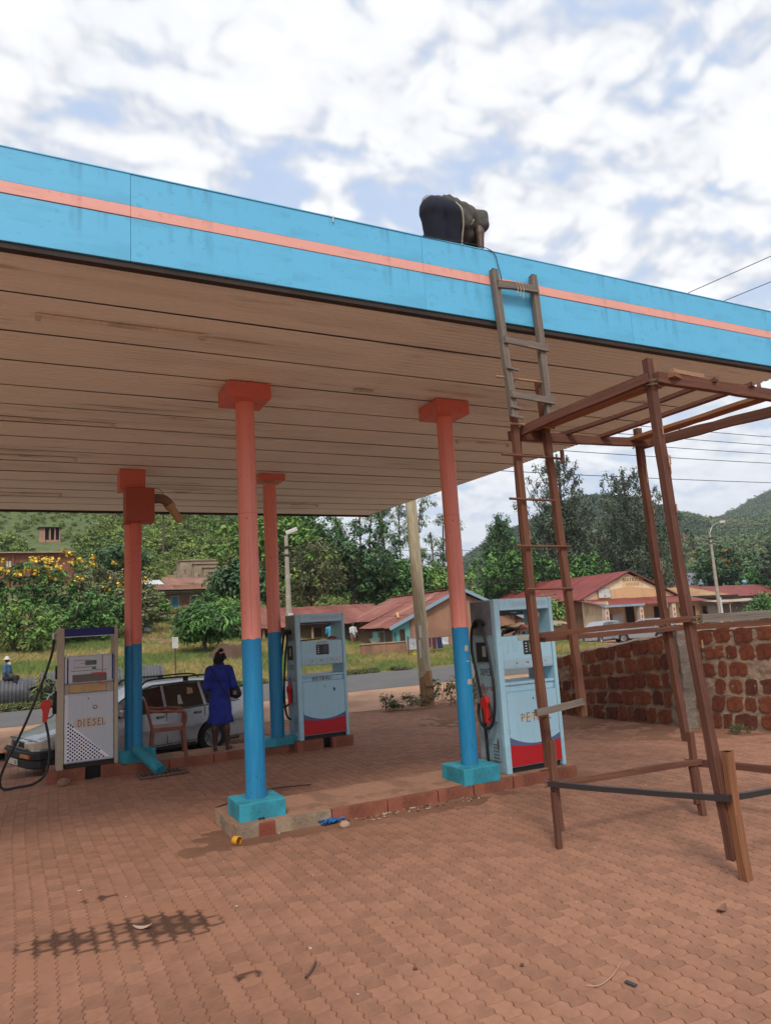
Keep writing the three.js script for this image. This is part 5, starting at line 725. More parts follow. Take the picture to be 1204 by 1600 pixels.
// three small figures far off
function smallPerson(pos, turn, o, label) {
  const t = thing('person', label, 'person', pos, turn), sit = o.sit, h = o.h / 1.7, hy = sit ? 0.12 : 0.86;
  const kn = sit ? [[-0.1, 0.14, 0.40], [0.1, 0.14, 0.40]] : [[-0.09, 0.46, 0.02], [0.09, 0.46, 0.0]], ft = sit ? [[-0.11, -0.26, 0.48], [0.12, -0.26, 0.46]] : [[-0.10, 0.05, 0], [0.10, 0.05, 0.03]];
  const S = (b) => b.map((v) => v * h), Y = (y) => y + hy;
  const arms = [[[-0.19, Y(0.50), 0], [-0.24, Y(0.25), 0.05], [-0.16, Y(0.10), 0.20]], [[0.19, Y(0.50), 0], [0.24, Y(0.25), 0.05], [0.16, Y(0.12), 0.2]]];
  const hd = Y(0.75);
  obj('body', skin([...chain([0, hy, 0], 0.13, [0, Y(0.3), 0], 0.125, [0, Y(0.52), 0], 0.09, [0, Y(0.60), 0], 0.05), bone([0, hd - 0.05, 0.015], 0.075, [0, hd + 0.02, 0], 0.088), bone([0, hd - 0.02, 0.09], 0.02, [0, hd - 0.04, 0.095], 0.015), ...arms.flatMap(([a, b, c]) => [...chain(a, 0.052, b, 0.042, c, 0.03), ...hand(c, [0, -0.5, 0.8], [0, 0.8, 0.5], 1, 0.4)]), ...[0, 1].flatMap((i) => [...chain([i ? 0.09 : -0.09, hy, 0], 0.09, kn[i], 0.06, ft[i], 0.04), bone(ft[i], 0.04, [ft[i][0], ft[i][1] - 0.02, ft[i][2] + 0.14], 0.03)])].map(S), 0.016, 0.02), o.skin || skinM, t);
  obj('shirt', skin([...chain([0, Y(0.02), 0], 0.155, [0, Y(0.3), 0], 0.15, [0, Y(0.5), 0], 0.12), bone([-0.14, Y(0.5), 0], 0.075, [0.14, Y(0.5), 0], 0.075), ...arms.flatMap(([a, b]) => chain(a, 0.075, b, 0.06))].map(S), 0.018, 0.03), o.shirt, t);
  if (o.legs) obj('trousers', skin([0, 1].flatMap((i) => chain([i ? 0.09 : -0.09, hy, 0], 0.12, kn[i], 0.085, ft[i], 0.065)).map(S), 0.018, 0.02), o.legs, t);
  if (o.hat) { obj('hat', [skin([bone([0, hd + 0.06, 0], 0.095, [0, hd + 0.075, 0], 0.085)].map(S), 0.014, 0.01), lathe([[0.09, hd + 0.03], [0.15, hd + 0.02], [0.15, hd + 0.03], [0.08, hd + 0.05]].map(S), 18)], o.hat, t); } else obj('hair', skin([bone([0, hd + 0.035, -0.02], 0.088, [0, hd, -0.03], 0.08)].map(S), 0.014, 0.01), hairM, t);
  if (o.scarf) obj('scarf', tube([[-0.07, Y(0.64), 0.06], [0, Y(0.56), 0.12], [0.07, Y(0.64), 0.06]].map(S), 0.035, 12, 6), o.hat, t);
  return t;
}
// ------------------------------------------------------------------ cars: a lofted shell with cut wheel arches, glass set into the sides
const CM = {
  silver: M([0.46, 0.48, 0.50], { metalness: 0.25, roughness: 0.35, clearcoat: 0.6, map: 'grime' }), white: M([0.30, 0.31, 0.33], { metalness: 0.1, roughness: 0.45, clearcoat: 0.3 }), black: M([0.012, 0.012, 0.013], { roughness: 0.6 }), plastic: M([0.022, 0.022, 0.024], { roughness: 0.7, map: 'grime' }), tyre: M([0.02, 0.02, 0.02], { roughness: 0.9 }), rim: M([0.42, 0.42, 0.43], { metalness: 0.8, roughness: 0.35 }), glass: M([0.008, 0.009, 0.010], { roughness: 0.06, clearcoat: 1 }), lamp: M([0.50, 0.46, 0.36], { roughness: 0.15, clearcoat: 1 }), amber: M([0.55, 0.16, 0.03], { roughness: 0.25, clearcoat: 1 }), tail: M([0.30, 0.01, 0.01], { roughness: 0.2, clearcoat: 1 }), plate: M([0.55, 0.53, 0.45], { roughness: 0.5 }), chrome: M([0.6, 0.6, 0.6], { metalness: 0.9, roughness: 0.2 }),
};
// st: stations [x, roofTop, roofHalfWidth, beltY, beltHalfWidth, midHalfWidth, sillY]; the nose is at x = 0, +z is the near side
function carShell(st, wheels, wr) {
  const ringAt = (s) => { const [, top, rw, by, bw, mw, sy] = s, my = mix(sy, by, 0.55); return [[-mw * 0.9, sy], [-mw * 0.985, sy + 0.06], [-mw, my], [-bw, by], [-mix(bw, rw, 0.5), mix(by, top, 0.5)], [-rw, top - 0.028], [-rw * 0.86, top - 0.006], [-rw * 0.45, top + 0.006], [0, top + 0.01]]; };
  const rows = st.map((s) => { const h = ringAt(s); return [...h, ...h.slice(0, -1).reverse().map(([z, y]) => [-z, y])].map(([z, y]) => [s[0], y, z]); }), n = rows[0].length, pos = rows.flat(2), idx = [];
  for (let i = 0; i < rows.length - 1; i++) for (let k = 0; k < n; k++) { const a = i * n + k, b = i * n + (k + 1) % n, c = a + n, d = b + n; idx.push(a, b, c, b, d, c); }
  for (const [i, f] of [[0, 1], [rows.length - 1, 0]]) { const c = pos.length / 3, r = rows[i]; pos.push(r[0][0], r.reduce((q, p) => q + p[1], 0) / n, 0); for (let k = 0; k < n; k++) { const a = i * n + k, b = i * n + (k + 1) % n; f ? idx.push(c, b, a) : idx.push(c, a, b); } }
  let g = new THREE.BufferGeometry(); g.setAttribute('position', new THREE.Float32BufferAttribute(pos, 3)); g.setIndex(idx); g.computeVertexNormals(); g = fin(g);
  const ev = new Evaluator(); ev.useGroups = false; ev.attributes = ['position', 'normal', 'uv'];
  let b = new Brush(g); b.updateMatrixWorld();
  for (const wx of wheels) for (const sd of [-1, 1]) { const c = new Brush(fin(new THREE.CylinderGeometry(wr + 0.05, wr + 0.05, 0.34, 28)).rotateX(Math.PI / 2).translate(wx, wr, sd * 0.78)); c.updateMatrixWorld(); b = ev.evaluate(b, c, SUBTRACTION); }
  const out = b.geometry; out.deleteAttribute('normal'); out.deleteAttribute('uv'); const m = mergeVertices(out, 1e-4); return fin(toCreasedNormals(m, 0.62));
}
function surf(st, x, t, off = 0.004) {           // a point of the near glass line at x, t 0 belt .. 1 roof edge
  let i = 0; while (i < st.length - 2 && st[i + 1][0] < x) i++; const f = clamp((x - st[i][0]) / (st[i + 1][0] - st[i][0])), L = (k) => mix(st[i][k], st[i + 1][k], f);
  const top = L(1) - 0.028, by = L(3); return [x, mix(by, top, t), mix(L(4), L(2), t) + off];
}
function wheelAt(parent, x, r, z, side) {
  const w = new THREE.Group(); w.name = 'wheel'; w.position.set(x, r, z); if (side < 0) w.rotation.y = Math.PI; parent.add(w);
  obj('tyre', lathe([[r * 0.62, -0.085], [r * 0.92, -0.09], [r, -0.06], [r, 0.06], [r * 0.92, 0.09], [r * 0.62, 0.085]], 30).rotateX(Math.PI / 2), CM.tyre, w);
  obj('rim', [lathe([[r * 0.64, 0.075], [r * 0.60, 0.085], [r * 0.55, 0.05], [r * 0.5, 0.03], [0.0, 0.03]], 26).rotateX(Math.PI / 2), ...[0, 1, 2, 3, 4].map((k) => { const a = k / 5 * 6.283; return beam([0, 0, 0.066], [Math.cos(a) * r * 0.58, Math.sin(a) * r * 0.58, 0.074], 0.05, 0.02, 0.004); }), cyl(0.05, 0.045, 0.04, 14).rotateX(Math.PI / 2).translate(0, 0, 0.066)], CM.rim, w);
  return w;
}
const sidePatch = (st, xs, t0, t1, off) => { const tl = []; for (let i = 0; i < xs.length - 1; i++) tl.push(...quad(surf(st, xs[i][0], t0, off), surf(st, xs[i + 1][0], t0, off), surf(st, xs[i + 1][1] ?? xs[i + 1][0], t1, off), surf(st, xs[i][1] ?? xs[i][0], t1, off))); return tl; };
const flip = (g) => { const p = g.attributes.position; for (let i = 0; i < p.count; i++) p.setZ(i, -p.getZ(i)); g.computeVertexNormals(); return g; };
{
  // the silver estate: nose to the left (x = 0), near side +z
  const st = [[0.0, 0.60, 0.60, 0.52, 0.66, 0.66, 0.22], [0.05, 0.655, 0.66, 0.56, 0.73, 0.735, 0.20], [0.25, 0.735, 0.72, 0.64, 0.785, 0.80, 0.19], [0.6, 0.83, 0.72, 0.735, 0.805, 0.83, 0.19], [1.05, 0.915, 0.70, 0.83, 0.80, 0.84, 0.19], [1.22, 0.95, 0.68, 0.87, 0.79, 0.84, 0.19], [1.55, 1.17, 0.62, 0.885, 0.79, 0.84, 0.19], [1.88, 1.365, 0.575, 0.895, 0.79, 0.84, 0.19], [2.2, 1.43, 0.57, 0.90, 0.79, 0.84, 0.19], [3.0, 1.445, 0.575, 0.91, 0.79, 0.84, 0.19], [3.7, 1.41, 0.57, 0.925, 0.78, 0.835, 0.20], [3.95, 1.36, 0.56, 0.93, 0.765, 0.825, 0.21], [4.12, 1.15, 0.60, 0.93, 0.74, 0.80, 0.24], [4.2, 0.93, 0.66, 0.84, 0.71, 0.76, 0.28], [4.23, 0.6, 0.64, 0.52, 0.69, 0.70, 0.32]];
  const t = thing('estate_car', 'dusty silver estate car with black bumper and roof rails parked behind the diesel pump', 'car', [-0.10, -0.13, -12.40], 0.297), wr = 0.298, wx = [0.86, 3.33];
  t.scale.setScalar(0.85);
  obj('body', carShell(st, wx, wr), CM.silver, t);
  obj('wheel_well', [span(0.5, 1.22, 0.1, 0.66, -0.66, 0.66), span(2.97, 3.69, 0.1, 0.66, -0.66, 0.66), span(0.2, 4.0, 0.17, 0.25, -0.7, 0.7)], CM.black, t);
  for (const sd of [1, -1]) for (const x of wx) wheelAt(t, x, wr, sd * 0.735, sd);
  const both = (name, tl, m) => { const a = tri(tl); obj(name, a, m, t); obj(name, flip(a.clone()), m, t); };
  both('side_window', sidePatch(st, [[1.40, 1.78], [1.75, 1.90], [2.33, 2.33]], 0.05, 0.93, 0.016), CM.glass); both('side_window', sidePatch(st, [[2.39, 2.39], [2.8, 2.8], [3.16, 3.12]], 0.05, 0.93, 0.016), CM.glass); both('side_window', sidePatch(st, [[3.24, 3.18], [3.5, 3.45], [3.96, 3.82]], 0.06, 0.93, 0.018), CM.glass);
  both('window_trim', [...sidePatch(st, [[1.36, 1.36], [2.0, 2.0], [3.0, 3.0], [4.0, 4.0]], 0.0, 0.035, 0.020), ...sidePatch(st, [[1.80, 1.80], [2.2, 2.2], [3.0, 3.0], [3.82, 3.82]], 0.945, 0.985, 0.014)], CM.plastic);
  const ws = (x0, x1, in0, in1, y) => { const a = surf(st, x0, 1, 0), b = surf(st, x1, 1, 0); return quad([x0, a[1] + 0.034, in0], [x0, a[1] + 0.034, -in0], [x1, b[1] + 0.034, -in1], [x1, b[1] + 0.034, in1]); };
  obj('windshield', tri([...ws(1.27, 1.55, 0.63, 0.60), ...ws(1.55, 1.84, 0.60, 0.54)]), CM.glass, t);
  obj('tailgate_window', tri(quad([3.99, 1.34, 0.5], [3.99, 1.34, -0.5], [4.18, 1.03, -0.58], [4.18, 1.03, 0.58])), CM.glass, t);
  // doors: seams, handles and moulding
  const seam = (x0, x1) => beam([x0, 0.30, 0.842], [x1, 0.885, 0.803], 0.008, 0.010, 0), mk = (name, g, m) => { obj(name, g, m, t); };
  for (const [a, b] of [[1.36, 2.36], [2.36, 3.14]]) { const d = new THREE.Group(); d.name = 'door'; t.add(d); obj('seam', [seam(a, a), seam(b, b + (b > 3 ? 0.04 : 0)), beam([a, 0.30, 0.842], [b, 0.30, 0.842], 0.008, 0.01, 0)], CM.black, d); obj('handle', [span(b - 0.20, b - 0.05, 0.785, 0.825, 0.805, 0.832, 0.008)], CM.plastic, d); obj('handle_lever', span(b - 0.175, b - 0.07, 0.795, 0.815, 0.83, 0.838, 0.004), CM.rim, d); }
  mk('side_moulding', [span(1.28, 2.34, 0.545, 0.580, 0.834, 0.850, 0.005), span(2.38, 2.94, 0.545, 0.580, 0.834, 0.850, 0.005), span(3.72, 4.05, 0.545, 0.580, 0.815, 0.834, 0.005)], CM.silver);
  mk('sill', span(1.25, 2.95, 0.20, 0.27, 0.80, 0.835, 0.01), CM.plastic);
  const plan = (pts, y0, y1, bv) => prism(pts, y1 - y0 - 2 * bv, bv).rotateX(-Math.PI / 2).translate(0, y0 + bv, 0);
  const nose = (o, zs) => { const p = []; for (let k = 0; k <= 20; k++) { const z = -1 + k / 10, a = Math.abs(z); p.push([-0.055 + o + 0.13 * Math.pow(a, 7) + 0.02 * a * a, z * zs]); } return p; };
  mk('front_bumper', [plan([...nose(-0.01, 0.845), [0.50, 0.85], [0.50, -0.85]], 0.235, 0.37, 0.02), plan([...nose(-0.022, 0.853), [0.50, 0.858], [0.50, -0.858]], 0.372, 0.515, 0.022)], CM.plastic);
  for (const sd of [1, -1]) obj('indicator', beam([-0.082, 0.44, sd * 0.36], [-0.056, 0.44, sd * 0.72], 0.05, 0.06), CM.amber, t);
  for (const sd of [1, -1]) { const hl = (e) => [[-0.022 - e, 0.37], [-0.012 - e, 0.55], [0.035 - e, 0.695 + e], [0.12, 0.765 + e], [0.27, 0.812 + e], [0.27, 0.70], [0.12, 0.55], [0.10, 0.37]].map(([x, z]) => [x, -sd * z]); obj('headlight', plan(sd > 0 ? hl(0.004) : hl(0.004).reverse(), 0.54, 0.645, 0.008), CM.lamp, t); obj('headlight_bezel', plan(sd > 0 ? hl(-0.006) : hl(-0.006).reverse(), 0.525, 0.66, 0.006), CM.chrome, t); }
  mk('grille', [span(-0.016, 0.03, 0.545, 0.635, -0.34, 0.34, 0.01)], CM.black); mk('grille_bar', [0, 1, 2].map((k) => span(-0.022, -0.014, 0.562 + k * 0.026, 0.570 + k * 0.026, -0.33, 0.33, 0.002)), CM.plastic); mk('badge', [tube([[-0.026, 0.59, 0.05], [-0.026, 0.615, 0], [-0.026, 0.59, -0.05], [-0.026, 0.565, 0]], 0.005, 24, 6, true), tube([[-0.027, 0.60, 0.025], [-0.027, 0.612, 0], [-0.027, 0.60, -0.025], [-0.027, 0.570, 0]], 0.004, 24, 6, true)], CM.chrome);
  const pl = obj('number_plate', span(-0.112, -0.094, 0.270, 0.370, -0.25, 0.25, 0.003), CM.plate, t);
  addFlat(t, 'plate_print', flat(print(0.48, 0.09, 500, (c, w, h) => { c.fillStyle = '#c9c6ba'; c.fillRect(0, 0, w, h); letters(c, '08', w - 0.085, h - 0.014, 0.085, '#1a1a1c'); }), 0.48, 0.09, -0.1145, 0.320, 0, -Math.PI / 2));
  mk('bonnet_seam', [beam([0.10, 0.70, 0.70], [1.15, 0.915, 0.715], 0.007, 0.008, 0), beam([0.07, 0.672, 0.69], [0.05, 0.672, -0.69], 0.007, 0.008, 0)], CM.black);
  for (const sd of [1, -1]) { obj('roof_rail', tube([[2.0, 1.42, sd * 0.54], [2.06, 1.475, sd * 0.545], [2.9, 1.50, sd * 0.55], [3.7, 1.465, sd * 0.545], [3.78, 1.40, sd * 0.54]], 0.018, 30, 7), CM.plastic, t); obj('rail_foot', [span(2.85, 2.95, 1.42, 1.49, sd * 0.55 - 0.02, sd * 0.55 + 0.02, 0.006)], CM.plastic, t); obj('mirror', [span(1.42, 1.52, 0.90, 1.03, sd * 0.84, sd * 0.99, 0.03), beam([1.46, 0.92, sd * 0.79], [1.47, 0.94, sd * 0.87], 0.04, 0.03)], CM.silver, t); obj('tail_light', span(4.12, 4.21, 0.62, 0.92, sd * 0.60, sd * 0.735, 0.02), CM.tail, t); }
  mk('rear_bumper', [prism([[3.86, 0.26], [3.86, 0.52], [4.28, 0.52], [4.30, 0.36], [4.22, 0.26]], 1.58, 0.02).translate(0, 0, -0.79)], CM.silver);
  mk('wiper', [beam([1.3, 0.99, 0.4], [1.52, 1.165, 0.05], 0.012, 0.012)], CM.black);
  addFlat(t, 'window_sticker', (() => { const m = new THREE.Mesh(tri(quad(surf(st, 2.62, 0.18, 0.0205), surf(st, 2.72, 0.18, 0.0205), surf(st, 2.70, 0.52, 0.0205), surf(st, 2.64, 0.52, 0.0205))), M([0.42, 0.42, 0.40], {})); return m; })());
  addFlat(t, 'window_sticker', (() => { const m = new THREE.Mesh(tri(quad(surf(st, 2.85, 0.50, 0.0205), surf(st, 2.98, 0.52, 0.0205), surf(st, 2.98, 0.72, 0.0205), surf(st, 2.87, 0.76, 0.0205))), M([0.36, 0.24, 0.14], {})); return m; })());
  mk('fuel_flap', [beam([3.55, 0.70, 0.822], [3.68, 0.70, 0.822], 0.006, 0.006, 0), beam([3.55, 0.82, 0.803], [3.68, 0.82, 0.803], 0.006, 0.006, 0)], CM.black);

  // two silver cars parked in front of the cream shop
  const st2 = [[0, 0.72, 0.62, 0.62, 0.70, 0.72, 0.30], [0.2, 0.88, 0.72, 0.78, 0.80, 0.83, 0.26], [0.8, 1.0, 0.72, 0.92, 0.84, 0.87, 0.26], [1.25, 1.07, 0.70, 0.98, 0.84, 0.87, 0.26], [1.75, 1.50, 0.60, 1.02, 0.83, 0.87, 0.26], [2.1, 1.62, 0.60, 1.03, 0.83, 0.87, 0.26], [3.6, 1.64, 0.60, 1.05, 0.83, 0.87, 0.26], [4.15, 1.58, 0.60, 1.05, 0.82, 0.86, 0.28], [4.38, 1.10, 0.68, 1.0, 0.80, 0.83, 0.32], [4.42, 0.75, 0.70, 0.66, 0.76, 0.78, 0.36]];
  function suv(pos, turn, label) {
    const o = thing('silver_car', label, 'car', pos, turn), r = 0.34; o.scale.setScalar(0.79);
    obj('body', carShell(st2, [0.85, 3.5], r), CM.white, o); obj('wheel_well', span(0.45, 3.95, 0.2, 0.72, -0.64, 0.64), CM.black, o);
    for (const sd of [1, -1]) for (const x of [0.85, 3.5]) wheelAt(o, x, r, sd * 0.77, sd);
    for (const xs of [[[1.5, 1.85], [2.35, 2.35]], [[2.42, 2.42], [3.2, 3.2]], [[3.28, 3.28], [4.2, 4.05]]]) { const a = tri(sidePatch(st2, xs, 0.05, 0.92, 0.02)); obj('side_window', a, CM.glass, o); obj('side_window', flip(a.clone()), CM.glass, o); }
    obj('rear_window', tri(quad([4.19, 1.53, 0.52], [4.19, 1.53, -0.52], [4.385, 1.13, -0.62], [4.385, 1.13, 0.62])), CM.glass, o);
    for (const sd of [1, -1]) { obj('tail_light', span(4.30, 4.415, 0.86, 1.10, sd * 0.62, sd * 0.80, 0.02), CM.tail, o); obj('headlight', span(0.02, 0.2, 0.70, 0.84, sd * 0.48, sd * 0.76, 0.02), CM.lamp, o); }
    obj('number_plate', span(4.425, 4.44, 0.84, 0.94, -0.24, 0.24, 0.004), M([0.6, 0.42, 0.08], {}), o); obj('bumper', span(4.3, 4.5, 0.42, 0.66, -0.84, 0.84, 0.05), CM.silver, o); return o;
  }
  suv([28.3, 0, -32.1], 0.3, 'left one of the two silver cars before the cream shop');
  suv([31.0, 0, -32.3], -1.15, 'silver car showing its tail and yellow number plate before the cream shop');
}
// ------------------------------------------------------------------ the plastic armchair
{
  const m = M([0.235, 0.072, 0.034], { roughness: 0.5, map: 'grime' }), t = thing('plastic_chair', 'brown plastic armchair standing on the rear island behind the blue downpipe', 'chair', [1.83, 0.122, -11.10], -0.12);
  // faces +x in its own axes
  const leg = (x, z, tx, tz) => { const a = beam([x + tx, 0, z + tz], [x, 0.42, z], 0.05, 0.022, 0.006); return a; };
  obj('leg', leg(0.21, 0.22, 0.03, 0.02), m, t); obj('leg', leg(0.21, -0.22, 0.03, -0.02), m, t); obj('leg', leg(-0.20, 0.20, -0.05, 0.01), m, t); obj('leg', leg(-0.20, -0.20, -0.05, -0.01), m, t);
  const sp = new THREE.PlaneGeometry(0.46, 0.46, 10, 10), p = sp.attributes.position; for (let i = 0; i < p.count; i++) p.setZ(i, -0.02 * Math.cos(p.getX(i) * 5) + 0.015 * Math.abs(p.getY(i) * 3));
  sp.computeVertexNormals(); obj('seat', [fin(sp).rotateX(-Math.PI / 2).translate(0, 0.43, 0), span(-0.23, 0.23, 0.37, 0.425, 0.215, 0.232, 0.005), span(-0.23, 0.23, 0.37, 0.425, -0.232, -0.215, 0.005), span(0.215, 0.235, 0.365, 0.425, -0.22, 0.22, 0.005)], m, t);
  const back = []; for (let k = 0; k < 6; k++) { const z = -0.15 + k * 0.06; back.push(beam([-0.22, 0.44, z], [-0.325, 0.80, z * 1.15], 0.036, 0.014, 0.004)); }
  obj('backrest', [...back, tube([[-0.22, 0.42, -0.225], [-0.29, 0.70, -0.235], [-0.33, 0.82, -0.15], [-0.345, 0.845, 0], [-0.33, 0.82, 0.15], [-0.29, 0.70, 0.235], [-0.22, 0.42, 0.225]], 0.021, 40, 7)], m, t);
  for (const s of [1, -1]) obj('armrest', [tube([[-0.285, 0.68, s * 0.235], [-0.12, 0.655, s * 0.265], [0.12, 0.64, s * 0.275], [0.22, 0.62, s * 0.265], [0.235, 0.56, s * 0.255], [0.215, 0.40, s * 0.23]], 0.021, 36, 7)], m, t);
}
// ------------------------------------------------------------------ corrugated culvert pipes by the road
{
  const m = M([0.085, 0.085, 0.095], { roughness: 0.6, map: 'grime' }), inn = M([0.05, 0.05, 0.052], { roughness: 0.8 });
  function pipe(label, pos, turn, r, L) {
    const t = thing('culvert_pipe', label, 'pipe', pos, turn, 'culvert pipes lying along the far roadside'), pr = []; const n = Math.round(L / 0.105);
    for (let k = 0; k <= n; k++) { const x = k / n * L; pr.push([r - 0.028, x], [r - 0.028, x + 0.03], [r, x + 0.042], [r, x + 0.088]); }
    obj('ribbed_wall', lathe(pr, 40).rotateZ(-Math.PI / 2), m, t); obj('lining', lathe([[r - 0.045, 0], [r - 0.045, L + 0.08]], 36).rotateZ(-Math.PI / 2), inn, t); obj('rim', [lathe([[r - 0.045, 0], [r - 0.028, 0]], 36).rotateZ(-Math.PI / 2), lathe([[r - 0.045, L + 0.08], [r, L + 0.08]], 36).rotateZ(-Math.PI / 2)], m, t); return t;
  }
  pipe('grey corrugated plastic culvert pipe nearest the left edge, a man sitting on its end', [-7.4, 0.40, -25.3], 0.0, 0.46, 7.5);
  pipe('longest grey corrugated culvert pipe with a faded pink mark, behind the diesel pump', [0.33, 0.44, -25.75], 0.03, 0.52, 2.35);
  pipe('grey corrugated culvert pipe showing over the roof of the silver estate car', [2.95, 0.44, -26.0], 0.02, 0.50, 1.05);
  tag(obj('paint_mark', (() => { const g = new THREE.CylinderGeometry(0.524, 0.524, 0.16, 8, 1, true, 0, 0.5); return fin(g).rotateZ(-Math.PI / 2).rotateX(-0.6).translate(0.85, 0.44, -25.77); })(), M([0.40, 0.22, 0.22], { roughness: 0.9 })), 'faded pink paint patch on the longest grey culvert pipe', 'paint mark');
  smallPerson([-0.60, 0.80, -25.25], 1.1, { sit: true, h: 1.25, shirt: M([0.05, 0.11, 0.19], { roughness: 0.9 }), legs: M([0.02, 0.02, 0.025], { roughness: 0.9 }), hat: M([0.6, 0.58, 0.55], { roughness: 0.9 }), scarf: true }, 'person in a blue jacket and white hat sitting on a culvert pipe');
  smallPerson([14.43, 0.45, -36.0], 2.6, { h: 1.72, shirt: M([0.06, 0.33, 0.50], { roughness: 0.9, map: 'cloth' }), legs: M([0.03, 0.03, 0.035], {}) }, 'person in a light blue checked shirt, seen through the middle pump');
  smallPerson([16.6, 0.45, -38.0], 0.3, { h: 1.62, shirt: M([0.52, 0.52, 0.52], { roughness: 0.9 }), legs: M([0.22, 0.09, 0.06], {}) }, 'person in a white shirt standing by the corner of the long house');
}
// ------------------------------------------------------------------ litter and small things on the paving
{
  const cap = thing('bottle_top', 'yellow plastic bottle cap lying on the paving in front of the near column foot', 'bottle cap', [1.64, 0.036, -6.50], 0.5);
  obj('cap_side', lathe([[0.030, -0.028], [0.036, -0.026], [0.037, 0.026], [0.032, 0.03]], 22).rotateX(Math.PI / 2), M([0.65, 0.30, 0.02], { roughness: 0.45 }), cap); obj('cap_inside', [cyl(0.031, 0.031, 0.006, 20).rotateX(Math.PI / 2).translate(0, 0, -0.01), lathe([[0.012, 0.0], [0.016, 0.0], [0.016, 0.02], [0.012, 0.02]], 16).rotateX(Math.PI / 2)], M([0.42, 0.17, 0.02], { roughness: 0.5 }), cap);
  const R = rng(17), rag = []; for (let k = 0; k < 12; k++) { const p = []; let x = 2.46 + R() * 0.12, z = -6.60 + R() * 0.06; for (let j = 0; j < 5; j++) { p.push([x, 0.012 + 0.035 * R(), z]); x += (R() - 0.35) * 0.10; z += (R() - 0.5) * 0.07; } rag.push(tube(p, 0.007 + 0.008 * R(), 16, 5)); }
  tag(obj('blue_rag', rag, M([0.012, 0.11, 0.32], { roughness: 0.6 })), 'shredded bright blue plastic rag lying against the front kerb', 'rag');
  const bits = [['concrete_lump', 'small broken concrete lump on the paving right of the blue rag', 2.62, -6.40, 0.05, [0.38, 0.25, 0.19]], ['dirt_clod', 'brown clod of earth against the left corner of the diesel pump plinth', 0.44, -10.55, 0.085, [0.24, 0.13, 0.08]], ['black_chip', 'thin black plastic strip lying on the paving at the lower right', 2.65, -2.92, 0.0, [0.05, 0.052, 0.055]], ['dry_leaf', 'dry brown curled leaf on the paving near the lower right edge', 3.72, -3.26, 0.0, [0.19, 0.10, 0.06]], ['pale_leaf', 'pale dry leaf lying in the oil stain at the lower left', 0.67, -5.08, 0, [0.42, 0.30, 0.22]], ['brown_twig', 'short brown twig on the paving right of the small oil spot', 1.37, -3.92, 0, [0.10, 0.06, 0.045]], ['straw_stalk', 'long pale bent straw stalk on the paving at the lower right', 2.60, -3.05, 0, [0.46, 0.30, 0.20]], ['dark_twig', 'dark thin wire lying behind the near column foot block', 2.52, -8.15, 0, [0.03, 0.022, 0.018]]];
  for (const [n, l, x, z, s, c] of bits) {
    const m = M(c, { roughness: 0.9 }); let g;
    if (s > 0) { g = new THREE.IcosahedronGeometry(s, 2); const p = g.attributes.position; for (let i = 0; i < p.count; i++) { const f = 0.75 + 0.5 * fbm(p.getX(i) * 14 + 3, p.getY(i) * 14 + p.getZ(i) * 9, 3, 31); p.setXYZ(i, p.getX(i) * f, p.getY(i) * f * 0.75, p.getZ(i) * f); } g.computeVertexNormals(); g = fin(g).translate(x, s * 0.45, z); }
    else if (n === 'black_chip') g = box(0.024, 0.006, 0.062, 0, 0, 0, 0.002).rotateY(0.15).translate(x, 0.010, z);
    else if (n.includes('leaf')) { const q = new THREE.PlaneGeometry(0.12, 0.05, 8, 4), p = q.attributes.position; for (let i = 0; i < p.count; i++) { const u = p.getX(i) / 0.06; p.setXYZ(i, p.getX(i), p.getY(i) * (1 - u * u * 0.85), 0.02 * u * u + 0.012 * Math.abs(p.getY(i)) * 20); } q.computeVertexNormals(); g = fin(q).rotateX(-Math.PI / 2).rotateY(R() * 2 - 0.6).translate(x, 0.006, z); }
    else if (n === 'brown_twig') g = tube([[x - 0.05, 0.012, z + 0.05], [x, 0.016, z], [x + 0.06, 0.012, z - 0.09]], 0.006, 12, 6);
    else if (n === 'straw_stalk') g = tube([[x - 0.14, 0.012, z + 0.03], [x - 0.10, 0.010, z + 0.06], [x + 0.02, 0.010, z + 0.03], [x + 0.16, 0.012, z - 0.05]], 0.0024, 20, 5);
    else g = tube([[x - 0.75, 0.03, z + 0.3], [x - 0.4, 0.02, z + 0.02], [x, 0.03, z - 0.15], [x + 0.45, 0.02, z - 0.1]], 0.007, 20, 5);
    tag(obj(n, g, m), l, n.replace('_', ' '));
  }
  const chips = [], chipM = M([0.50, 0.40, 0.32], { roughness: 0.9 }), dk = []; 
  for (let k = 0; k < 90; k++) { const x = 0.2 + R() * 6.5, z = -3 - R() * 8, s = 0.004 + 0.014 * R() * R(); (R() > 0.45 ? chips : dk).push(box(s * 2, 0.004, s * (0.8 + R()), 0, 0, 0).rotateY(R() * 3).translate(x, 0.006, z)); }
  for (let k = 0; k < 70; k++) { const x = 2.6 + R() * 1.6, z = -6.5 + (R() - 0.5) * 0.16, s = 0.006 + 0.02 * R() * R(); (R() > 0.5 ? chips : dk).push(box(s * 2.2, 0.006, s * 0.8, 0, 0, 0).rotateY(R() * 3).rotateZ((R() - 0.5) * 0.3).translate(x, 0.012, z)); }
  stuff(obj('litter', chips, chipM), 'scattered pale chips and crumbs on the paving', 'litter'); stuff(obj('debris', dk, M([0.10, 0.055, 0.035], { roughness: 0.9 })), 'scattered dark crumbs and twigs on the paving', 'debris');
}
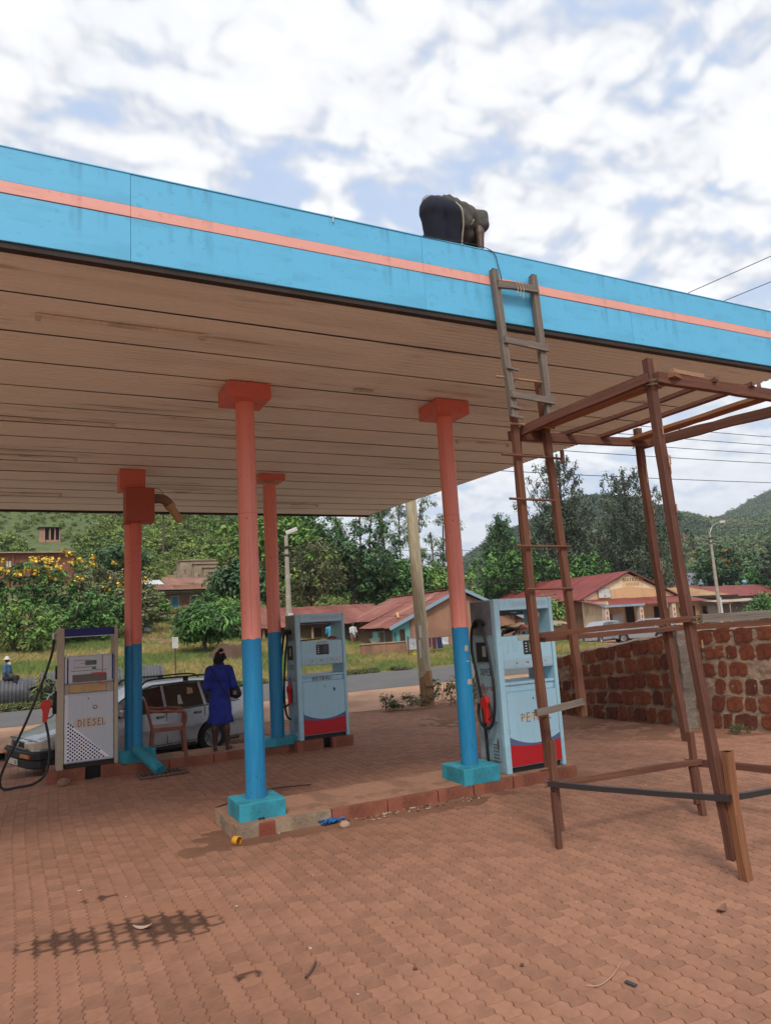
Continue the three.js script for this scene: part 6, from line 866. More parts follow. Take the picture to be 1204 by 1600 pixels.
// ------------------------------------------------------------------ houses
const HM = {
  iron: [[0.27, 0.095, 0.07], [0.30, 0.12, 0.09], [0.24, 0.085, 0.065], [0.34, 0.16, 0.12], [0.42, 0.28, 0.23]].map((c) => M(c, { map: 'rust', roughness: 0.7, metalness: 0.1 })), redRoof: [[0.235, 0.046, 0.035], [0.255, 0.055, 0.042], [0.215, 0.042, 0.033]].map((c) => M(c, { map: 'rust', roughness: 0.6 })),
  mudWall: M([0.38, 0.20, 0.125], { map: 'plaster', bump: 'bumpRough', bs: 0.02, roughness: 1 }), cream: M([0.78, 0.62, 0.42], { map: 'plaster', roughness: 0.9 }), peach: M([0.62, 0.38, 0.20], { map: 'plaster', roughness: 0.9 }), yellow: M([0.60, 0.38, 0.17], { map: 'plaster', roughness: 0.9 }), teal: M([0.14, 0.36, 0.33], { map: 'plaster', roughness: 0.85 }), white: M([0.58, 0.58, 0.56], { map: 'plaster', roughness: 0.9 }), sky: M([0.24, 0.34, 0.42], { roughness: 0.7 }), wood: M([0.15, 0.075, 0.045], { map: 'wood', roughness: 0.9 }), dark: M([0.02, 0.017, 0.015], { roughness: 0.9 }), tan: M([0.42, 0.30, 0.18], { map: 'plaster', roughness: 0.95 }), brick: M([0.28, 0.11, 0.065], { map: 'plaster', bump: 'bumpRough', bs: 0.03, roughness: 1 }), glass: M([0.05, 0.06, 0.07], { roughness: 0.2 }), conc: M([0.40, 0.31, 0.22], { map: 'plaster', roughness: 0.95 }), slate: M([0.16, 0.19, 0.24], { map: 'rust', roughness: 0.7 }),
};
// a slope of corrugated sheets: from the eave corner a along the eave vector e, up the vector u
function slope(roof, a, e, u, n, mats, seed) {
  const R = rng(seed), A = V(...a), Ev = V(...e), U = V(...u), N = Ev.clone().cross(U).normalize(); if (N.y < 0) N.negate();
  for (let i = 0; i < n; i++) {
    const tl = [], m = 8, ov = 0.02 / n, dip = (R() - 0.5) * 0.03, lo = (R() - 0.5) * 0.04, P = (k, v) => A.clone().addScaledVector(Ev, (i + (k / m) * (1 + ov * n)) / n).addScaledVector(U, v + (v === 0 ? lo : 0)).addScaledVector(N, (k % 2 ? 0.024 : 0) + 0.006 * (i % 2) + dip * v).toArray();
    for (let k = 0; k < m; k++) tl.push(...quad(P(k, 0), P(k + 1, 0), P(k + 1, 1), P(k, 1)));
    obj('roof_sheet', tri(tl), mats[Math.floor(R() * R() * mats.length)], roof);
  }
}
function sub(name, parent) { const g = new THREE.Group(); g.name = name; parent.add(g); return g; }
function opening(parent, name, x0, x1, y0, y1, z, fm, gm, side) {      // a framed window or door on a wall facing +z, or -x when side is true (then z is x)
  const d = sub(name, parent), S = (a, b, c, e, n0, n1) => (side ? span(z - n1, z - n0, c, e, a, b, 0) : span(a, b, c, e, z + n0, z + n1, 0));
  obj(name === 'door' ? 'door_leaf' : 'pane', S(x0 + 0.05, x1 - 0.05, y0, y1 - 0.05, 0.004, 0.012), gm, d);
  obj('frame', [S(x0, x0 + 0.05, y0, y1, 0.003, 0.04), S(x1 - 0.05, x1, y0, y1, 0.003, 0.04), S(x0 + 0.05, x1 - 0.05, y1 - 0.05, y1, 0.003, 0.04), ...(name === 'door' ? [] : [S(x0 - 0.03, x1 + 0.03, y0 - 0.06, y0, 0.003, 0.07), S((x0 + x1) / 2 - 0.02, (x0 + x1) / 2 + 0.02, y0, y1 - 0.05, 0.012, 0.03)])], fm, d);
  return d;
}
function gableWall(pts, z, th) { return prism(pts, th).translate(0, 0, z - th); }
{
  // the brown house with the teal porch, its gable to the road
  const t = thing('mud_house', 'brown mud walled house with rusty roof, light blue gable board and teal porch', 'house'), b = 0.3;
  obj('gable_wall', gableWall([[17.75, b], [24.4, b], [24.4, 1.95], [20.84, 3.36], [17.75, 2.10]], -33.15, 0.2), HM.mudWall, t); obj('side_wall', [span(17.75, 17.95, b, 2.3, -33.36, -41), span(24.2, 24.4, b, 1.95, -33.36, -41)], HM.mudWall, t); obj('rear_wall', gableWall([[17.75, b], [24.4, b], [24.4, 1.95], [20.84, 3.36], [17.75, 2.10]], -40.9, 0.2), HM.mudWall, t);
  obj('porch_wall', [gableWall([[16.72, b], [17.745, b], [17.745, 2.03], [16.72, 1.62]], -33.2, 0.12)], HM.teal, t); obj('porch_side', span(16.72, 16.82, b, 1.66, -33.33, -37), HM.wood, t);
  opening(t, 'window', 17.12, 17.42, 0.95, 1.55, -33.2, HM.wood, HM.dark); opening(t, 'door', 16.76, 16.92, b, 1.45, -33.2, HM.teal, HM.dark);
  opening(t, 'window', -35.6, -34.9, 0.8, 1.5, 16.72, HM.sky, M([0.28, 0.40, 0.45], { roughness: 0.4 }), true); opening(t, 'door', -34.75, -34.1, b, 1.5, 16.72, HM.teal, HM.wood, true);
  const rf = sub('roof', t);
  slope(rf, [16.42, 1.66, -32.85], [0, 0, -4.1], [4.42, 1.85, 0], 6, HM.iron, 3); slope(rf, [17.2, 2.06, -36.95], [0, 0, -4.2], [3.64, 1.45, 0], 6, HM.iron, 4); slope(rf, [25.2, 1.66, -32.85], [0, 0, -8.3], [-4.36, 1.85, 0], 11, HM.iron, 5);
  obj('barge_board', [beam([16.38, 1.60, -32.84], [20.86, 3.50, -32.84], 0.035, 0.17, 0), beam([20.86, 3.50, -32.845], [25.25, 1.60, -32.845], 0.035, 0.17, 0)], HM.sky, rf); obj('ridge_cap', beam([20.84, 3.56, -32.85], [20.84, 3.56, -41.1], 0.3, 0.03), HM.iron[1], rf);
  obj('loose_sheet', tri(quad([18.7, 2.75, -33.9], [19.0, 2.88, -33.9], [19.9, 3.27, -34.2], [19.6, 3.14, -34.2])), M([0.5, 0.42, 0.38], { roughness: 0.5 }), rf); obj('pale_timber', beam([17.3, 2.17, -33.6], [17.55, 2.45, -34.2], 0.10, 0.03), M([0.55, 0.30, 0.13], {}), rf);
  // the long low house to its left
  const l = thing('long_house', 'long low house with a rusty red iron roof behind the middle petrol pump', 'house');
  obj('wall', [span(10.6, 17.6, b, 2.2, -40.6, -40.4), span(10.6, 10.8, b, 2.2, -40.6, -46.5), span(19.8, 20.0, b, 2.2, -40.6, -46.5), span(10.8, 19.8, b, 2.2, -46.7, -46.5)], HM.tan, l); obj('white_wall', span(17.6, 19.9, b, 2.2, -40.58, -40.38), HM.white, l); obj('wood_wall', span(10.55, 11.6, b, 2.2, -40.38, -40.30), HM.wood, l);
  for (const [a, c] of [[11.9, 12.6], [14.9, 15.6]]) opening(l, 'door', a, c, b, 1.9, -40.38, HM.wood, HM.wood); for (const [a, c] of [[13.3, 14.2], [16.2, 17.0]]) opening(l, 'window', a, c, 0.95, 1.7, -40.38, HM.white, HM.glass); opening(l, 'window', 18.2, 18.9, 1.2, 1.95, -40.37, HM.teal, HM.dark);
  obj('post', [11.7, 13.0, 14.6, 16.0].map((x) => span(x, x + 0.12, b, 2.0, -39.5, -39.38)), HM.tan, l);
  const lr = sub('roof', l); slope(lr, [10.2, 2.02, -39.1], [10.3, 0, 0], [0, 1.25, -4.4], 13, HM.iron, 8); slope(lr, [10.2, 2.02, -48.0], [10.3, 0, 0], [0, 1.25, 4.5], 13, HM.iron, 9); obj('gutter', beam([17.6, 2.0, -39.05], [19.6, 2.0, -39.05], 0.1, 0.1), HM.sky, lr);
  const lw = thing('yard_wall', 'low brown mud wall in front of the porch of the brown house', 'wall'); obj('wall_body', [span(13.4, 15.95, 0.1, 0.98, -30.0, -29.8, 0.03)], HM.mudWall, lw); obj('coping', span(13.35, 16.0, 0.98, 1.03, -30.04, -29.76, 0.01), HM.tan, lw);
  const tub = thing('green_basin', 'small white and green basin standing on the low mud wall', 'basin', [14.1, 1.03, -29.9]); obj('bowl', lathe([[0.12, 0], [0.22, 0.16], [0.23, 0.16], [0.13, 0.0]], 20), M([0.5, 0.55, 0.5], {}), tub); obj('rim', lathe([[0.22, 0.15], [0.24, 0.15], [0.24, 0.20], [0.22, 0.20]], 20), M([0.05, 0.25, 0.14], {}), tub);
  // washing on the line and jerrycans
  const line = thing('washing_line', 'washing line strung beside the brown gable wall', 'washing line'); obj('line_wire', tube([[15.3, 1.18, -28.9], [16.4, 1.10, -29], [18.4, 1.20, -29.1]], 0.006, 20, 4), HM.dark, line); obj('line_post', [rod([15.3, 0.1, -28.9], [15.3, 1.25, -28.9], 0.03), rod([18.4, 0.1, -29.1], [18.4, 1.25, -29.1], 0.03)], HM.wood, line);
  [['white and grey shirt at the left end of the washing line', [0.42, 0.42, 0.45], 15.5, 0.55, 0.5], ['maroon garment hanging on the washing line', [0.13, 0.02, 0.045], 16.42, 0.28, 0.42], ['plum trousers hanging on the washing line', [0.09, 0.02, 0.06], 16.74, 0.22, 0.50], ['navy trousers hanging on the washing line', [0.02, 0.025, 0.09], 17.02, 0.26, 0.50], ['white cloth hanging at the right end of the washing line', [0.55, 0.56, 0.60], 17.34, 0.40, 0.34]].forEach(([lab, c, x, w, h], i) => { const g = new THREE.PlaneGeometry(w, h, 10, 8), p = g.attributes.position; for (let k = 0; k < p.count; k++) { const v = 0.5 - p.getY(k) / h; p.setX(k, p.getX(k) * (1 - 0.25 * v * Math.abs(Math.sin(i * 2 + 3 * p.getX(k))))); p.setZ(k, 0.035 * Math.sin(p.getX(k) * 34 + i) * v + 0.05 * v * v); } g.computeVertexNormals(); tag(obj('hanging_garment', fin(g).translate(x, 1.10 - h / 2 + (x < 16 ? 0.05 : 0), -28.96 - (x - 15.3) * 0.06), M(c, { map: 'cloth', roughness: 0.95 })), lab, 'garment'); });
  const jc = thing('jerrycan', 'yellow plastic jerrycan beside the wooden pole, the left one of two', 'jerrycan', [15.5, 0.16, -28.7]); const jm = M([0.55, 0.40, 0.02], { roughness: 0.5, map: 'grime' }); obj('can_body', box(0.26, 0.34, 0.19, 0, 0.17, 0, 0.03), jm, jc); obj('can_handle', tube([[-0.08, 0.33, 0], [-0.06, 0.39, 0], [0.06, 0.39, 0], [0.08, 0.33, 0]], 0.016, 14, 6), jm, jc); obj('can_cap', cyl(0.03, 0.03, 0.04, 12).translate(0.1, 0.36, 0), HM.dark, jc);
  copy(jc, 'jerrycan', 'yellow plastic jerrycan beside the wooden pole, the right one of two', [15.83, 0.16, -28.75], 0.4);
}
{
  // the cream shop with its gable, red roofs and veranda
  const t = thing('shop_building', 'cream shop building with red iron roof, gable lettering and a veranda, beyond the stone wall', 'shop'), z = -39, b = 0.0;
  obj('gable_wall', gableWall([[34.7, b], [43.7, b], [43.7, 2.75], [39.1, 4.5], [34.7, 2.8]], z, 0.2), HM.cream, t); obj('lower_band', gableWall([[35.3, 2.70], [43.2, 2.70], [42.2, 3.25], [39.0, 3.55], [36.9, 3.3]], z + 0.012, 0.011), HM.peach, t);
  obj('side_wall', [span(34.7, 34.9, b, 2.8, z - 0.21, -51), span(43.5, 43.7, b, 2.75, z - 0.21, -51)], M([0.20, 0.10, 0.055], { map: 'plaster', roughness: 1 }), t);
  opening(t, 'window', -42.6, -41.6, 1.1, 1.9, 34.7, HM.white, HM.glass, true);
  const rf = sub('roof', t); slope(rf, [34.2, 2.72, z + 0.25], [0, 0, -12.6], [4.9, 1.95, 0], 15, HM.redRoof, 21); slope(rf, [44.1, 2.62, z + 0.25], [0, 0, -12.6], [-5.0, 2.05, 0], 15, HM.redRoof, 22); obj('verge', [beam([34.15, 2.70, z + 0.26], [39.1, 4.66, z + 0.26], 0.03, 0.09, 0), beam([39.1, 4.66, z + 0.261], [44.15, 2.60, z + 0.261], 0.03, 0.09, 0)], M([0.12, 0.035, 0.03], {}), rf);
  const vr = sub('veranda_roof', t); slope(vr, [34.1, 2.18, -36.35], [10.3, 0, 0], [0, 0.52, -2.64], 13, HM.redRoof, 23); obj('fascia_board', [beam([34.08, 2.16, -36.32], [37.7, 2.16, -36.32], 0.03, 0.14, 0), beam([34.05, 2.16, -36.32], [34.6, 2.66, -38.95], 0.03, 0.14, 0)], HM.sky, vr);
  const post = M([0.60, 0.50, 0.40], { map: 'plaster', roughness: 0.9 });
  for (const x of [34.15, 37.25, 40.35, 41.9]) { const p = sub('post', t); obj('post_body', span(x, x + 0.34, b, 2.1, -36.7, -36.4), post, p); obj('post_print', [0, 1, 2, 3].map((k) => span(x + 0.10, x + 0.24, 0.55 + k * 0.36, 0.75 + k * 0.36, -36.398, -36.392)), M([0.45, 0.08, 0.06], {}), p); }
  obj('end_wall', span(34.7, 34.82, 0.75, 2.5, -36.75, z + 0.02), HM.cream, t); obj('end_wall_foot', span(34.69, 34.83, b, 0.745, -36.75, z + 0.02), HM.wood, t); obj('plinth_band', span(35.0, 43.4, 0.02, 0.95, z + 0.004, z + 0.02), M([0.10, 0.045, 0.035], {}), t);
  opening(t, 'door', 38.5, 39.3, b, 2.1, z + 0.02, HM.wood, HM.dark); opening(t, 'door', 41.3, 42.1, b, 2.0, z + 0.02, HM.wood, HM.dark); opening(t, 'door', 35.6, 36.4, b, 2.2, z + 0.02, HM.dark, HM.dark); opening(t, 'window', 42.6, 43.3, 1.1, 1.9, z + 0.02, HM.wood, HM.glass);
  const sg = addFlat(t, 'gable_lettering', flat(print(2.3, 0.9, 220, (c, w, h) => { c.fillStyle = '#d2b78f'; c.fillRect(0, 0, w, h); letters(c, 'MATRICH', w / 2, 0.42, 0.44, '#5f3f24', 'bold', 2.1); letters(c, 'HOUSE', w / 2, 0.80, 0.36, '#97714a', 'bold', 1.45); }), 2.1, 0.72, 39.5, 3.88, z + 0.006, 0, 0.9)); 
  const board = thing('sign_board', 'plain white sign board fixed to the left of the shop gable', 'sign', [36.6, 3.13, z + 0.1]); obj('board', box(1.1, 0.62, 0.03, 0, 0, 0, 0.004), HM.white, board); obj('board_frame', [box(1.14, 0.03, 0.05, 0, 0.325, 0), box(1.14, 0.03, 0.05, 0, -0.325, 0), box(0.03, 0.62, 0.05, 0.565, 0, 0), box(0.03, 0.62, 0.05, -0.565, 0, 0)], HM.tan, board); obj('caption', box(0.18, 0.06, 0.004, 0.05, -0.2, 0.018), HM.dark, board);
  const fr = thing('white_fridge', 'tall white fridge standing on the shop veranda between two posts', 'fridge', [36.7, 0, -38.3]); obj('cabinet', box(0.95, 1.65, 0.7, 0, 0.825, 0, 0.03), HM.white, fr); obj('door', box(0.90, 1.0, 0.03, 0, 0.55, 0.37, 0.01), HM.white, fr); obj('handle', box(0.03, 0.3, 0.04, -0.38, 0.8, 0.40, 0.01), CM.rim, fr);
  const rack = thing('wares_rack', 'rack of bottles and wares at the left end of the shop veranda', 'rack', [33.9, 0, -37.6], 0.3); obj('rack_frame', [box(2.0, 0.05, 0.5, 0, 0.35, 0), box(2.0, 0.05, 0.5, 0, 0.02, 0), box(0.05, 0.75, 0.5, -1, 0.38, 0), box(0.05, 0.75, 0.5, 1, 0.38, 0)], HM.wood, rack); const R = rng(3); for (let k = 0; k < 12; k++) obj('packet', box(0.10, 0.28, 0.1, -0.85 + k * 0.155, 0.52, 0, 0.01), [HM.white, HM.dark, HM.sky][Math.floor(R() * 3)], rack);
  for (const [k, y] of [[0, 0.36], [1, 0.62], [2, 0.9]]) { const ty = thing('car_tyre', ['black tyre at the bottom of the stack in the dark shop doorway', 'black tyre in the middle of the stack in the dark shop doorway', 'black tyre on top of the stack in the dark shop doorway'][k], 'tyre', [35.75 + 0.1 * k, 0.14 + k * 0.25, -37.9]); obj('tread', lathe([[0.2, -0.1], [0.34, -0.11], [0.37, -0.06], [0.37, 0.06], [0.34, 0.11], [0.2, 0.1]], 24), CM.tyre, ty); }
}
{
  // further houses on the right
  const y = thing('yellow_building', 'yellow flat roofed building to the right of the cream shop', 'building');
  obj('wall', [span(46.8, 51.6, 0, 2.35, -44, -42)], HM.yellow, y); obj('roof_slab', span(46.3, 53.6, 2.40, 2.62, -45, -41.2, 0.03), HM.dark, y); const yr = sub('roof', y); slope(yr, [46.4, 2.64, -41.3], [6.2, 0, 0], [0, 0.9, -4], 8, [M([0.42, 0.27, 0.13], { map: 'rust', roughness: 0.8 })], 31);
  opening(y, 'window', 47.3, 47.8, 1.2, 1.8, -42, HM.wood, HM.dark); opening(y, 'window', 50.0, 50.4, 1.3, 1.8, -42, HM.wood, HM.dark); opening(y, 'door', 48.5, 49.1, 0, 1.9, -42, HM.wood, HM.dark);
  const s = thing('timber_shed', 'grey shed with a pale sloping roof between the lamp post and the red roofs', 'shed'); obj('wall', [span(49.4, 54.2, 0, 1.9, -41, -40.2)], M([0.19, 0.17, 0.16], { map: 'wood', roughness: 1 }), s); const sr = sub('roof', s); slope(sr, [49.2, 2.0, -39.3], [6.0, 0, 0], [0, 0.22, -2], 6, [M([0.46, 0.40, 0.34], { map: 'rust', roughness: 0.8 })], 33); obj('post', [50.2, 52.6, 54.9].map((x) => rod([x, 0, -39.5], [x, 2.0, -39.5], 0.06)), HM.tan, s);
  const r1 = thing('red_roofed_house', 'low house with a streaked red iron roof at the right edge', 'house'); obj('wall', span(58.8, 68, 0, 2.7, -48.5, -47), HM.tan, r1); opening(r1, 'window', 60.2, 61.2, 1.2, 2.0, -47, HM.wood, HM.dark); const r1r = sub('roof', r1); slope(r1r, [57.6, 2.55, -46.2], [11, 0, 0], [0, 1.15, -3.8], 12, [HM.redRoof[0], HM.redRoof[1], HM.iron[4]], 35); 
  const r2 = thing('red_roofed_house', 'red iron roof showing above the yellow building', 'house'); obj('wall', span(57.4, 64, 0, 3.1, -54, -52), HM.tan, r2); const r2r = sub('roof', r2); slope(r2r, [56.8, 3.1, -51.3], [7.4, 0, 0], [0, 1.0, -3.2], 9, HM.redRoof, 36);
  const bl = thing('slate_roofed_house', 'far house with a slate blue hipped roof among the trees at right', 'house'); obj('wall', span(87, 92.5, 0, 5.0, -78, -75), HM.white, bl); const blr = sub('roof', bl); slope(blr, [86.2, 5.0, -74.2], [7.2, 0, 0], [0, 1.9, -2.6], 8, [HM.slate], 37); obj('hip', tri([[86.2, 5.0, -74.2], [88.2, 6.9, -76.6], [86.2, 5.0, -79]]), HM.slate, blr);
  const sb = thing('blue_roofed_house', 'far house with a bright sky blue roof at the right edge', 'house'); obj('wall', span(109, 116, 0, 4.9, -84, -81), HM.white, sb); const sbr = sub('roof', sb); slope(sbr, [108.4, 4.9, -80.2], [9, 0, 0], [0, 0.9, -3], 8, [M([0.16, 0.33, 0.55], { roughness: 0.6 })], 38);
  // a market stall of poles and sacking before the shop
  const st = thing('market_stall', 'ragged roadside stall with a sackcloth roof, behind the right petrol pump', 'stall'); obj('stall_post', [24.4, 26.6, 28.8].flatMap((x) => [rod([x, 0, -34], [x + 0.05, 1.25, -34], 0.035), rod([x, 0, -35.8], [x, 1.4, -35.8], 0.035)]), HM.wood, st);
  const g = new THREE.PlaneGeometry(5.2, 2.4, 26, 10), p = g.attributes.position; for (let i = 0; i < p.count; i++) p.setZ(i, 0.16 * fbm(p.getX(i) * 1.6, p.getY(i) * 2, 3, 5) + 0.05 * Math.sin(p.getX(i) * 5)); g.computeVertexNormals(); obj('sack_roof', fin(g).rotateX(-Math.PI / 2 + 0.08).translate(26.6, 1.28, -34.9), M([0.36, 0.24, 0.16], { map: 'mud', roughness: 1 }), st);
  obj('counter', [span(24.6, 28.6, 0.55, 0.62, -34.6, -35.6), span(24.7, 28.5, 0.1, 0.55, -34.8, -34.75)], HM.wood, st);
  const R = rng(8); for (const [k, c, lab] of [[0, [0.35, 0.06, 0.05], 'red bundle on the stall counter at its left end'], [1, [0.12, 0.2, 0.4], 'blue bundle on the stall counter in the middle'], [2, [0.5, 0.42, 0.32], 'pale sack on the stall counter at its right end']]) tag(obj('cloth_bundle', skin([bone([25 + k * 1.4, 0.78, -35], 0.17, [25.4 + k * 1.4, 0.74, -35.1], 0.15)], 0.04, 0.05), M(c, { map: 'cloth' })), lab, 'bundle');
  const mb = thing('motorbike', 'dark parked motorbike near the stall, partly hidden by the scaffold rails', 'motorbike', [26.9, 0, -31.4], 0.1);
  for (const x of [-0.62, 0.62]) { const w = sub('wheel', mb); w.position.set(x, 0.3, 0); obj('tyre', new THREE.TorusGeometry(0.25, 0.05, 10, 26), CM.tyre, w); obj('spokes', [0, 1, 2, 3].map((k) => rod([Math.cos(k * 0.785) * 0.24, Math.sin(k * 0.785) * 0.24, 0], [-Math.cos(k * 0.785) * 0.24, -Math.sin(k * 0.785) * 0.24, 0], 0.006, 5)), CM.rim, w); }
  obj('tank', skin([bone([0.1, 0.78, 0], 0.13, [0.32, 0.80, 0], 0.11)], 0.025, 0.03), M([0.25, 0.03, 0.03], { roughness: 0.3 }), mb); obj('seat', skin([bone([-0.05, 0.76, 0], 0.09, [-0.6, 0.80, 0], 0.09)], 0.025, 0.03), CM.black, mb); obj('engine', box(0.34, 0.3, 0.24, 0.05, 0.42, 0, 0.04), CM.plastic, mb); obj('fork', [rod([0.62, 0.3, 0.07], [0.38, 0.95, 0.07], 0.02), rod([0.62, 0.3, -0.07], [0.38, 0.95, -0.07], 0.02), rod([0.36, 0.98, -0.34], [0.36, 0.98, 0.34], 0.015)], CM.rim, mb); obj('headlamp', cyl(0.09, 0.07, 0.1, 14).rotateZ(Math.PI / 2).translate(0.5, 0.86, 0), CM.lamp, mb);
  tag(obj('yellow_bag', skin([bone([25.9, 0.22, -31.0], 0.2, [26.25, 0.2, -31.1], 0.18)], 0.04, 0.05), M([0.45, 0.30, 0.12], { map: 'cloth' })), 'yellowish sack lying on the ground beside the motorbike', 'sack');
}
{
  // on the hillside at the left
  const h = thing('hill_house', 'hillside house with a two tier red iron roof, blue door and white framed window', 'house'), z = -57, gy = 3.3;
  obj('wall', [span(7.4, 12.4, gy, 5.35, z - 4, z)], HM.mudWall, h); obj('white_band', span(7.4, 12.4, 5.2, 5.32, z + 0.003, z + 0.02), HM.white, h); obj('porch_wall', span(7.3, 9.0, gy, 4.1, z + 0.1, z + 0.2), HM.mudWall, h);
  opening(h, 'window', 8.75, 9.35, 4.35, 4.95, z, HM.white, HM.dark); opening(h, 'door', 9.75, 10.35, gy, 5.0, z, HM.white, M([0.05, 0.20, 0.30], {})); opening(h, 'window', 11.2, 11.7, 4.4, 5.0, z, HM.white, HM.dark);
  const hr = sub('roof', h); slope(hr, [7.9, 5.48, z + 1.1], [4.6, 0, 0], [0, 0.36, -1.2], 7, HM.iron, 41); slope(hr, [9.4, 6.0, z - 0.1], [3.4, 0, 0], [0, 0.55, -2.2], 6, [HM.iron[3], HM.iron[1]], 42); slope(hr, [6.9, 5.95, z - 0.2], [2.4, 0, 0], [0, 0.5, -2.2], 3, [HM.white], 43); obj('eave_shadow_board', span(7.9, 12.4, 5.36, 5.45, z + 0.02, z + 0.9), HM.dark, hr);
  const tw = thing('terrace_wall', 'low dry stone terrace wall below the hillside house', 'wall'); const R = rng(4), sm = [[0.24, 0.12, 0.085], [0.19, 0.10, 0.07], [0.15, 0.075, 0.055]].map((c) => M(c, { roughness: 1, map: 'mud' }));
  obj('backing', span(6.4, 9.3, 2.2, 3.62, -52.3, -52.1), HM.mudWall, tw); for (let j = 0; j < 6; j++) for (let k = 0; k < 10; k++) obj('stone', box(0.24 + R() * 0.06, 0.15 + R() * 0.05, 0.14, 6.5 + k * 0.29 + (j % 2) * 0.12, 2.75 + j * 0.175, -52.06 + R() * 0.03, 0.03), sm[Math.floor(R() * 3)], tw);
  const c = thing('stepped_house', 'unfinished pale plastered house with stepped flat roofs on the hillside', 'house');
  for (const [x0, x1, y1, zz, n] of [[13.2, 17.0, 9.35, -71.6, 0], [14.4, 17.7, 8.95, -70.9, 1], [15.2, 17.9, 8.5, -70.2, 2], [15.7, 17.9, 8.0, -69.5, 3]]) { const p = sub('block', c); obj('wall', [span(x0, x1, 5.8, y1 - 0.1, zz - 2, zz)], HM.conc, p); obj('roof_slab', span(x0 - 0.12, x1 + 0.15, y1 - 0.095, y1, zz - 2, zz + 0.15), HM.conc, p); obj('eave_line', span(x0 - 0.1, x1 + 0.13, y1 - 0.14, y1 - 0.1, zz + 0.003, zz + 0.1), HM.wood, p); }
  opening(c, 'window', 13.5, 13.75, 8.1, 8.4, -71.6, HM.conc, HM.dark); opening(c, 'window', 14.7, 14.95, 7.6, 7.9, -70.9, HM.conc, HM.dark);
  const b = thing('brick_house', 'long low red brick house on the hillside behind the yellow flowers, by the left edge', 'house'); obj('wall', [span(-6.5, 3.5, 6.6, 10.1, -74, -71.5)], HM.brick, b); obj('roof_sheet', span(-6.8, 3.75, 10.11, 10.22, -74.5, -71.0), HM.conc, b); obj('pier', [-4, -1.5, 0.2, 2.2].map((x) => span(x, x + 0.2, 6.6, 10.05, -71.49, -71.38)), HM.brick, b); for (const x of [-2.0, 0.55, 1.5]) opening(b, 'window', x, x + 0.5, 8.8, 9.5, -71.5, HM.wood, x < -1 ? HM.white : HM.dark);
  const L = thing('brick_latrine', 'small brick latrine with three dark doorways high on the hillside', 'latrine', [0.95, 14.6, -102.8]);   // x 0 .. 2.55
  obj('wall', [span(0, 0.7, 0, 2.5, -1.6, 0), span(2.38, 2.55, 0, 2.5, -1.6, 0), span(0.7, 2.38, 0, 0.9, -1.6, 0), span(1.20, 1.38, 0.9, 2.5, -1.6, 0), span(1.80, 1.98, 0.9, 2.5, -1.6, 0)], M([0.40, 0.22, 0.15], { map: 'plaster', roughness: 1 }), L); for (const x of [0.7, 1.38, 1.98]) obj('doorway', span(x, x + 0.45, 0.9, 2.5, -1.6, -0.5), HM.dark, L); obj('roof', span(-0.15, 2.7, 2.5, 2.62, -1.9, 0.3), HM.dark, L);
  const sp = thing('white_sheet', 'small white sheet lying on the grass below the terrace wall', 'sheet', [5.85, land(5.85, -44) + 0.25, -44]); obj('cloth', fin(new THREE.PlaneGeometry(0.9, 0.7, 4, 4)).rotateX(-1.1), HM.white, sp);
  const nb = thing('notice_board', 'small white notice board on the grass behind the estate car', 'notice board', [5.0, 0, -28.4]); obj('board', box(0.22, 0.42, 0.03, 0, 1.62, 0, 0.004), HM.white, nb); obj('board_post', rod([0, 0, -0.04], [0, 1.6, -0.04], 0.025), HM.wood, nb);
}
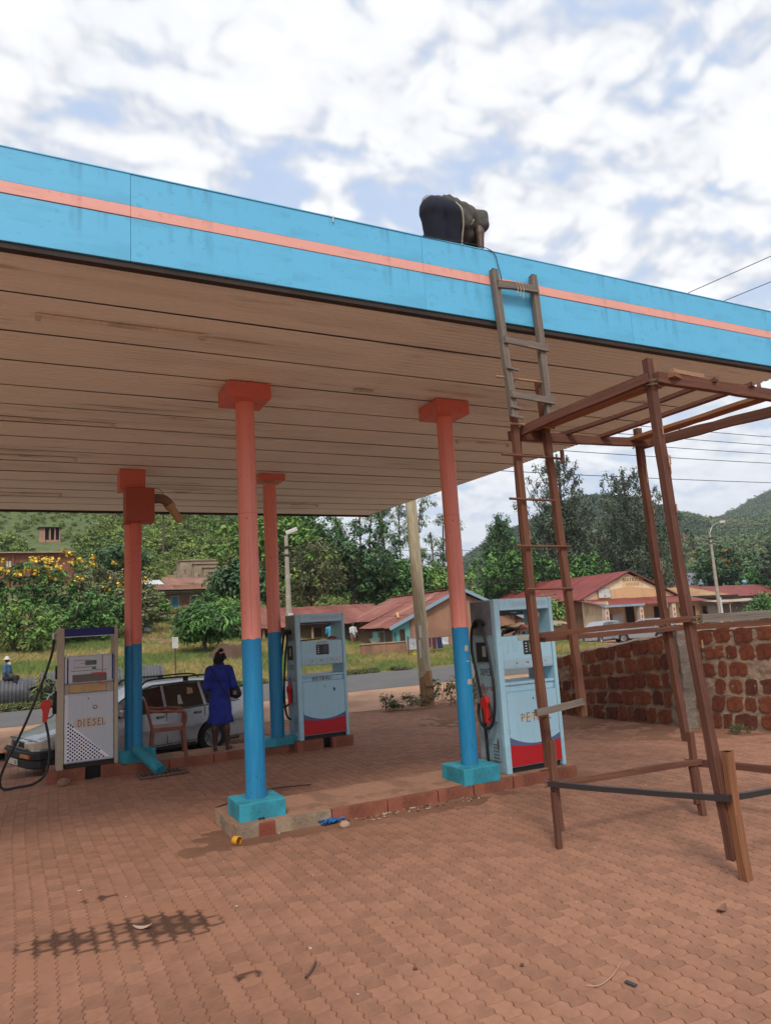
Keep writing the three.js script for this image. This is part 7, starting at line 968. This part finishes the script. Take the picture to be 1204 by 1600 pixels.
// ------------------------------------------------------------------ poles and wires
{
  const wp = thing('wooden_pole', 'weathered wooden power pole standing in the dirt beyond the forecourt', 'power pole'); const pm = M([0.50, 0.44, 0.30], { map: 'wood', bump: 'bumpRough', bs: 0.006, roughness: 0.95 });
  obj('pole', orient(cyl(0.150, 0.105, 8.2, 16), V(7.855, -0.05, -14.1), V(7.69, 8.15, -14.1)), pm, wp); obj('stained_foot', orient(cyl(0.155, 0.146, 0.8, 16, true), V(7.856, -0.04, -14.1), V(7.84, 0.76, -14.1)), M([0.36, 0.21, 0.10], { map: 'wood', roughness: 1 }), wp); obj('crossarm', beam([6.9, 7.9, -14.0], [8.5, 7.9, -14.0], 0.1, 0.1), pm, wp);
  obj('notice', [span(7.66, 7.70, 1.05, 1.45, -13.985, -13.96), span(7.68, 7.74, 1.48, 1.75, -13.98, -13.955)], M([0.5, 0.48, 0.47], { roughness: 0.9 }), wp); obj('cleat', span(7.75, 7.95, 0.40, 0.44, -13.95, -13.93), HM.wood, wp);
  const lm = M([0.46, 0.41, 0.33], { map: 'grime', roughness: 0.9 });
  function lamp(pos, h, arm, label) { const t = thing('street_lamp', label, 'street lamp', pos); obj('post', cyl(0.16, 0.085, h, 14).translate(0, h / 2, 0), lm, t); const a = V(...arm); obj('arm', tube([[0, h - 0.15, 0], [arm[0] * 0.25, h + arm[1] * 0.6, 0], [arm[0] * 0.7, h + arm[1], 0]], 0.03, 14, 7), CM.rim, t); obj('lamp_head', orient(new RoundedBoxGeometry(0.20, 0.60, 0.10, 2, 0.045), V(arm[0] * 0.6, h + arm[1] - 0.02, 0), V(arm[0] * 1.1, h + arm[1] + 0.04, 0)), M([0.55, 0.52, 0.47], { roughness: 0.4 }), t); obj('clamp', [lathe([[0.11, h - 0.6], [0.135, h - 0.6], [0.135, h - 0.5], [0.11, h - 0.5]], 14), lathe([[0.11, h - 0.95], [0.135, h - 0.95], [0.135, h - 0.88], [0.11, h - 0.88]], 14)], HM.dark, t); obj('poster', span(-0.10, 0.12, 1.0, 2.4, 0.18, 0.19), HM.white, t); return t; }
  lamp([10.52, 0.2, -31.2], 5.95, [0.32, 0.20, 0], 'concrete street lamp rising behind the middle petrol pump, its head bent to the right');
  lamp([47.1, 0, -38.0], 7.5, [1.9, 0.75, 0], 'concrete street lamp with a long thin arm before the yellow building at right');
  const wm = M([0.03, 0.03, 0.032], { roughness: 0.6 });
  const wire = (label, pts, r) => tag(obj('power_line', tube(pts, r, 40, 5), wm), label, 'power line');
  const sagged = (a, b, s) => [0, 0.25, 0.5, 0.75, 1].map((t) => [mix(a[0], b[0], t), mix(a[1], b[1], t) - s * 4 * t * (1 - t), mix(a[2], b[2], t)]);
  const z0 = -14.1; [[5.42, 5.50, 'lowest of the five long power lines crossing the sky at right'], [6.05, 6.12, 'second power line from below of the five crossing the sky at right'], [6.36, 6.41, 'middle one of the five power lines crossing the sky at right'], [6.66, 6.68, 'second power line from above of the five crossing the sky at right'], [6.93, 6.96, 'uppermost of the five long power lines crossing the sky at right']].forEach(([a, b, l]) => wire(l, sagged([7.74, a - 0.02, z0], [30, b + 0.16, z0], 0.10), 0.010));
  wire('upper of the two service wires rising to the top right corner above the fascia', sagged([7.72, 6.5, -14.05], [20.745, 12.286, -9.469], 0), 0.010); wire('lower of the two service wires rising towards the right edge above the fascia', sagged([7.72, 6.2, -14.05], [21.24, 11.72, -9.93], 0), 0.010);
  wire('thin wire from the left street lamp across the trees', sagged([10.52, 5.55, -31.2], [47.1, 6.8, -38], 0.35), 0.014); wire('second thin wire hanging across the dark trees to the right street lamp', sagged([12, 2.4, -46], [47.1, 6.55, -38], 0.3), 0.012);
}
// ------------------------------------------------------------------ trees, bushes, grass
const barkM = M([0.13, 0.095, 0.07], { map: 'wood', roughness: 1 }), leafM = M([1, 1, 1], { vertexColors: true, roughness: 0.75 });
// leaf clusters: each [x, y, z, radius]; every leaf is a folded blade
function leaves(clusters, per, size, tones, seed, o = {}) {
  const R = rng(seed), n = clusters.length * per, pos = new Float32Array(n * 12 * 3), col = new Float32Array(n * 12 * 3); let q = 0;
  const put = (v, c) => { pos[q] = v.x; pos[q + 1] = v.y; pos[q + 2] = v.z; col[q] = c[0]; col[q + 1] = c[1]; col[q + 2] = c[2]; q += 3; };
  const d = V(0, 0, 0), u = V(0, 0, 0), w = V(0, 0, 0), nn = V(0, 0, 0), P = V(0, 0, 0);
  for (const [cx, cy, cz, cr, ti] of clusters) {
    const base = tones[ti ?? Math.floor(R() * tones.length)], k = 0.75 + 0.5 * R();
    for (let i = 0; i < per; i++) {
      d.set(R() - 0.5, R() - 0.5, R() - 0.5).normalize(); const rr = cr * Math.pow(R(), 0.45);
      P.set(cx + d.x * rr, cy + d.y * rr * (o.flat ?? 0.8), cz + d.z * rr);
      nn.copy(d).multiplyScalar(0.8).add(V(R() - 0.5, R() + (o.up ?? 0.2), R() - 0.5)).normalize();
      u.set(R() - 0.5, (R() - 0.5) - (o.droop ?? 0.3), R() - 0.5).cross(nn).cross(nn).normalize(); w.crossVectors(nn, u);
      const L = size * (0.6 + 0.8 * R()), b = L * (o.wide ?? 0.42), f = k * (0.75 + 0.5 * R()), c = [base[0] * f, base[1] * f, base[2] * f];
      const A = P.clone().addScaledVector(u, -L / 2), B = P.clone().addScaledVector(u, L / 2).addScaledVector(nn, -L * 0.14), m0 = P.clone().addScaledVector(w, b / 2).addScaledVector(nn, -L * 0.06), m1 = P.clone().addScaledVector(w, -b / 2).addScaledVector(nn, -L * 0.06);
      put(A, c); put(m0, c); put(B, c); put(A, c); put(B, c); put(m1, c);
    }
  }
  const g = new THREE.BufferGeometry(); g.setAttribute('position', new THREE.BufferAttribute(pos.slice(0, q), 3)); g.setAttribute('color', new THREE.BufferAttribute(col.slice(0, q), 3)); g.computeVertexNormals(); return g;
}
function lobe(R, cx, cy, cz, rx, ry, rz, n, cr, ti) { const o = []; for (let i = 0; i < n; i++) { const a = R() * 6.283, c = R() * 2 - 1, s = Math.sqrt(1 - c * c), k = 0.55 + 0.48 * Math.pow(R(), 0.5); o.push([cx + Math.cos(a) * s * rx * k, cy + c * ry * k, cz + Math.sin(a) * s * rz * k, cr * (0.7 + 0.6 * R()), ti]); } return o; }
function limbs(R, h, r, fork, spread, n, top) { const g = [orient(cyl(r, r * 0.7, fork, 9), V(0, 0, 0), V(0.05 * h * (R() - 0.5), fork, 0))]; for (let i = 0; i < n; i++) { const a = i / n * 6.283 + R(), s = spread * (0.5 + 0.5 * R()), y = top * (0.75 + 0.25 * R()); g.push(fin(new THREE.TubeGeometry(new THREE.CatmullRomCurve3([V(0, fork * 0.9, 0), V(Math.cos(a) * s * 0.35, mix(fork, y, 0.5), Math.sin(a) * s * 0.35), V(Math.cos(a) * s, y, Math.sin(a) * s)]), 8, r * 0.34, 6))); } return g; }
const tones = { mango: [[0.074, 0.179, 0.038], [0.116, 0.243, 0.052], [0.047, 0.116, 0.029]], dark: [[0.044, 0.103, 0.039], [0.064, 0.135, 0.049], [0.086, 0.159, 0.055]], olive: [[0.142, 0.160, 0.060], [0.104, 0.133, 0.049], [0.179, 0.179, 0.085]], bright: [[0.142, 0.255, 0.046], [0.104, 0.217, 0.042], [0.189, 0.282, 0.066]], grey: [[0.067, 0.097, 0.055], [0.095, 0.127, 0.074], [0.047, 0.067, 0.038]], euc: [[0.111, 0.185, 0.078], [0.147, 0.221, 0.098], [0.073, 0.135, 0.060]], flower: [[0.72, 0.50, 0.05], [0.66, 0.40, 0.03]] };
function treeThing(name, label, cat, pos, turn, trunkG, crownG, extra) { const t = thing(name, label, cat, [pos[0], land(pos[0], pos[1]) - 0.05, pos[1]], turn); obj('trunk', trunkG, barkM, t); obj('crown', crownG, leafM, t); if (extra) obj(extra[0], extra[1], leafM, t); return t; }
// prototypes, about 1 unit = 1 m
function roundTree(seed, h, w, tone, per = 26, leaf = 0.34, wide = 0.45) { const R = rng(seed), cl = []; for (let i = 0; i < 7; i++) { const a = R() * 6.283, s = w * 0.26 * R(); cl.push(...lobe(R, Math.cos(a) * s * 1.2, h * (0.50 + 0.24 * R()), Math.sin(a) * s * 1.2, w * (0.24 + 0.12 * R()), h * (0.20 + 0.08 * R()), w * (0.24 + 0.12 * R()), 24, 0.55)); } return [limbs(R, h, 0.022 * h + 0.05, h * 0.3, w * 0.3, 6, h * 0.75), leaves(cl, per, leaf, tones[tone], seed + 1, { wide, droop: 0.5 })]; }
function looseTree(seed, h, w, tone) {             // open crown on rising limbs, upright tufts at the tips
  const R = rng(seed), cl = [], g = [orient(cyl(0.018 * h, 0.006 * h, h * 0.95, 9), V(0, 0, 0), V(0.2, h * 0.95, 0))];
  for (let i = 0; i < 58; i++) {
    const f = 0.16 + 0.80 * i / 58, y = h * f, a = i * 2.4 + R(), s = w * 0.5 * Math.pow(1 - f, 0.7) * (0.6 + 0.6 * R()) + 0.2, rise = s * (0.30 + 0.45 * R()) + 0.5 * f;
    g.push(fin(new THREE.TubeGeometry(new THREE.CatmullRomCurve3([V(0.2 * f, y - rise * 0.4, 0), V(Math.cos(a) * s * 0.6, y, Math.sin(a) * s * 0.6), V(Math.cos(a) * s, y + rise, Math.sin(a) * s)]), 5, 0.035, 5)));
    const n = f > 0.6 ? 4 : 6; for (let k = 0; k < n; k++) { const t = 0.45 + 0.6 * (k / (n - 1)), tw = 0.55 * (1 - f) + 0.15; cl.push([Math.cos(a) * s * t + (R() - 0.5) * tw * 2, y + rise * (t * t) * 0.95 + (R() - 0.3) * 0.35, Math.sin(a) * s * t + (R() - 0.5) * tw * 2, 0.30 + 0.18 * R()]); }
    if (f < 0.72) for (let k = 0; k < 9; k++) { const t = R() * 0.8; cl.push([Math.cos(a + R()) * s * t, y + (R() - 0.5) * 1.2, Math.sin(a + R()) * s * t, 0.50 + 0.25 * R()]); }
  }
  cl.push([0.2, h, 0, 0.3], [0.2, h * 0.97, 0.1, 0.3], [0.15, h * 1.03, 0, 0.2], [0.25, h * 0.94, 0, 0.35]); return [g, leaves(cl, 52, 0.26, tones[tone], seed + 2, { wide: 0.40, up: 0.3, flat: 1.5, droop: -0.6 })];
}
function gumTree(seed, h, w) {
  const R = rng(seed), cl = [], g = []; for (let s = 0; s < 4; s++) { const a = s * 1.6 + R(), lx = Math.cos(a) * w * 0.22, lz = Math.sin(a) * w * 0.22; g.push(fin(new THREE.TubeGeometry(new THREE.CatmullRomCurve3([V(lx * 0.1, 0, lz * 0.1), V(lx * 0.7, h * 0.45, lz * 0.7), V(lx * 1.3, h * 0.92, lz * 1.3)]), 10, 0.07, 6))); for (let k = 0; k < 13; k++) { const f = 0.42 + 0.58 * R(), b = R() * 6.283, rr = w * 0.26 * (1.15 - f) * 2 * R(); const x = lx * (0.4 + f) + Math.cos(b) * rr, z = lz * (0.4 + f) + Math.sin(b) * rr; g.push(rod([lx * (0.3 + f), h * (f - 0.08), lz * (0.3 + f)], [x, h * f, z], 0.02, 4)); cl.push([x, h * f, z, 0.55 + 0.35 * R()], [x + (R() - 0.5), h * f + (R() - 0.5) * 0.8, z + (R() - 0.5), 0.4]); } }
  return [g, leaves(cl, 46, 0.30, tones.euc, seed + 3, { wide: 0.26, droop: 0.9 })];
}
function bushGeo(seed, h, w, tone, leaf = 0.22, per = 26) { const R = rng(seed), cl = []; for (let i = 0; i < 5; i++) { const a = R() * 6.283, s = w * 0.25 * R(); cl.push(...lobe(R, Math.cos(a) * s, h * (0.35 + 0.25 * R()), Math.sin(a) * s, w * 0.32, h * 0.36, w * 0.32, 16, 0.38)); } const g = []; for (let k = 0; k < 6; k++) { const a = k * 1.05; g.push(rod([0, 0, 0], [Math.cos(a) * w * 0.3, h * 0.7, Math.sin(a) * w * 0.3], 0.035, 5)); } return [g, leaves(cl, per, leaf, tones[tone], seed + 5, { wide: 0.42 })]; }
{
  const pine = looseTree(11, 16.2, 11.5, 'grey'), pine2 = looseTree(19, 15.0, 15.5, 'grey');
  treeThing('loose_tree', 'tallest grey green tree with tufted open branches, left of the shop gable', 'tree', [44.2, -51.5], 0, ...pine);
  treeThing('loose_tree', 'broad dark grey green tree with tufted branches behind the cream shop gable', 'tree', [52.6, -51.5], 1.2, ...pine2);
  treeThing('loose_tree', 'smaller tufted tree just left of the tallest tree, at the canopy corner', 'tree', [41.5, -57.5], 2.2, ...looseTree(29, 11.5, 6.5, 'dark'));
  treeThing('round_tree', 'large round green tree rising behind the right petrol pump', 'tree', [37.6, -51.5], 0, ...roundTree(41, 8.6, 9.5, 'mango', 44));
  treeThing('round_tree', 'dense green tree between the large round tree and the tall tufted tree', 'tree', [44.0, -48.6], 0, ...roundTree(43, 7.2, 7.5, 'mango', 36));
  treeThing('round_tree', 'dark green tree low behind the shop roof, under the broad tufted tree', 'tree', [52.5, -57], 0, ...roundTree(47, 8.0, 9.0, 'dark', 34));
  treeThing('gum_tree', 'tall feathery gum tree over the red roofs, the left one of three', 'tree', [24.3, -53.5], 0, ...gumTree(51, 11.6, 8.5));
  treeThing('gum_tree', 'tall feathery gum tree over the red roofs, the middle one of three', 'tree', [28.6, -55.0], 1.0, ...gumTree(53, 12.6, 8.5));
  treeThing('gum_tree', 'tall feathery gum tree beside the wooden pole, the right one of three', 'tree', [32.0, -54.0], 2.0, ...gumTree(57, 10.6, 7.0));
  treeThing('round_tree', 'bright green mango tree behind the long low house', 'tree', [15.2, -49.5], 0, ...roundTree(61, 8.4, 8.5, 'bright', 40, 0.36));
  treeThing('round_tree', 'olive grey tree drooping over the roof of the long low house', 'tree', [17.6, -47.6], 0, ...roundTree(63, 6.4, 6.0, 'olive', 44, 0.30, 0.3));
  treeThing('round_tree', 'dark tree in the gap between the olive tree and the brown house roof', 'tree', [21.4, -48.6], 0, ...roundTree(67, 8.2, 6.5, 'dark', 40));
  treeThing('round_tree', 'yellow green tree just left of the wooden pole above the brown house', 'tree', [24.8, -48.0], 0, ...roundTree(69, 6.6, 6.0, 'mango', 40));
  treeThing('round_tree', 'leafy tree with pale tips right of the wooden pole', 'tree', [28.6, -48.5], 0, ...roundTree(71, 6.7, 6.2, 'bright', 40, 0.3));
  treeThing('round_tree', 'tall dark crown behind the mango tree and the rocky hill foot', 'tree', [20.5, -56], 0, ...roundTree(73, 10.2, 9, 'mango', 40));
  treeThing('round_tree', 'dark leafy tree directly right of the rear slim column', 'tree', [12.2, -47], 0, ...roundTree(75, 4.4, 5, 'dark', 36));
  treeThing('mango_tree', 'young mango tree with drooping leaves behind the woman in blue', 'tree', [7.3, -33.8], 0, ...roundTree(77, 2.35, 3.7, 'mango', 46, 0.27, 0.28));
  treeThing('mango_tree', 'green leafy tree left of the near column, beside the hillside house', 'tree', [9.8, -40.5], 0, ...roundTree(79, 2.3, 3.0, 'bright', 40, 0.24, 0.35));
  treeThing('dark_tree', 'dark spreading tree behind the red hopper box on the slope', 'tree', [7.2, -66], 0, ...roundTree(81, 4.8, 6.0, 'dark', 40, 0.3));
  { const R = rng(83), t = treeThing('slender_tree', 'slender tree with a bare pale trunk and flat dark crown on the hillside', 'tree', [14.4, -89], 0, [orient(cyl(0.16, 0.09, 6.6, 8), V(0, 0, 0), V(0.1, 6.6, 0))], leaves([...lobe(R, 0.1, 6.5, 0, 2.2, 0.6, 2.0, 26, 0.5), ...lobe(R, -0.8, 5.8, 0, 1.0, 0.4, 1.0, 8, 0.4)], 30, 0.3, tones.dark, 85)); }
  treeThing('small_tree', 'small bright leafy tree growing at the left corner of the cream shop', 'tree', [30.9, -38.2], 0, ...roundTree(87, 3.4, 2.6, 'bright', 34, 0.22));
  treeThing('round_tree', 'orange flowered dark tree far behind the right street lamp', 'tree', [74.5, -60], 0, ...roundTree(89, 9.8, 10, 'dark', 40, 0.42), ['blossom', leaves(lobe(rng(90), 0, 6.2, 0, 4.4, 2.6, 4.4, 26, 0.3), 10, 0.36, [[0.32, 0.12, 0.02]], 91)]);
  treeThing('round_tree', 'dark tree closing the view at the right edge above the red roof', 'tree', [69.5, -47.5], 0, ...roundTree(93, 9.4, 7.5, 'grey', 40, 0.36));
  treeThing('round_tree', 'olive tree between the shop roof and the slate blue roof', 'tree', [66, -62], 0, ...roundTree(95, 8.2, 9, 'olive', 38, 0.36));
  treeThing('round_tree', 'green tree behind the streaked red roof at right', 'tree', [73, -52.5], 0, ...roundTree(97, 6.2, 7, 'mango', 38, 0.34));
  treeThing('small_tree', 'bushy green shrub beyond the stone wall at the right edge', 'shrub', [50.6, -36.8], 0, ...roundTree(99, 2.6, 2.6, 'mango', 30, 0.2));
  // the flowering shrubs at the left
  const sh = [[-3.4, -49.5, 4.7, 4.2, 'yellow flowering shrub at the left edge of the picture'], [-0.6, -50, 4.9, 4.4, 'yellow flowering shrub, second from the left edge, before the brick house'], [1.9, -51, 4.9, 4.4, 'yellow flowering shrub in the middle of the flowering row, under the brick house end'], [4.0, -50, 4.2, 4.0, 'sparsely flowered tall shrub left of the downpipe column'], [5.4, -47, 3.9, 3.4, 'tall leafy shrub with few flowers touching the downpipe column']];
  sh.forEach(([x, z, h, w, l], i) => { const b = bushGeo(120 + i * 3, h, w, i < 3 ? 'mango' : 'olive', 0.25, 40), R = rng(140 + i); const fl = []; for (let k = 0; k < (i < 3 ? 19 : 6); k++) { const a = R() * 6.283, s = w * 0.42 * Math.sqrt(R()); fl.push([Math.cos(a) * s, h * (0.72 + 0.30 * R()) - s * 0.35, Math.sin(a) * s, 0.26 + 0.12 * R()]); } const t = treeThing('flowering_shrub', l, 'shrub', [x, z], 0, ...b, ['blossom', leaves(fl, 16, 0.20, tones.flower, 150 + i, { wide: 0.8 })]); });
  const bs = [[-0.5, -39.5, 3.0, 4.0, 'bright', 'large light green bush at the left edge above the culvert pipes'], [1.8, -42, 2.9, 4.0, 'mango', 'dense green bush behind the navy header of the diesel pump'], [3.9, -42.5, 3.1, 4.2, 'mango', 'leafy bush between the diesel pump and the downpipe column'], [5.6, -43.5, 3.2, 2.8, 'olive', 'small olive bush right of the downpipe column'], [10.6, -47.5, 2.4, 3.4, 'mango', 'bush left of the near column under the stepped house'], [12.9, -51, 3.6, 3.8, 'olive', 'dry brownish bush right of the stepped house'], [7.2, -48.5, 2.4, 2.4, 'bright', 'small bright bush beside the terrace wall']];
  bs.forEach(([x, z, h, w, tone, l], i) => treeThing('green_bush', l, 'bush', [x, z], i, ...bushGeo(170 + i * 3, h, w, tone, 0.24, 44)));
  // a heap of soil and two stumps of bank by the mango tree
  const mg = new THREE.SphereGeometry(1, 36, 14, 0, 6.2832, 0, 1.5708), mp = mg.attributes.position; for (let i = 0; i < mp.count; i++) { const f = 0.8 + 0.4 * fbm(mp.getX(i) * 3 + 5, mp.getZ(i) * 3 + mp.getY(i) * 2, 4, 9); mp.setXYZ(i, mp.getX(i) * 1.7 * f, Math.pow(Math.max(0, mp.getY(i)), 1.5) * 1.25 * f, mp.getZ(i) * 1.3 * f); } mg.computeVertexNormals();
  const heap = tag(obj('soil_heap', fin(mg).translate(8.3, 0.15, -32.2), M([0.125, 0.072, 0.048], { map: 'soil', bump: 'bumpRough', bs: 0.05, roughness: 1 })), 'brown heap of dug soil behind the woman in blue', 'soil heap'); 
  // weeds round the wooden pole, one clump per side
  const weed = (seed) => leaves((() => { const R = rng(seed), c = []; for (let k = 0; k < 22; k++) c.push([(R() - 0.5) * 1.0, 0.10 + 0.22 * R(), (R() - 0.5) * 0.6, 0.13]); return c; })(), 26, 0.085, [[0.075, 0.10, 0.03], [0.11, 0.11, 0.045], [0.14, 0.12, 0.06]], seed + 1, { wide: 0.4 });
  const w1 = thing('weed_clump', 'low clump of weeds at the left foot of the wooden pole', 'weeds', [7.25, 0, -13.9]); obj('leaves', weed(301), leafM, w1); const w2 = thing('weed_clump', 'taller clump of weeds at the right foot of the wooden pole', 'weeds', [8.55, 0, -13.7]); obj('leaves', weed(305), leafM, w2).scale.set(1.1, 1.7, 1); const w3 = thing('weed_clump', 'small tuft of weeds at the foot of the right wall length', 'weeds', [8.98, 0, -7.2]); obj('leaves', weed(309), leafM, w3).scale.set(0.3, 0.35, 0.4);
  const pg = thing('leafy_plant', 'pale leafy plant growing in front of the longest culvert pipe', 'plant', [0.45, 0, -24.75]); obj('leaves', leaves([[0, 0.75, 0, 0.28], [0.25, 0.6, 0, 0.22], [-0.2, 0.5, 0, 0.25], [0.05, 0.3, 0.05, 0.22], [0.8, 0.45, 0, 0.2]], 40, 0.26, [[0.14, 0.16, 0.06], [0.10, 0.12, 0.04]], 311, { wide: 0.3 }), leafM, pg); obj('stem', [rod([0, 0, 0], [0, 0.7, 0], 0.02, 5), rod([0.1, 0, 0], [0.8, 0.4, 0], 0.015, 5)], barkM, pg);
}
// ------------------------------------------------------------------ what nobody could count
function scatter(name, label, cat, geo, mat, list) { const im = new THREE.InstancedMesh(geo, mat, list.length), o = new THREE.Object3D(), c = new THREE.Color(); im.name = numbered(name); im.castShadow = im.receiveShadow = true; list.forEach((s, i) => { o.position.set(s[0], s[1], s[2]); o.rotation.set(0, s[3], 0); o.scale.set(s[4], s[5] ?? s[4], s[4]); o.updateMatrix(); im.setMatrixAt(i, o.matrix); im.setColorAt(i, c.setRGB(...(s[6] || [1, 1, 1]))); }); scene.add(im); stuff(im, label, cat); return im; }
{
  const blob = (seed, n, leaf, per = 12) => { const R = rng(seed), c = lobe(R, 0, 0.42, 0, 0.46, 0.42, 0.46, n, 0.16); c.push(...lobe(R, 0.1, 0.6, 0.05, 0.3, 0.3, 0.3, n >> 1, 0.14)); return leaves(c, per, leaf, [[0.9, 0.9, 0.9], [1.1, 1.1, 1.0], [0.7, 0.75, 0.7]], seed + 1, { wide: 0.5 }); };
  const R = rng(900), houses = [[9.9, -58.5, 5], [15.8, -71, 5], [-1.5, -72.5, 6.5], [2.2, -103, 3.2]];
  const lists = [[], [], []];
  for (let k = 0; k < 19000; k++) {
    const r = 56 + 190 * Math.pow(R(), 0.8), az = (-14 + 50 * R()) * Math.PI / 180, x = Math.sin(az) * r, z = -Math.cos(az) * r;
    if (houses.some(([hx, hz, hr]) => Math.hypot(x - hx, z - hz) < hr || (Math.abs(x - hx) < hr * 0.9 && z > hz && z < hz + 14 && r > 60))) continue;
    const meadow = fbm(x * 0.035 + 4, z * 0.05, 3, 901); const open = r < 125 && meadow > 0.56; if (open && R() > 0.6) continue; if (r < 66 && R() > 0.4) continue;
    const rock = smooth(16, 22, az * 180 / Math.PI) * smooth(150, 190, r) ; if (rock > 0.2 && fbm(x * 0.05, z * 0.05, 3, 903) > 0.42 && R() < rock) continue;
    const s = (1.0 + 1.8 * R() * R()) * (r < 90 ? 0.7 : 1.0) * (open ? 0.42 : 1), n = fbm(x * 0.03, z * 0.03, 3, 907), w = R(), c = n > 0.54 ? [0.21, 0.265, 0.065] : w > 0.8 ? [0.11, 0.165, 0.045] : [0.175, 0.25, 0.055], f = 0.75 + 0.5 * R();
    lists[k % 3].push([x, land(x, z) - 0.1, z, R() * 6.28, s, s * (0.7 + 0.5 * R()), c.map((v) => v * f)]);
  }
  lists.forEach((l, i) => scatter('hillside_scrub', 'green scrub covering the hillside on the left', 'scrub', blob(910 + i, 20, 0.16), leafM, l));
  const far = [[], [], []];
  for (let k = 0; k < 40000; k++) {
    const r = 78 + 900 * Math.pow(R(), 0.9), az = (24 + 46 * R()) * Math.PI / 180, x = Math.sin(az) * r, z = -Math.cos(az) * r; if (r < 110 && az < 0.72 && R() > 0.35) continue; if (x > 84 && x < 118 && z > -90 && z < -66) continue;
    const s = (r < 200 ? 3.8 : 4.6) * (0.6 + 0.7 * R()) * (1 + r / 1100), n = fbm(x * 0.012, z * 0.012, 4, 917), f = (0.86 + 0.28 * R()), c = n > 0.55 ? [0.145, 0.18, 0.06] : n > 0.45 ? [0.115, 0.17, 0.05] : [0.075, 0.125, 0.04];
    far[k % 3].push([x, land(x, z) - 0.3, z, R() * 6.28, s, s * (0.65 + 0.3 * R()), c.map((v) => v * f)]);
  }
  far.forEach((l, i) => scatter('hill_forest', 'wooded hills in the distance on the right', 'forest', blob(930 + i, 15, 0.17, 10), leafM, l));
  // rocks on the hill crest
  // grass on the bank beyond the road
  const blades = (seed, n, h) => { const Q = rng(seed), p = [], c = []; for (let k = 0; k < n; k++) { const a = Q() * 6.28, x = (Q() - 0.5) * 0.26, z = (Q() - 0.5) * 0.26, b = 0.010 + 0.008 * Q(), hh = h * (0.5 + Q()), lx = (Q() - 0.5) * hh, lz = (Q() - 0.5) * hh, f = 0.7 + 0.6 * Q(); p.push(x - Math.cos(a) * b, 0, z - Math.sin(a) * b, x + Math.cos(a) * b, 0, z + Math.sin(a) * b, x + lx, hh, z + lz); for (let j = 0; j < 3; j++) c.push(f * (j === 2 ? 1.25 : 1), f * (j === 2 ? 1.15 : 1), f); } const g = new THREE.BufferGeometry(); g.setAttribute('position', new THREE.Float32BufferAttribute(p, 3)); g.setAttribute('color', new THREE.Float32BufferAttribute(c, 3)); g.computeVertexNormals(); return g; };
  const gl = [], tall = [];
  for (let k = 0; k < 70000; k++) { const z0 = -40 * Math.pow(R(), 1.5), x = -8 + R() * (38 - z0 * 1.1), z = roadEdge(x) - 0.2 + z0; const g = lawn(x, z); if (R() > g * 1.1) continue; if ((x > 10.5 && x < 20 && z < -40 && z > -47) || (x > 16.6 && x < 24.5 && z < -33 && z > -41) || (x > 7.3 && x < 12.5 && z < -57)) continue; const n = fbm(x * 0.3, z * 0.3, 3, 941), c = n > 0.52 ? [0.29, 0.25, 0.095] : n > 0.44 ? [0.19, 0.205, 0.065] : [0.135, 0.19, 0.05]; gl.push([x, land(x, z) - 0.01, z, R() * 6.28, 0.8 + 0.9 * R(), 0.6 + 0.9 * R(), c]); }
  scatter('grass', 'grass on the bank beyond the road', 'grass', blades(950, 16, 0.12), M([1, 1, 1], { vertexColors: true, roughness: 0.9 }), gl);
  for (let k = 0; k < 2600; k++) { const x = -9 + R() * 24, z = roadEdge(x) + 0.12 - 0.9 * R() * R(); if (fbm(x * 0.6, 3, 3, 943) < 0.40) continue; tall.push([x, land(x, z), z, R() * 6.28, 0.5 + 0.6 * R(), 0.3 + 0.7 * R(), R() > 0.3 ? [0.09, 0.115, 0.035] : [0.16, 0.14, 0.05]]); }
  scatter('roadside_weeds', 'weeds along the far edge of the road', 'weeds', leaves([[0, 0.1, 0, 0.13], [0.1, 0.16, 0.05, 0.12], [-0.08, 0.08, 0.08, 0.1]], 14, 0.13, [[1, 1, 1], [0.8, 0.85, 0.8]], 951, { wide: 0.35 }), leafM, tall);
}
renderer.render(scene, camera);
